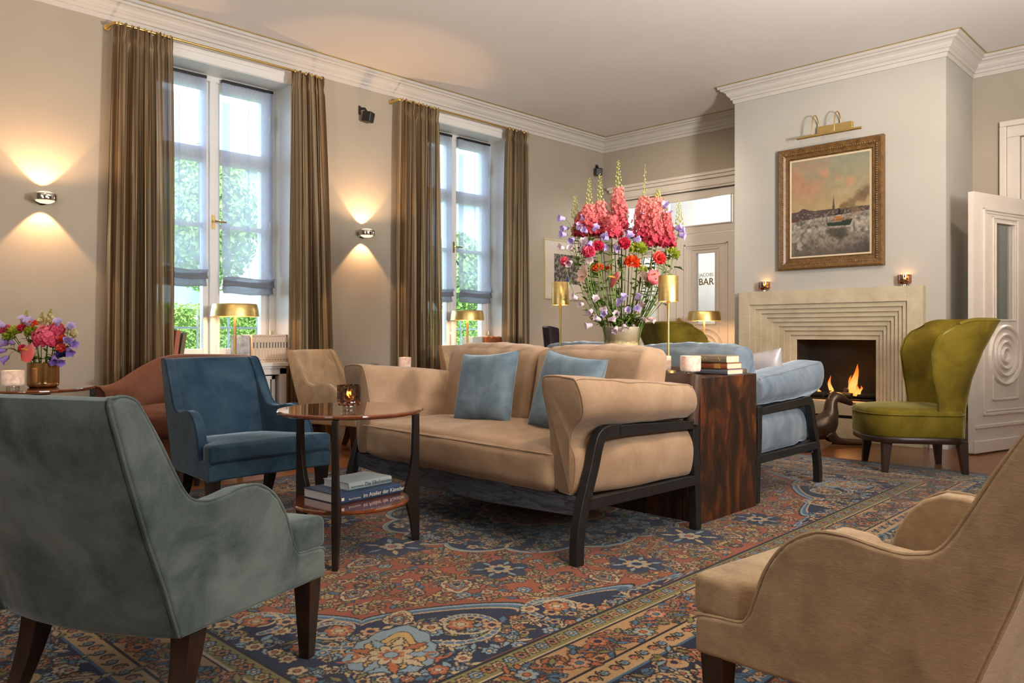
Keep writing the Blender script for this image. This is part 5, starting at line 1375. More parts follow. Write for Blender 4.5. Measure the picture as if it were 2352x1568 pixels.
    img[(np.abs(X-0.47) < 0.004) & (Z > 0.33) & (Z < 0.40)] = c(.05, .04, .03)
    rf = np.clip((X-0.44)*14, 0, 1)*np.clip((0.80-X)*9, 0, 1)*np.clip((0.285-Z)*40, 0, 1)*np.clip((Z-0.17+0.05*np.exp(-((X-0.64)/0.06)**2))*22, 0, 1)*np.clip((streak-0.30)*6, 0, 1); img[:] = img*(1-0.85*rf[..., None])+c(.028, .026, .016)*0.85*rf[..., None]
    img[(X < 0.10) & (np.abs(Z-0.375) < 0.012)] = c(.10, .035, .02)
    return img
pt = thing('painting', 'framed oil painting of a steam boat on a river above the mantel', 'painting', (XC, 3.002, 2.21))
t = NT('oil_paint'); a_ = t.n('ShaderNodeAttribute'); a_.attribute_name = 'pattern'; t.l(a_.outputs['Color'], t.b.inputs['Base Color']); t.set(Roughness=0.45); t.bump(t.noise(t.coord('Object'), 160, 3), 0.2, 0.002)
PW, PH = 0.372, 0.465
o = grid_mesh('canvas', np.linspace(PW, -PW, 230), np.linspace(-PH, PH, 290), 0.0, paint_sea(), t.m); link(o, pt)
o.rotation_euler = (R(90), 0, R(-90)); o.location = (-0.022, 0, 0)
# mesh x runs from +PW to -PW: flip so that the picture's left lies at larger y
o.scale = (-1, 1, 1)
fm = wood('old_gilt_frame', (0.075, 0.036, 0.010), (0.20, 0.105, 0.030), 0.35, (3, 3, 3), nscale=10)
FP = [(0.000, 0.0), (0.000, 0.012), (0.014, 0.014), (0.016, 0.030), (0.040, 0.034), (0.060, 0.050), (0.085, 0.058), (0.100, 0.062), (0.116, 0.046), (0.116, 0.0)]
def frame(prof, w, h, mat, par, name, flute=True):
    rings = []
    for cx, cz in ((1, 1), (-1, 1), (-1, -1), (1, -1)):
        rings.append([(-d, cx*(w+o_), cz*(h+o_)) for o_, d in prof])
    mb = MB(); rings.append(rings[0]); mb.loft(rings, True, False); return mb.build(name, mat, par, smooth=False)
frame(FP, PW-0.002+0.014, PH-0.002+0.014, fm, pt, 'picture_frame')
frame([(0, 0.0), (0, 0.022), (0.016, 0.026), (0.018, 0.0)], PW-0.002, PH-0.002, plain('cream_slip', (0.56, 0.46, 0.30), 0.6), pt, 'slip')
mb = MB()
for side in range(4):
    L = (PH if side % 2 else PW)+0.05
    k = -L
    while k < L:
        for sg in (1, -1):
            pass
        c_ = (0, k, PH+0.072) if side == 0 else (0, -PW-0.072, k) if side == 1 else (0, k, -PH-0.072) if side == 2 else (0, PW+0.072, k)
        mb.sphere((-0.055, c_[1], c_[2]), 0.009, 6, 4, (0.7, 1.0, 0.75)); k += 0.021
bd = mb.build('carved_beading', wood('carved_gilt', (0.10, 0.055, 0.018), (0.27, 0.165, 0.06), 0.35, (3, 3, 3), nscale=10), pt); bd['kind'] = 'stuff'
pl = thing('picture_light', 'brass picture light on two curved arms above the painting', 'picture light', (XC, 2.95, 2.93))
mb = MB(); mb.box((-0.035, -0.165, -0.028), (0, 0.165, 0.045)); mb.build('wall_plate', M['brass_lamp'], pl, bevel=0.003)
mb = MB(); mb.tube([(-0.17, -0.30, -0.068), (-0.17, 0.30, -0.068)], 0.013, 12); mb.build('lamp_tube', M['brass_lamp'], pl)
for y in (0.155, -0.055):
    mb = MB(); mb.tube(spline([(-0.02, y, 0.045), (-0.028, y, 0.085), (-0.07, y, 0.135), (-0.12, y, 0.135), (-0.158, y, 0.08), (-0.17, y, 0.0), (-0.17, y, -0.06)], 5), 0.0055, 8); mb.build('arm', M['brass'], pl)
pr = thing('framed_print', 'pale framed black and white print on the window wall near the corner', 'picture', (7.44, YW, 1.79))
frame([(0, 0), (0, 0.02), (0.013, 0.022), (0.014, 0)], 0.362, 0.355, plain('pale_frame', (0.50, 0.42, 0.24), 0.5), pr, 'picture_frame').rotation_euler = (0, 0, R(90))
mb = MB(); mb.box((-0.37, -0.008, -0.362), (0.37, -0.001, 0.362)); mb.build('mount', plain('mount_board', (0.56, 0.51, 0.42), 0.85, var=0.02), pr, smooth=False)
t = NT('ink_drawing'); f = t.noise(t.coord('Object', (1, 1, 1)), 26, 8, 0.75); s3 = t.n('ShaderNodeTexCoord'); 
t.l(t.ramp(f, [(0.44, (0.03, 0.028, 0.025)), (0.52, (0.14, 0.125, 0.10)), (0.60, (0.34, 0.31, 0.26))]), t.b.inputs['Base Color']); t.set(Roughness=0.8)
mb = MB(); mb.box((-0.185, -0.011, -0.172), (0.30, -0.008, 0.195)); mb.build('drawing', t.m, pr, smooth=False)
mb = MB(); mb.box((0.055, -0.0125, -0.15), (0.085, -0.011, -0.07)); mb.build('blue_figure', plain('ultramarine', (0.02, 0.03, 0.30), 0.7), pr, smooth=False)

# ---------------------------------------------------------------- wall lights and speakers
def sconce(label, x):
    root = thing('wall_light', label, 'wall light', (x, YW, 1.968), 0, 'round chrome up-and-down wall lights')
    mb = MB(); mb.lathe([(0, 0), (0.045, 0), (0.045, 0.008), (0.02, 0.02), (0, 0.02)], 24); mb.xf(Matrix.Rotation(R(90), 4, 'X')); mb.build('wall_plate', M['chrome'], root)
    mb = MB(); mb.tube([(0, -0.01, 0), (0, -0.022, 0)], 0.012, 10); mb.build('arm', M['chrome'], root)
    mb = MB(); mb.lathe([(0.066, -0.024), (0.076, -0.024), (0.078, -0.018), (0.078, 0.018), (0.076, 0.024), (0.066, 0.024), (0.064, 0.018), (0.064, -0.018), (0.066, -0.024)], 36, (0, -0.090, 0)); mb.build('ring', M['chrome'], root)
    for s in (1, -1):
        mb = MB(); mb.lathe([(0.064, s*0.018), (0.055, s*0.030), (0.035, s*0.040), (0.0, s*0.043)], 28, (0, -0.090, 0)); mb.build('lens', M['lens_lit'], root)
    for s in (1, -1):
        light('sconce_beam', 'SPOT', (x, YW-0.090, 1.968-s*0.008), 46, (1.0, 0.58, 0.29), rot=(R(180) if s > 0 else 0, 0, 0), spot_size=R(82), spot_blend=0.28, shadow_soft_size=0.006)
    light('sconce_spill', 'SPOT', (x, YW-0.30, 2.02), 11, (1.0, 0.62, 0.34), rot=(R(180), 0, 0), spot_size=R(165), spot_blend=0.5, shadow_soft_size=0.03)
    return root
sconce('chrome wall light left of the nearer window', 1.649)
sconce('chrome wall light on the wall between the two windows', 4.409)
def speaker(label, loc, rz, tilt):
    root = thing('wall_speaker', label, 'speaker', loc, rz, 'small black wall speakers')
    mb = MB(); mb.box((-0.016, -0.012, -0.03), (0.016, 0.0, 0.055)); mb.build('wall_bracket', M['black'], root, bevel=0.003)
    mb = MB(); mb.tube([(0, -0.01, 0.03), (0, -0.06, 0.025), (0, -0.075, 0.0)], 0.012, 8); mb.build('swivel_arm', M['black'], root)
    mb = MB(); mb.box((-0.045, -0.155, -0.10), (0.045, -0.06, 0.0)); mb.xf(Matrix.Translation((0, -0.06, 0)) @ Matrix.Rotation(R(tilt), 4, 'X') @ Matrix.Translation((0, 0.06, 0))); mb.build('cabinet', M['black'], root, bevel=0.012, seg=3)
    return root
speaker('small black speaker high on the wall between the windows', (4.384, YW, 3.155), R(28), 12)
speaker('small black speaker high in the far corner', (8.10, YW, 3.16), R(-35), 12)

# ---------------------------------------------------------------- lamps
def flat_lamp(label, loc, h=0.5, dia=0.40, group='flat-shaded gold table lamps', energy=9):
    root = thing('table_lamp', label, 'table lamp', loc, R(20), group); r = dia/2
    mb = MB(); mb.lathe([(0, 0), (0.085, 0), (0.085, 0.012), (0.078, 0.016), (0, 0.018)], 32); mb.build('base', M['brass_lamp'], root)
    mb = MB(); mb.box((-0.010, -0.010, 0.012), (0.010, 0.010, h-0.03)); mb.build('stem', M['brass_lamp'], root, bevel=0.002)
    mb = MB(); mb.lathe([(r, h-0.108), (r*0.975, h-0.06), (r*0.93, h-0.012), (r*0.90, h-0.002), (r*0.86, h), (0.012, h), (0.012, h-0.004), (r*0.85, h-0.004), (r*0.91, h-0.014), (r*0.965, h-0.06), (r*0.99, h-0.108), (r, h-0.108)], 64); mb.build('lamp_shade', M['brass_lamp'], root, angle=50)
    mb = MB(); mb.lathe([(0, h-0.045), (r*0.7, h-0.045), (r*0.7, h-0.035), (0, h-0.035)], 32); mb.build('diffuser', emit('lamp_diffuser', (1, 0.72, 0.42), 5), root)
    light('lamp_glow', 'POINT', (loc[0], loc[1]-0.02, loc[2]+h-0.085), energy, (1, 0.55, 0.25), shadow_soft_size=0.04)
    return root
flat_lamp('flat-shaded gold lamp on the sill of the nearer window', (3.10, 6.32, 0.745), 0.505, 0.395)
flat_lamp('flat-shaded gold lamp on the sill of the farther window', (5.79, 6.33, 0.745), 0.505, 0.37)
flat_lamp('flat-shaded gold lamp in front of the double door', (7.67, 4.50, 0.715), 0.53, 0.37, energy=16)
def tall_lamp(label, loc):
    root = thing('table_lamp', label, 'table lamp', loc, 0, 'slender gold lamps with drum shades')
    mb = MB(); mb.lathe([(0, 0), (0.045, 0), (0.045, 0.012), (0.012, 0.018), (0, 0.018)], 28); mb.build('base', M['brass_lamp'], root)
    mb = MB(); mb.lathe([(0.0065, 0.015), (0.0065, 0.30), (0.008, 0.36), (0.011, 0.41), (0.014, 0.425), (0, 0.425)], 14); mb.build('stem', M['brass_lamp'], root)
    mb = MB(); mb.lathe([(0.0575, 0.415), (0.0575, 0.562), (0.053, 0.566), (0.012, 0.566), (0.012, 0.562), (0.052, 0.561), (0.0545, 0.557), (0.0545, 0.415), (0.0575, 0.415)], 40); mb.build('lamp_shade', M['brass_lamp'], root, angle=50)
    mb = MB(); mb.lathe([(0, 0.44), (0.03, 0.44), (0.03, 0.50), (0, 0.50)], 16); mb.build('lamp_bulb', emit('drum_bulb', (1, 0.70, 0.38), 9), root)
    light('lamp_glow', 'POINT', (loc[0], loc[1], loc[2]+0.425), 2.2, (1, 0.55, 0.22), shadow_soft_size=0.02)
    return root
tall_lamp('slender gold drum lamp on the console, right of the bouquet', (3.879, 2.51, 0.77))
tall_lamp('slender gold drum lamp on the console, left of the bouquet', (3.881, 3.34, 0.77))

# ---------------------------------------------------------------- candle holders
def goblet(label, loc, bowl, footm, r=0.06, h=0.115, group=None, glow=None, wall=0.006):
    root = thing('candle_holder', label, 'candle holder', loc, 0, group)
    fh = h*0.20
    mb = MB(); mb.lathe([(0, 0), (r*0.58, 0), (r*0.60, fh*0.15), (r*0.56, fh*0.5), (r*0.60, fh), (0, fh)], 24); mb.build('foot', footm, root)
    mb = MB(); mb.lathe([(0.0, fh), (r*0.90, fh), (r*0.98, fh+0.008), (r, fh+0.02), (r, h), (r-wall, h), (r-wall, fh+0.03), (r*0.78, fh+0.014), (0, fh+0.012)], 32); mb.build('bowl', bowl, root, angle=60)
    mb = MB(); mb.lathe([(0, fh+0.013), (r*0.42, fh+0.013), (r*0.42, fh+0.034), (0, fh+0.034)], 16); c_ = mb.build('tealight', plain('wax', (0.75, 0.62, 0.45), 0.5), root)
    mb = MB(); mb.lathe([(0.001, fh+0.036), (0.006, fh+0.043), (0.0045, fh+0.055), (0.0005, fh+0.068)], 8); mb.build('flame', M['candle_glow'], root)
    if glow: light('tealight_glow', 'POINT', (loc[0], loc[1], loc[2]+fh+0.055), glow, (1, 0.5, 0.18), shadow_soft_size=0.01)
    return root
GT = 'tortoiseshell glass candle holders'
goblet('tortoiseshell glass candle holder on the two-tier round table', (1.985, 2.955, 0.656), M['mottled'], M['clear_glass'], 0.052, 0.112, GT, 0.35)
goblet('tortoiseshell glass candle holder on the left end of the mantel', (7.375, 3.645, 1.420), M['mottled'], M['clear_glass'], 0.055, 0.095, GT, 0.5)
goblet('tortoiseshell glass candle holder on the right end of the mantel', (7.375, 2.325, 1.420), M['mottled'], M['clear_glass'], 0.057, 0.098, GT, 0.5)
GB = 'alabaster candle bowls'
goblet('alabaster candle bowl beside the book stack on the console', (3.735, 2.275, 0.772), M['alabaster'], M['clear_glass'], 0.056, 0.104, GB, 0.2, 0.012)
goblet('alabaster candle bowl half hidden behind the beige sofa back', (3.75, 2.47, 0.772), M['alabaster'], M['clear_glass'], 0.052, 0.100, GB, 0.2, 0.012)
goblet('alabaster candle bowl beside the small bouquet by the left wall', (1.285, 5.545, 0.656), M['alabaster'], M['clear_glass'], 0.062, 0.115, GB, 0.2, 0.012)
goblet('alabaster candle bowl showing over the left arm of the beige sofa', (4.50, 5.78, 0.656), M['alabaster'], M['clear_glass'], 0.057, 0.120, GB, 0.3, 0.012)

# ---------------------------------------------------------------- books
def book(label, loc, rz, L, W, T, cover, paper, group=None, rot=None, spine=None):
    """lies flat: L along x (spine side y=-W/2), W along y, T up. origin at the bottom centre"""
    root = thing('book', label, 'book', loc, rz, group)
    if rot: root.rotation_euler = rot
    ct = min(0.003, T*0.12)
    mb = MB(); mb.box((-L/2+0.003, -W/2+0.004, ct), (L/2-0.003, W/2-0.005, T-ct)); mb.build('pages', paper, root, smooth=False)
    mb = MB(); mb.box((-L/2, -W/2+0.004, 0), (L/2, W/2, ct)); mb.box((-L/2, -W/2+0.004, T-ct), (L/2, W/2, T))
    prof = [(-W/2+0.006, 0), (-W/2-0.002, T*0.12), (-W/2-0.004, T*0.5), (-W/2-0.002, T*0.88), (-W/2+0.006, T), (-W/2+0.006, T-ct), (-W/2+0.002, T*0.85), (-W/2, T*0.5), (-W/2+0.002, T*0.15), (-W/2+0.006, ct)]
    mb.prism(prof, lambda y, z: (-L/2, y, z), lambda y, z: (L/2, y, z)); mb.build('cover', cover, root, smooth=False)
    return root
c_navy = plain('navy_cloth', (0.020, 0.045, 0.10), 0.5, var=0.12, scale=30); c_pale = plain('pale_grey_green_cloth', (0.36, 0.42, 0.42), 0.5, var=0.05)
c_blue = plain('blue_jacket', (0.075, 0.150, 0.24), 0.35)
c_taupe = plain('taupe_cloth', (0.20, 0.16, 0.11), 0.7); c_orange = plain('rust_leather', (0.30, 0.085, 0.025), 0.45, var=0.25, scale=20); c_grey = plain('grey_blue_cloth', (0.11, 0.12, 0.16), 0.7)
white_t = plain('white_lettering', (0.75, 0.72, 0.65), 0.6); dark_t = plain('dark_lettering', (0.05, 0.07, 0.08), 0.6); gold_t = plain('gold_lettering', (0.55, 0.38, 0.10), 0.4, 0.5)
BA = math.atan2(2.969-2.948, 2.287-1.927)
bx = (1.927+2.287)/2-math.sin(BA)*0.135+0.0, (2.948+2.969)/2+math.cos(BA)*0.135
b1 = book('large navy art book lying on the lower shelf of the round table', (bx[0], bx[1], 0.241), BA, 0.36, 0.27, 0.042, c_navy, M['paper_white'], 'books on the round table shelf')
text('im Atelier der Künstler', 0.026, (0.075, -0.1405, 0.021), (R(90), 0, 0), white_t, b1, 'spine_lettering', 0.0002)
text('Bernd Serdunn', 0.011, (-0.095, -0.1405, 0.017), (R(90), 0, 0), white_t, b1, 'spine_lettering', 0.0002)
mb = MB(); mb.box((-0.168, -0.1405, 0.015), (-0.154, -0.139, 0.028)); mb.build('publisher_mark', white_t, b1, smooth=False)
b2 = book('smaller pale grey book on top of the navy art book', (bx[0]+0.035, bx[1]+0.012, 0.2835), BA+R(1), 0.255, 0.19, 0.034, c_pale, M['paper_white'], 'books on the round table shelf')
text('Die Elbchaussee', 0.025, (0.045, -0.1005, 0.017), (R(90), 0, 0), dark_t, b2, 'spine_lettering', 0.0002)
text('Karl M. Kehler', 0.012, (-0.078, -0.1005, 0.014), (R(90), 0, 0), dark_t, b2, 'spine_lettering', 0.0002)
# stack on the console: spines to the left in the picture, page ends to the right
for k, (lab, L, W, T, z, cov, rz, dx) in enumerate((('grey blue book at the bottom of the console stack', 0.215, 0.150, 0.030, 0.771, c_grey, 0, 0.0), ('rust leather book in the middle of the console stack', 0.205, 0.148, 0.034, 0.8015, c_orange, 1, -0.004), ('taupe book with gold lettering on top of the console stack', 0.20, 0.135, 0.041, 0.836, c_taupe, 2, -0.02))):
    b = book(lab, (3.975+dx, 2.235, z), R(-90+rz*1.5-6), L, W, T, cov, M['paper'], 'old books stacked on the console')
    if k == 2:
        mb = MB()
        for q in (-0.075, -0.068, -0.055, -0.046, -0.034, -0.028, 0.05, 0.058): mb.sphere((q, -W/2-0.0035, T*(0.5+0.12*math.sin(q*300))), 0.0035, 6, 4, (1, 0.4, 1.6))
        mb.build('gilt_tooling', gold_t, b)
    if k == 1:
        mb = MB(); mb.box((0.02, -W/2-0.0052, 0.003), (0.06, -W/2-0.003, T-0.003)); mb.build('title_label', plain('ochre_label', (0.42, 0.22, 0.05), 0.5), b, smooth=False)
# row of white volumes on the nearer sill
vm = plain('cream_book_spine', (0.60, 0.47, 0.35), 0.6, var=0.05, scale=40)
words = ['first', 'second', 'third', 'fourth', 'fifth', 'sixth', 'seventh', 'eighth', 'ninth', 'tenth', 'eleventh', 'twelfth']
xp = 3.232; proto = None
def upright(label, x, th, h, dep, cover, paper, group, y=6.24, lean=0.0, z=0.746):
    """stands on the sill, spine towards the room"""
    root = thing('book', label, 'book', (x, y, z), 0, group); root.rotation_euler = (0, lean, 0)
    mb = MB(); mb.box((-th/2+0.002, 0.003, 0.003), (th/2-0.002, dep-0.004, h-0.003)); mb.build('pages', paper, root, smooth=False)
    mb = MB(); mb.box((-th/2, 0, 0), (-th/2+0.002, dep, h)); mb.box((th/2-0.002, 0, 0), (th/2, dep, h)); mb.box((-th/2, -0.002, 0), (th/2, 0.002, h)); mb.build('cover', cover, root, smooth=False, bevel=0.001)
    return root
GW = 'white volumes in a row on the nearer sill'
for k in range(12):
    th = (0.030, 0.034, 0.030, 0.026, 0.028, 0.031, 0.027, 0.026, 0.027, 0.027, 0.030, 0.027)[k]
    b = upright('white volume, %s from the left in the row on the nearer sill' % words[k], xp+th/2, th-0.0012, 0.242, 0.17, vm, M['paper_white'], GW, 6.275)
    mb = MB(); mb.box((-0.005, -0.0026, 0.125), (0.005, -0.0018, 0.175)); mb.build('spine_title', dark_t, b, smooth=False)
    mb = MB(); mb.box((-0.006, -0.0026, 0.018), (0.006, -0.0018, 0.024)); mb.box((-0.006, -0.0026, 0.222), (0.006, -0.0018, 0.227)); mb.build('spine_mark', dark_t, b, smooth=False)
    xp += th
upright('grey picture book standing left of the white volumes', 3.187, 0.075, 0.236, 0.20, plain('grey_jacket', (0.30, 0.32, 0.34), 0.5, var=0.5, scale=18), M['paper_white'], None, 6.30)
for k, (x, th, h, col, ln, lb) in enumerate(((2.585, 0.030, 0.33, (0.17, 0.075, 0.03), R(5), 'brown book leaning at the left curtain on the nearer sill'), (2.635, 0.036, 0.28, (0.34, 0.10, 0.04), R(7), 'orange book second from the left curtain on the nearer sill'), (2.682, 0.032, 0.26, (0.12, 0.085, 0.05), R(9), 'dark olive book nearest the glass on the nearer sill'))):
    upright(lb, x-0.03, th, h, 0.18, plain('old_binding_%d' % k, col, 0.6), M['paper'], 'old books by the left curtain', 6.36, ln)
GO = 'orange brown books on the farther sill'; xp = 6.015
for k in range(9):
    th = (0.026, 0.030, 0.027, 0.03, 0.028, 0.031, 0.029, 0.026, 0.03)[k]
    b = upright('orange brown book, %s from the left on the farther sill' % words[k], xp+th/2, th-0.0012, 0.205+0.006*((k*5) % 3), 0.16, c_orange, M['paper'], GO, 6.28)
    mb = MB(); mb.box((-0.009, -0.0026, 0.09), (0.009, -0.0018, 0.125)); mb.build('title_label', plain('dark_label', (0.05, 0.02, 0.012), 0.6), b, smooth=False)
    xp += th
bxx = thing('slipcase', 'pale blue slipcase left of the orange brown books', 'slipcase', (5.925, 6.30, 0.746))
mb = MB(); mb.box((-0.085, 0, 0), (0.085, 0.17, 0.215)); mb.build('case_board', plain('pale_blue_board', (0.42, 0.48, 0.47), 0.6), bxx, smooth=False, bevel=0.002)
mb = MB(); mb.box((0.060, -0.002, 0.004), (0.083, 0.15, 0.211)); mb.build('book_spine', c_taupe, bxx, smooth=False)

# ---------------------------------------------------------------- bronze hound lying at the hearth
dog = thing('dog_statue', 'dark bronze lying greyhound statue on the floor before the fire', 'statue', (6.93, 2.80, 0.0), R(-47))
bronze = plain('patinated_bronze', (0.075, 0.048, 0.028), 0.35, 0.6, var=0.3, scale=12)
# local: x forward (snout), y left, z up
verts = []; edges = []; radii = []
def J(p, r, par=None):
    verts.append(p); radii.append(r)
    if par is not None: edges.append((par, len(verts)-1))
    return len(verts)-1
hip = J((-0.42, 0, 0.105), (0.085, 0.085)); bel = J((-0.28, 0, 0.115), (0.072, 0.075), hip); rib = J((-0.13, 0, 0.155), (0.108, 0.112), bel); ch = J((-0.015, 0, 0.185), (0.104, 0.108), rib)
n0 = J((0.005, 0, 0.275), (0.085, 0.075), ch); n1 = J((0.0, 0, 0.350), (0.068, 0.060), n0); n2 = J((0.012, 0, 0.410), (0.060, 0.056), n1); hd = J((0.050, 0, 0.440), (0.058, 0.054), n2)
s1 = J((0.105, 0, 0.418), (0.052, 0.044), hd); s2 = J((0.158, 0, 0.388), (0.037, 0.030), s1); s3 = J((0.198, 0, 0.365), (0.027, 0.022), s2)
for s in (1, -1):
    e1 = J((-0.03, s*0.062, 0.115), (0.058, 0.056), ch); e2 = J((0.01, s*0.075, 0.055), (0.042, 0.042), e1); e3 = J((0.14, s*0.070, 0.034), (0.024, 0.026), e2); e4 = J((0.27, s*0.062, 0.030), (0.020, 0.022), e3); e5 = J((0.335, s*0.060, 0.022), (0.024, 0.020), e4)
    k1 = J((-0.36, s*0.085, 0.115), (0.060, 0.062), hip); k2 = J((-0.24, s*0.105, 0.075), (0.042, 0.045), k1); k3 = J((-0.34, s*0.115, 0.032), (0.026, 0.026), k2); k4 = J((-0.22, s*0.115, 0.022), (0.022, 0.020), k3)
t1 = J((-0.52, 0.02, 0.05), (0.022, 0.022), hip); t2 = J((-0.58, 0.06, 0.016), (0.014, 0.014), t1)
me = bpy.data.meshes.new('body'); me.from_pydata(verts, edges, []); o = bpy.data.objects.new('body', me); link(o, dog); me.materials.append(bronze)
sk = o.modifiers.new('skin', 'SKIN'); sk.use_smooth_shade = True
for i, r in enumerate(radii): me.skin_vertices[0].data[i].radius = r
me.skin_vertices[0].data[0].use_root = True
su = o.modifiers.new('sub', 'SUBSURF'); su.levels = 2; su.render_levels = 2
for s in (1, -1):
    mb = MB(); mb.loft([[(0.045, s*0.030, 0.492), (0.005, s*0.040, 0.485), (0.022, s*0.050, 0.472)], [(0.020, s*0.045, 0.500), (-0.030, s*0.056, 0.482), (-0.006, s*0.064, 0.466)], [(-0.020, s*0.062, 0.460), (-0.058, s*0.068, 0.445), (-0.036, s*0.072, 0.435)], [(-0.040, s*0.070, 0.415), (-0.050, s*0.071, 0.410), (-0.042, s*0.074, 0.406)]]); mb.build('ear', bronze, dog, sub=2)
    mb = MB(); mb.sphere((0.092, s*0.042, 0.442), 0.008, 8, 6); mb.build('eye', plain('statue_eye_%d' % (s+1), (0.01, 0.008, 0.006), 0.2), dog)
mb = MB(); mb.sphere((0.216, 0, 0.366), 0.014, 8, 6); mb.build('nose', bronze, dog)
# ---------------------------------------------------------------- flowers
def petal_ramp(name, lo, hi, z0, z1, rough=0.6, trans=0.3):
    t = NT(name); c = t.n('ShaderNodeTexCoord'); s = t.n('ShaderNodeSeparateXYZ'); t.l(c.outputs['Object'], s.inputs[0])
    f = t.noise(t.coord('Object'), 60, 2); a = t.n('ShaderNodeMapRange'); a.inputs[1].default_value = z0; a.inputs[2].default_value = z1; t.l(s.outputs['Z'], a.inputs[0])
    b = t.n('ShaderNodeMath', operation='MULTIPLY_ADD'); b.inputs[1].default_value = 0.5; t.l(f, b.inputs[0]); t.l(a.outputs[0], b.inputs[2])
    sb = t.n('ShaderNodeMath', operation='SUBTRACT'); sb.inputs[1].default_value = 0.25; t.l(b.outputs[0], sb.inputs[0])
    col = t.ramp(sb.outputs[0], [(0.0, lo), (1.0, hi)])
    t.l(col, t.b.inputs['Base Color']); t.set(Roughness=rough, Specular_IOR_Level=0.2)
    tl = t.n('ShaderNodeBsdfTranslucent'); t.l(col, tl.inputs['Color']); mx = t.n('ShaderNodeMixShader'); mx.inputs[0].default_value = trans
    t.l(t.b.outputs[0], mx.inputs[1]); t.l(tl.outputs[0], mx.inputs[2]); t.l(mx.outputs[0], t.out.inputs['Surface'])
    return t.m
F = dict(
    pink=petal_ramp('larkspur_pink', (0.52, 0.035, 0.080), (0.80, 0.33, 0.27), 0.0, 0.27), coral=petal_ramp('larkspur_coral', (0.60, 0.055, 0.10), (0.82, 0.36, 0.30), 0.0, 0.22),
    lilac=petal_ramp('bell_lilac', (0.42, 0.33, 0.66), (0.58, 0.50, 0.80), -0.05, 0.05), pale=petal_ramp('bell_pale', (0.66, 0.50, 0.58), (0.76, 0.66, 0.70), -0.05, 0.05), violet=petal_ramp('bell_violet', (0.28, 0.18, 0.58), (0.42, 0.32, 0.70), -0.05, 0.05),
    carn=petal_ramp('carnation_pink', (0.70, 0.06, 0.15), (0.85, 0.20, 0.28), -0.03, 0.05), crim=petal_ramp('carnation_crimson', (0.60, 0.02, 0.07), (0.78, 0.08, 0.14), -0.03, 0.05), corl=petal_ramp('carnation_coral', (0.78, 0.06, 0.05), (0.85, 0.16, 0.12), -0.03, 0.05),
    mum=petal_ramp('chrysanthemum_green', (0.20, 0.27, 0.015), (0.42, 0.48, 0.05), -0.03, 0.04), orange=petal_ramp('dahlia_orange', (0.72, 0.05, 0.01), (0.85, 0.14, 0.02), -0.03, 0.04), anth=petal_ramp('anthurium_rose', (0.62, 0.12, 0.13), (0.76, 0.22, 0.22), -0.06, 0.06, 0.3, 0.15),
    cream=petal_ramp('snapdragon_cream', (0.66, 0.58, 0.30), (0.72, 0.68, 0.42), 0.0, 0.2), navy=petal_ramp('iris_blue', (0.02, 0.02, 0.16), (0.08, 0.07, 0.34), -0.03, 0.04),
    bud=petal_ramp('bud_green', (0.26, 0.32, 0.05), (0.46, 0.46, 0.14), 0.0, 0.2), stem=petal_ramp('stem_green', (0.09, 0.17, 0.03), (0.19, 0.27, 0.06), 0.0, 0.6, 0.5, 0.15), leaf=petal_ramp('leaf_green', (0.07, 0.15, 0.02), (0.15, 0.25, 0.04), -0.1, 0.1, 0.45, 0.2), dleaf=petal_ramp('leaf_dark', (0.02, 0.05, 0.015), (0.05, 0.09, 0.03), -0.1, 0.1, 0.35, 0.1), lily=petal_ramp('lily_blush', (0.78, 0.42, 0.36), (0.80, 0.58, 0.50), -0.05, 0.05), yellow=petal_ramp('spadix_yellow', (0.75, 0.40, 0.05), (0.8, 0.5, 0.1), 0, 0.1))

def orient(mb, st, d, p, roll=0.0):
    """turn everything added since st so that its +z points along d, and move it to p"""
    d = Vector(d).normalized(); q = Vector((0, 0, 1)).rotation_difference(d)
    mb.xf(Matrix.Translation(p) @ q.to_matrix().to_4x4() @ Matrix.Rotation(roll, 4, 'Z'), st)
def cup(mb, n, r, depth, flare, w=1.0):
    """n petals round +z"""
    for k in range(n):
        a = 2*math.pi*k/n; c, s = math.cos(a), math.sin(a); hw_ = r*math.tan(math.pi/n)*1.15*w
        rows = [(0.12*r, 0, 0.2), (0.55*r, depth*0.35, 0.9), (r*0.9, depth*0.75, 1.0), (r*(1+flare), depth, 0.35)]
        vs = []
        for rr, z, ww in rows:
            for t in (-1, 0, 1):
                y = t*hw_*ww*rr/r*1.1; x = rr-abs(t)*0.06*r; vs.append((x*c-y*s, x*s+y*c, z+abs(t)*0.05*r))
        mb.add(vs, [(i*3+j, i*3+j+1, i*3+j+4, i*3+j+3) for i in range(3) for j in range(2)])
def bell(mb, r, L):
    n = 12; rings = []
    for z, k, lob in ((0, 0.25, 0), (0.12, 0.62, 0), (0.45, 0.80, 0), (0.75, 0.88, 0), (0.92, 1.1, 0.08), (1.0, 1.35, 0.22)):
        rings.append([(r*k*(1+lob*math.cos(5*a))*math.cos(a), r*k*(1+lob*math.cos(5*a))*math.sin(a), z*L+lob*0.25*r*math.cos(5*a)) for a in [2*math.pi*i/n for i in range(n)]])
    mb.loft(rings, True, False)
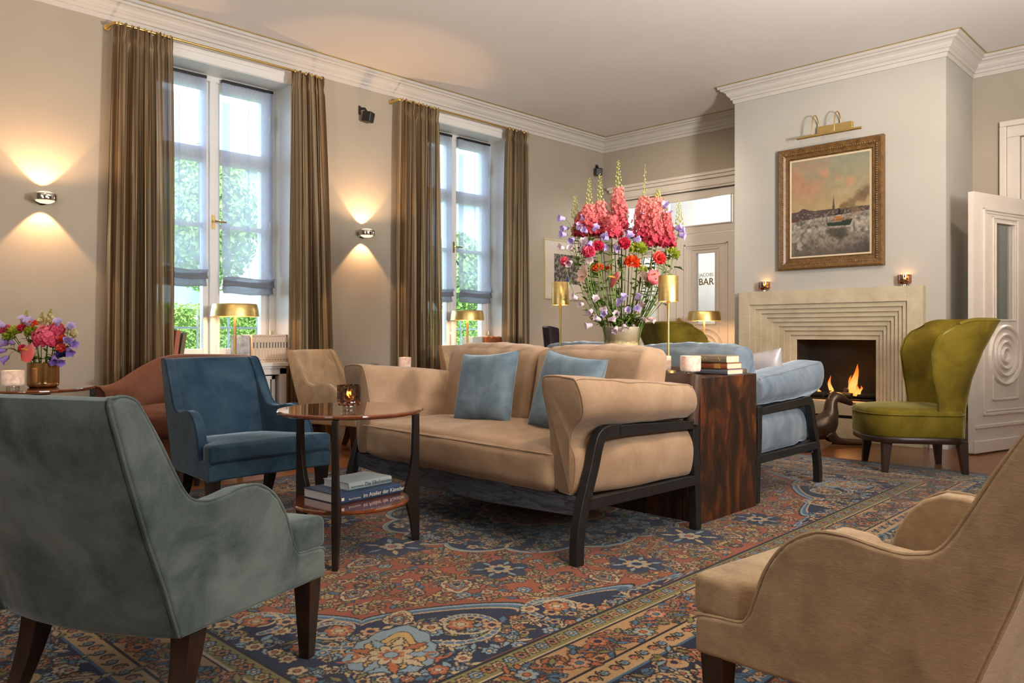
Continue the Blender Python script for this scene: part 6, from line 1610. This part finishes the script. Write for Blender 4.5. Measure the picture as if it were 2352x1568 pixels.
def ball_petals(mb, n, r, rnd, squash=0.7, pw=0.5, ruffle=0.3, low=-0.35):
    for i in range(n):
        z = low+(1-low)*(i+0.5)/n; a = i*2.39996; q = math.sqrt(max(0, 1-z*z)); d = Vector((q*math.cos(a), q*math.sin(a), z*squash)).normalized()
        d = (d+Vector((rnd.uniform(-.25, .25),)*3)).normalized()
        t = d.orthogonal().normalized(); t.rotate(Matrix.Rotation(rnd.uniform(0, 6.28), 3, d)); b = d.cross(t); R_ = r*rnd.uniform(0.8, 1.08); w = r*pw
        p0 = d*R_*0.25; p1 = d*R_*0.75; p2 = d*R_
        mb.add([p0-t*w*0.2, p0+t*w*0.2, p1-t*w*0.8+b*w*ruffle, p1+t*w*0.8-b*w*ruffle, p2-t*w+b*w*ruffle*1.3, p2+t*w-b*w*ruffle, p2+b*w*0.3+d*w*0.1], [(0, 1, 3, 2), (2, 3, 5, 6), (2, 6, 4)])
def leafblade(mb, p, d, L, w, droop=0.25, n=5):
    p = Vector(p); d = Vector(d).normalized(); side = d.cross(Vector((0, 0, 1)))
    if side.length < 0.1: side = Vector((1, 0, 0))
    side.normalize(); vs = []
    for i in range(n+1):
        t = i/n; q = p+d*L*t-Vector((0, 0, droop*L*t*t)); ww = w*math.sin(math.pi*(0.08+0.92*t)**0.8)+0.0004
        vs += [q-side*ww+Vector((0, 0, ww*0.35)), q, q+side*ww+Vector((0, 0, ww*0.35))]
    mb.add(vs, [(i*3+j, i*3+j+1, i*3+j+4, i*3+j+3) for i in range(n) for j in range(2)])

VZ = [0]
class Stem:
    """one cut flower standing in a vase; its base at the vase, everything else relative to it"""
    def __init__(self, name, label, cat, base, group):
        self.root = thing(name, label, cat, base, 0, group); self.base = Vector(base)
    def stem(self, pts, r0=0.0035, r1=0.0022, leaves=3, rnd=None, lw=0.008, ll=0.06, lmat='leaf', lo=0.35, hi=0.85):
        P = [Vector(p)-self.base for p in spline(pts, 5)]; m = MB(); m.tube(P, [r0+(r1-r0)*i/(len(P)-1) for i in range(len(P))], 6); m.build('stem', F['stem'], self.root)
        if leaves:
            m = MB()
            for k in range(leaves):
                i = int(len(P)*(lo+(hi-lo)*(k+0.5)/leaves)); a = rnd.uniform(0, 6.28); leafblade(m, P[min(i, len(P)-1)], (math.cos(a), math.sin(a), rnd.uniform(0.1, 0.9)), ll*rnd.uniform(0.7, 1.3), lw*rnd.uniform(0.7, 1.3))
            m.build('foliage', F[lmat], self.root, fix=False)
        return P
# picture directions in the room: right and away
RT, AW = Vector((0.698, -0.716, 0)), Vector((0.716, 0.698, 0))
def loc_of(o, r, z, a): return Vector(o)+RT*r+AW*a+Vector((0, 0, z))

def spike(st, P0, P1, r, mat, n, rnd, tip=0.0, name='blossom_spike', nb=5, fs_=0.0135, pw_=0.8):
    P0, P1 = Vector(P0)-st.base, Vector(P1)-st.base; ax = (P1-P0); L = ax.length; d = ax.normalized(); m = MB()
    for i in range(n):
        t = (i+0.5)/n; a = i*2.39996+rnd.uniform(-.3, .3); taper = 1.0-0.55*t**1.5
        side = d.orthogonal().normalized(); side.rotate(Matrix.Rotation(a, 3, d)); rr = r*taper*rnd.uniform(0.45, 1.08); s0 = len(m.v); q_ = fs_*(1.1-0.45*t)*rnd.uniform(0.75, 1.2)
        cup(m, nb, q_, q_*rnd.uniform(0.2, 0.8), rnd.uniform(0.0, 0.25), pw_); orient(m, s0, side+d*rnd.uniform(-0.5, 0.7)+Vector((rnd.uniform(-.4, .4), rnd.uniform(-.4, .4), 0)), P0+d*L*t+side*rr, rnd.uniform(0, 6))
    me_o = m.build(name, mat, st.root, smooth=False, fix=False)
    # measure of colour starts at the foot of the spike
    off = P0.copy(); 
    for v in me_o.data.vertices: v.co -= off
    me_o.location = off
    return me_o
def budtip(st, P0, P1, rnd, r=0.020, n=26):
    P0, P1 = Vector(P0)-st.base, Vector(P1)-st.base; d = (P1-P0).normalized(); L = (P1-P0).length; m = MB()
    m.tube([P0, (P0+P1)/2, P1], [0.0028, 0.002, 0.0012], 6)
    for i in range(n):
        t = (i+0.5)/n; a = i*2.39996; side = d.orthogonal().normalized(); side.rotate(Matrix.Rotation(a, 3, d)); rr = r*(1.15-0.8*t); p = P0+d*L*t; e = p+side*rr+d*rr*0.35
        m.tube([p, p+side*rr*0.7+d*rr*0.1, e], 0.0010, 4); m.sphere(e, 0.0058*(1.1-0.6*t), 5, 4, (1, 1, 1.3))
    m.build('bud_tip', F['bud'], st.root)

def make_bells(st, P, spots, mat, rnd, r=0.0175, L=0.044):
    for (p, d) in spots:
        m = MB(); bell(m, r*rnd.uniform(0.85, 1.1), L*rnd.uniform(0.85, 1.1)); p = Vector(p)-st.base; d = Vector(d).normalized()
        orient(m, 0, d, (0, 0, 0), rnd.uniform(0, 6)); b = m.build('bell', mat, st.root, fix=False); b.location = p
        m2 = MB(); base = min(P, key=lambda q: (q-p).length+abs(q.z-p.z+0.04)*0.5); m2.tube([base, (base+p)/2+Vector((0, 0, 0.01)), p], 0.0014, 5); s0 = len(m2.v)
        for k in range(5): 
            a = k*1.2566; side = d.orthogonal().normalized(); side.rotate(Matrix.Rotation(a, 3, d)); leafblade(m2, p-d*0.004, side*0.7+d*0.5, 0.018, 0.0035, 0.1, 3)
        m2.build('calyx', F['leaf'], st.root, fix=False)

rnd = random.Random(21)
VC = (3.876, 2.842, 0.771)            # big vase on the console
vr = thing('glass_vase', 'frosted sand-coloured glass vase of the big bouquet on the console', 'vase', VC)
m = MB(); m.lathe([(0, 0), (0.098, 0), (0.103, 0.006), (0.110, 0.265), (0.106, 0.268), (0.102, 0.265), (0.095, 0.012), (0, 0.010)], 48); m.build('vase_body', M['sand_vase'], vr, angle=50)
GBQ = 'flowers in the big bouquet on the console'
K = 4.77/1787
def PX(px, py, away=0.0):
    """point of the bouquet: offset from the vase axis (right, up, away), metres"""
    return Vector((VC[0], VC[1], 0))+RT*((px-1425)*K)+AW*away+Vector((0, 0, 1+(765-py)*K))
def base_pt(px): 
    q = max(-0.085, min(0.085, (px-1425)*K*0.42)); return Vector(VC)+RT*q+AW*rnd.uniform(-0.05, 0.05)+Vector((0, 0, 0.02))
def path(px, py, away, bow=0.35):
    b = base_pt(px); e = PX(px, py, away); rim = Vector((b.x, b.y, VC[2]+0.26))+RT*((px-1425)*K*0.10); mid = rim*0.45+e*0.55+RT*((px-1425)*K*0.10); mid.z = rim.z*0.5+e.z*0.5
    return b, [b, rim, mid, e]
for lab, px, ytop, ybot, away, r, mat, tip in (
    ('tallest pink larkspur spike at the middle of the big bouquet', 1418, 432, 528, 0.00, 0.052, 'pink', (1417, 370)),
    ('coral larkspur spike left of the tallest one in the big bouquet', 1378, 462, 540, 0.03, 0.055, 'coral', (1376, 398)),
    ('coral larkspur spike at the left of the pink cluster', 1348, 472, 538, -0.02, 0.055, 'coral', (1350, 412)),
    ('red pink larkspur spike right of the middle with a bare stalk above', 1473, 455, 548, -0.03, 0.062, 'pink', (1477, 380)),
    ('deep pink larkspur spike at the right of the big bouquet', 1507, 452, 560, 0.03, 0.056, 'pink', (1511, 432)),
    ('short pink larkspur spike low between the two main clusters', 1400, 500, 545, -0.06, 0.05, 'coral', None),
    ('short coral larkspur spike at the outer left of the pink cluster', 1333, 488, 540, 0.02, 0.045, 'coral', None),
    ('red pink larkspur spike between the two right-hand spikes', 1492, 470, 565, -0.06, 0.055, 'pink', None),
    ('short red pink larkspur spike at the outer right of the cluster', 1526, 490, 565, -0.02, 0.045, 'pink', None)):
    b, pts = path(px, ybot, away); st = Stem('larkspur', lab, 'flower', b, GBQ); st.stem(pts, 0.004, 0.003, 9, rnd, 0.009, 0.075, 'leaf', 0.45, 0.98)
    spike(st, PX(px, ybot, away), PX(px+(tip[0]-px)*0.4 if tip else px, ytop, away), r*1.15, F[mat], 300, rnd, fs_=0.0125, pw_=0.62)
    if tip: budtip(st, PX(px+(tip[0]-px)*0.4, ytop+4, away), PX(tip[0], tip[1], away), rnd, 0.018 if tip[0] != 1477 else 0.012, 26 if tip[0] != 1477 else 10)
for lab, px, y0, y1, away in (('thin green bud stalk at the far left of the big bouquet', 1320, 505, 450, 0.02), ('thin green bud stalk at the far right of the big bouquet', 1561, 520, 458, 0.04)):
    b, pts = path(px, y0, away); st = Stem('bud_stalk', lab, 'flower', b, GBQ); st.stem(pts, 0.003, 0.002, 3, rnd); budtip(st, PX(px, y0, away), PX(px-2, y1, away), rnd, 0.022, 30)
bells = (
    ('lilac bellflower stem at the upper left of the big bouquet', 1312, 520, -0.02, 'lilac', [(1296, 505, -1, 0.1), (1302, 524, -1, -0.2), (1298, 541, -1, 0), (1316, 548, -0.6, -0.5), (1331, 512, 0.3, 0.5), (1322, 530, 0.2, 0.4)]),
    ('lilac bellflower stem under the left pink cluster', 1350, 545, -0.08, 'lilac', [(1343, 538, -0.5, 0.3), (1356, 535, 0.4, 0.5), (1372, 548, 0.5, 0.1), (1378, 562, 0.3, -0.4), (1352, 558, -0.3, -0.6)]),
    ('lilac bellflower stem in the middle under the tallest spike', 1394, 562, -0.09, 'lilac', [(1390, 556, -0.5, 0.2), (1402, 567, 0.4, -0.4), (1432, 552, 0.3, 0.4), (1447, 556, 0.6, 0)]),
    ('white bellflower stem at the left edge of the big bouquet', 1318, 585, -0.04, 'pale', [(1311, 577, -0.5, 0.6), (1327, 577, 0.5, 0.2), (1310, 602, -0.6, -0.4), (1342, 597, 0.5, -0.3), (1292, 574, -1, 0.2), (1333, 562, 0.3, 0.5)]),
    ('lilac bellflower stem at the upper right of the big bouquet', 1543, 520, 0.0, 'lilac', [(1536, 500, -0.2, 0.8), (1545, 527, 0.7, 0.3), (1553, 541, 0.8, -0.2), (1532, 547, -0.4, -0.5), (1553, 530, 0.9, 0.1), (1528, 515, -0.5, 0.3), (1526, 478, -0.2, 0.6)]),
    ('lilac bellflower stem behind the red pink spike', 1462, 560, 0.05, 'lilac', [(1452, 545, -0.5, 0.3), (1447, 535, -0.4, 0.4), (1478, 560, 0.4, -0.3), (1470, 548, 0.2, 0.3)]),
    ('pale bellflower spray drooping over the left rim of the vase', 1345, 705, -0.09, 'pale', [(1322, 688, -1, 0.5), (1335, 700, -1, -0.1), (1358, 694, 0.2, 0.6), (1353, 712, -0.5, -0.5), (1370, 710, 0.6, -0.2)]),
    ('white bellflower low above the left rim of the vase', 1376, 735, -0.10, 'pale', [(1355, 746, -1, -0.2), (1372, 736, -0.7, 0.3), (1388, 735, 0.6, 0.1)]),
    ('lilac bellflower low above the middle of the vase', 1408, 712, -0.10, 'lilac', [(1385, 720, -0.7, -0.2), (1410, 704, 0.2, 0.6), (1420, 693, 0.2, 0.9)]),
    ('white bellflower at the front rim of the vase', 1418, 738, -0.11, 'pale', [(1410, 729, -0.2, 0.5), (1424, 746, 0.2, -0.5), (1408, 750, -0.3, -0.6)]),
    ('lilac bellflower right above the vase', 1442, 718, -0.09, 'lilac', [(1437, 718, -0.2, 0.2), (1452, 690, 0.4, 0.8), (1446, 712, 0.5, 0.2)]),
    ('pale bellflower at the right rim of the vase', 1460, 722, -0.07, 'pale', [(1460, 706, 0.6, 0.5), (1464, 731, 0.8, -0.2), (1478, 731, 0.9, -0.3)]))
for lab, px, py, away, mat, sp in bells:
    b, pts = path(px, py+10, away*0.7); st = Stem('bellflower', lab, 'flower', b, GBQ)
    P = st.stem(pts, 0.0032, 0.002, 11, rnd, 0.011, 0.055, 'leaf', 0.5, 1.0)
    make_bells(st, P, [(PX(x, y, away+rnd.uniform(-.03, .03)), RT*dx+Vector((0, 0, dz))+AW*rnd.uniform(-0.9, -0.2)) for x, y, dx, dz in sp], F[mat], rnd)
for lab, px, py, away, mat, r, dx in (
    ('pink carnation at the far left of the big bouquet', 1294, 601, -0.02, 'carn', 0.028, -0.6), ('pink carnation beside the white bells at the left', 1346, 582, -0.10, 'carn', 0.038, -0.1), ('pink carnation above its twin, under the left pink cluster', 1368, 568, -0.08, 'crim', 0.032, 0.1),
    ('crimson carnation in the middle of the big bouquet', 1425, 564, -0.11, 'crim', 0.036, 0.2), ('coral carnation at the right above the anthurium', 1507, 595, -0.06, 'corl', 0.040, 0.3), ('crimson carnation at the upper right edge', 1537, 559, 0.0, 'crim', 0.026, 0.6)):
    b, pts = path(px, py+8, away); st = Stem('carnation', lab, 'flower', b, GBQ); P = st.stem(pts, 0.003, 0.0022, 3, rnd, 0.004, 0.07)
    m = MB(); ball_petals(m, 70, r, rnd, 0.75, 0.42, 0.5); orient(m, 0, Vector((0, 0, 0.5))+RT*dx-AW*0.8, (0, 0, 0)); o = m.build('flower_head', F[mat], st.root, smooth=False, fix=False); o.location = PX(px, py, away)-st.base
    m = MB(); m.tube([P[-1], P[-1]*0.4+o.location*0.6], [0.004, 0.010], 8); m.build('calyx', F['stem'], st.root)
for lab, px, py, away, mat, r, dx, n, pw in (
    ('big green chrysanthemum in the middle of the big bouquet', 1458, 577, -0.10, 'mum', 0.055, 0.0, 150, 0.11), ('green chrysanthemum at the right edge of the big bouquet', 1541, 584, -0.02, 'mum', 0.045, 0.7, 130, 0.11), ('small green chrysanthemum above the right anthurium', 1470, 622, -0.07, 'mum', 0.028, 0.2, 70, 0.15),
    ('orange red dahlia below the green chrysanthemum', 1444, 607, -0.09, 'orange', 0.052, 0.0, 110, 0.14), ('orange dahlia at the left of the stems', 1370, 617, -0.03, 'orange', 0.036, -0.3, 70, 0.16), ('small orange dahlia half hidden among the stems', 1397, 617, 0.04, 'orange', 0.028, 0.0, 50, 0.18)):
    b, pts = path(px, py+6, away); st = Stem('chrysanthemum' if mat == 'mum' else 'dahlia', lab, 'flower', b, GBQ); st.stem(pts, 0.0034, 0.0026, 4, rnd, 0.012, 0.06)
    m = MB(); ball_petals(m, n, r, rnd, 0.6, pw, 0.2, -0.25); orient(m, 0, Vector((0, 0, 0.9))+RT*dx-AW*0.45, (0, 0, 0)); o = m.build('flower_head', F[mat], st.root, smooth=False, fix=False); o.location = PX(px, py, away)-st.base
def anthurium(st, p, d, r, roll, mat):
    n = 28; m = MB(); ring = []; vs = [(0, 0, 0)]
    for i in range(n):
        a = 2*math.pi*i/n; q = r*(0.62+0.38*math.cos(a*0.5)**2)*(1.0+0.22*math.cos(2*a)*0.6); q *= 1-0.42*math.exp(-((a-math.pi)/0.32)**2)
        vs.append((q*math.sin(a)*0.92, q*math.cos(a), -0.12*q*q/r+0.10*abs(math.sin(a))*q)); 
    vs += [(x*0.55, y*0.55, z*0.2) for x, y, z in vs[1:]]
    fs = [(0, 1+n+i, 1+n+(i+1) % n) for i in range(n)]+[(1+n+i, 1+i, 1+(i+1) % n, 1+n+(i+1) % n) for i in range(n)]
    m.add(vs, fs); orient(m, 0, d, (0, 0, 0), roll); o = m.build('spathe', mat, st.root, fix=False, solid=0.002); o.location = p
    m = MB(); m.tube([(0, 0, 0.001), (0, 0.004, 0.02), (0, 0.014, r*0.75)], [0.005, 0.0055, 0.003], 8); orient(m, 0, d, (0, 0, 0), roll); o = m.build('spadix', F['yellow'], st.root); o.location = p
for lab, px, py, away, r, d, roll in (('rose anthurium turned edge-on among the stems', 1407, 640, -0.08, 0.062, RT*-0.75-AW*0.35+Vector((0, 0, 0.35)), 0.5), ('rose anthurium facing right above the gold lamp', 1495, 632, -0.06, 0.058, RT*0.15-AW*0.9+Vector((0, 0, 0.3)), 2.4)):
    b, pts = path(px, py, away); st = Stem('anthurium', lab, 'flower', b, GBQ); st.stem(pts, 0.0042, 0.0034, 0, rnd); anthurium(st, PX(px, py, away)-st.base, d, r, roll, F['anth'])
for lab, px, py, away, dx in (('blush lily opening to the left over the stems', 1343, 634, -0.06, -0.9), ('blush lily low among the stems at right', 1466, 634, -0.02, 0.7)):
    b, pts = path(px, py, away); st = Stem('lily', lab, 'flower', b, GBQ); st.stem(pts, 0.0038, 0.0026, 3, rnd, 0.010, 0.08)
    m = MB(); cup(m, 6, 0.048, 0.035, 0.25, 0.75); orient(m, 0, RT*dx-AW*0.5+Vector((0, 0, 0.25)), (0, 0, 0)); o = m.build('flower_head', F['lily'], st.root, fix=False); o.location = PX(px, py, away)-st.base
for lab, px, py, away, n in (('leafy green branch with dark leaves at the right of the big bouquet', 1545, 615, -0.02, 5), ('leafy green branch at the left of the big bouquet', 1330, 555, 0.03, 9), ('leafy green branch filling the middle of the big bouquet', 1420, 585, 0.02, 22), ('leafy green branch behind the right larkspur', 1500, 570, 0.06, 18), ('leafy green branch in the left middle of the big bouquet', 1372, 585, 0.0, 20), ('fine green branch low round the vase rim', 1400, 728, -0.08, 20), ('fine green branch low at the right of the vase rim', 1448, 728, -0.06, 18), ('leafy green branch behind the coral larkspur', 1350, 560, 0.07, 18), ('leafy green branch at the upper right behind the bellflowers', 1535, 545, 0.05, 16)):
    b, pts = path(px, py, away); st = Stem('leafy_branch', lab, 'branch', b, GBQ); P = st.stem(pts, 0.0035, 0.002, 0, rnd); m = MB()
    dark = n == 5
    for k in range(n):
        i = int(len(P)*(0.55+0.45*(k+0.5)/n)); a = rnd.uniform(0, 6.28); d = (RT*math.cos(a)+AW*math.sin(a)*0.9+Vector((0, 0, rnd.uniform(-.3, .8)))); leafblade(m, P[min(i, len(P)-1)], d, rnd.uniform(0.055, 0.10), rnd.uniform(0.011, 0.019))
    if dark: leafblade(m, P[-1], RT*0.9+Vector((0, 0, -0.1)), 0.06, 0.016)
    m.build('foliage', F['dleaf' if dark else 'leaf'], st.root, fix=False)
# bare stems filling the waist of the bouquet
for k, (x0, x1, y1, aw) in enumerate(((1395, 1355, 600, 0.04), (1402, 1372, 590, -0.05), (1408, 1385, 570, 0.05), (1415, 1400, 560, -0.02), (1420, 1412, 560, 0.06), (1428, 1432, 570, -0.05), (1433, 1446, 575, 0.05), (1438, 1462, 590, -0.03), (1444, 1480, 590, 0.05), (1450, 1496, 580, 0.0), (1390, 1338, 610, 0.0))):
    words2 = ('first', 'second', 'third', 'fourth', 'fifth', 'sixth', 'seventh', 'eighth', 'ninth', 'tenth', 'eleventh')
    b = base_pt(x0); st = Stem('flower_stem', 'bare green stem in the waist of the big bouquet', 'stem', b, 'bare stems in the big bouquet')
    st.stem([b, Vector((b.x, b.y, VC[2]+0.26)), PX((x0+x1)/2, 690, aw*0.5), PX(x1, y1, aw)], 0.0042, 0.0032, 3, rnd, 0.007, 0.12)

# ---- small bouquet in the gold vase by the left wall
SV = Vector((1.475, 5.64, 0.656))
gv = thing('gold_vase', 'golden mercury glass vase of the small bouquet by the left wall', 'vase', SV)
m = MB(); m.lathe([(0, 0), (0.078, 0), (0.090, 0.012), (0.0915, 0.03), (0.0905, 0.155), (0.086, 0.156), (0.085, 0.15), (0.083, 0.02), (0, 0.015)], 44); m.build('vase_body', M['gold_glass'], gv, angle=50)
GS = 'flowers in the small bouquet by the left wall'
K2 = 4.98/1787
def PS(px, py, away=0.0): return Vector((SV.x, SV.y, 0))+RT*((px-95)*K2)+AW*away+Vector((0, 0, 1+(765-py)*K2))
def spath(px, py, away):
    q = max(-0.06, min(0.06, (px-95)*K2*0.4)); b = SV+RT*q+Vector((0, 0, 0.03)); e = PS(px, py, away); rim = b+RT*q*0.2+Vector((0, 0, 0.12)); return b, [b, rim, rim*0.5+e*0.5+Vector((0, 0, 0.01)), e]
for lab, px, y0, y1 in (('cream snapdragon spike at the left of the small bouquet', 50, 745, 712), ('cream snapdragon spike in the middle of the small bouquet', 86, 745, 716), ('cream snapdragon spike, tallest, right of the middle of the small bouquet', 106, 740, 708)):
    b, pts = spath(px, y0, 0.02); st = Stem('snapdragon', lab, 'flower', b, GS); st.stem(pts, 0.003, 0.0024, 3, rnd, 0.006, 0.04)
    m_ = spike(st, PS(px, y0, 0.02), PS(px+1, y1+14, 0.02), 0.022, F['cream'], 26, rnd); budtip(st, PS(px+1, y1+15, 0.02), PS(px+3, y1, 0.02), rnd, 0.008, 16)
for lab, px, py, r in (('big pink hydrangea head at the middle of the small bouquet', 112, 778, 0.084), ('pink hydrangea head at the upper right of the small bouquet', 132, 758, 0.045)):
    b, pts = spath(px, py, -0.03); st = Stem('hydrangea', lab, 'flower', b, GS); st.stem(pts, 0.004, 0.003, 3, rnd, 0.014, 0.06); m = MB()
    for i in range(170 if r > 0.06 else 80):
        z = 1-1.5*(i+0.5)/(170 if r > 0.06 else 80); a = i*2.39996; q = math.sqrt(max(0, 1-z*z)); d = Vector((q*math.cos(a), q*math.sin(a), z)); s0 = len(m.v); cup(m, 4, 0.0125, 0.005, 0.15, 0.75); orient(m, s0, d, d*r*rnd.uniform(0.8, 1.05), rnd.uniform(0, 6))
    o = m.build('flower_head', F['carn'], st.root, smooth=False, fix=False); o.location = PS(px, py, -0.03)-st.base
b, pts = spath(84, 806, -0.10); st = Stem('anthurium', 'rose anthurium hanging over the front of the gold vase', 'flower', b, GS); st.stem(pts, 0.0042, 0.0034, 0, rnd); anthurium(st, PS(84, 803, -0.11)-st.base, -AW*0.9+Vector((0, 0, 0.4))-RT*0.2, 0.072, 2.5, F['anth'])
for lab, px, py, mat, r, dx, n, pw, nm in (('green chrysanthemum at the left of the small bouquet', 34, 768, 'mum', 0.048, -0.5, 130, 0.12, 'chrysanthemum'), ('green chrysanthemum in the middle of the small bouquet', 77, 762, 'mum', 0.036, 0, 100, 0.13, 'chrysanthemum'), ('pink carnation at the far left of the small bouquet', 18, 757, 'carn', 0.028, -0.7, 60, 0.4, 'carnation'), ('orange red dahlia at the top of the small bouquet', 80, 744, 'orange', 0.026, 0, 60, 0.18, 'dahlia'), ('coral carnation at the right of the small bouquet', 145, 800, 'corl', 0.026, 0.4, 50, 0.4, 'carnation'), ('cream stock head at the right of the small bouquet', 168, 766, 'cream', 0.030, 0.6, 60, 0.35, 'stock_flower'), ('dark blue iris low at the right of the small bouquet', 144, 812, 'navy', 0.026, 0.4, 40, 0.4, 'iris'), ('pink carnation between the two green heads of the small bouquet', 55, 753, 'crim', 0.022, -0.1, 50, 0.4, 'carnation'), ('pink carnation low at the left of the anthurium', 56, 800, 'crim', 0.022, -0.4, 50, 0.4, 'carnation'), ('orange dahlia at the right centre of the small bouquet', 150, 778, 'orange', 0.024, 0.4, 50, 0.2, 'dahlia')):
    b, pts = spath(px, py, -0.03); st = Stem(nm, lab, 'flower', b, GS); st.stem(pts, 0.003, 0.0024, 3, rnd, 0.012, 0.05)
    m = MB(); ball_petals(m, n, r*1.22, rnd, 0.6, pw, 0.3, -0.3); orient(m, 0, Vector((0, 0, 0.7))+RT*dx-AW*0.5, (0, 0, 0)); o = m.build('flower_head', F[mat], st.root, smooth=False, fix=False); o.location = PS(px, py, -0.04)-st.base
for lab, px, py, mat, sp in (('violet bellflower stem at the left of the small bouquet', 30, 800, 'violet', [(28, 788, -1, 0.1), (22, 803, -1, -0.2), (27, 818, -0.8, -0.7), (40, 790, -0.3, 0.4)]), ('lilac bellflower stem behind the left chrysanthemum', 60, 748, 'lilac', [(20, 750, -0.8, 0.5), (63, 742, 0, 0.8), (72, 748, 0.3, 0.6)]), ('violet bellflower stem at the right of the small bouquet', 160, 790, 'violet', [(158, 786, 0.5, 0.3), (168, 790, 0.9, 0), (162, 800, 0.6, -0.6)]), ('lilac bellflower drooping over the right rim of the gold vase', 132, 822, 'violet', [(130, 818, 0.4, -0.7), (140, 826, 0.8, -0.5)]), ('lilac bellflower behind the pink hydrangea', 140, 750, 'lilac', [(138, 748, 0.3, 0.7), (163, 755, 0.7, 0.5)])):
    b, pts = spath(px, py, -0.03); st = Stem('bellflower', lab, 'flower', b, GS); P = st.stem(pts, 0.003, 0.002, 10, rnd, 0.013, 0.06)
    make_bells(st, P, [(PS(x, y, -0.05), RT*dx+Vector((0, 0, dz))-AW*0.5) for x, y, dx, dz in sp], F[mat], rnd, 0.022, 0.050)
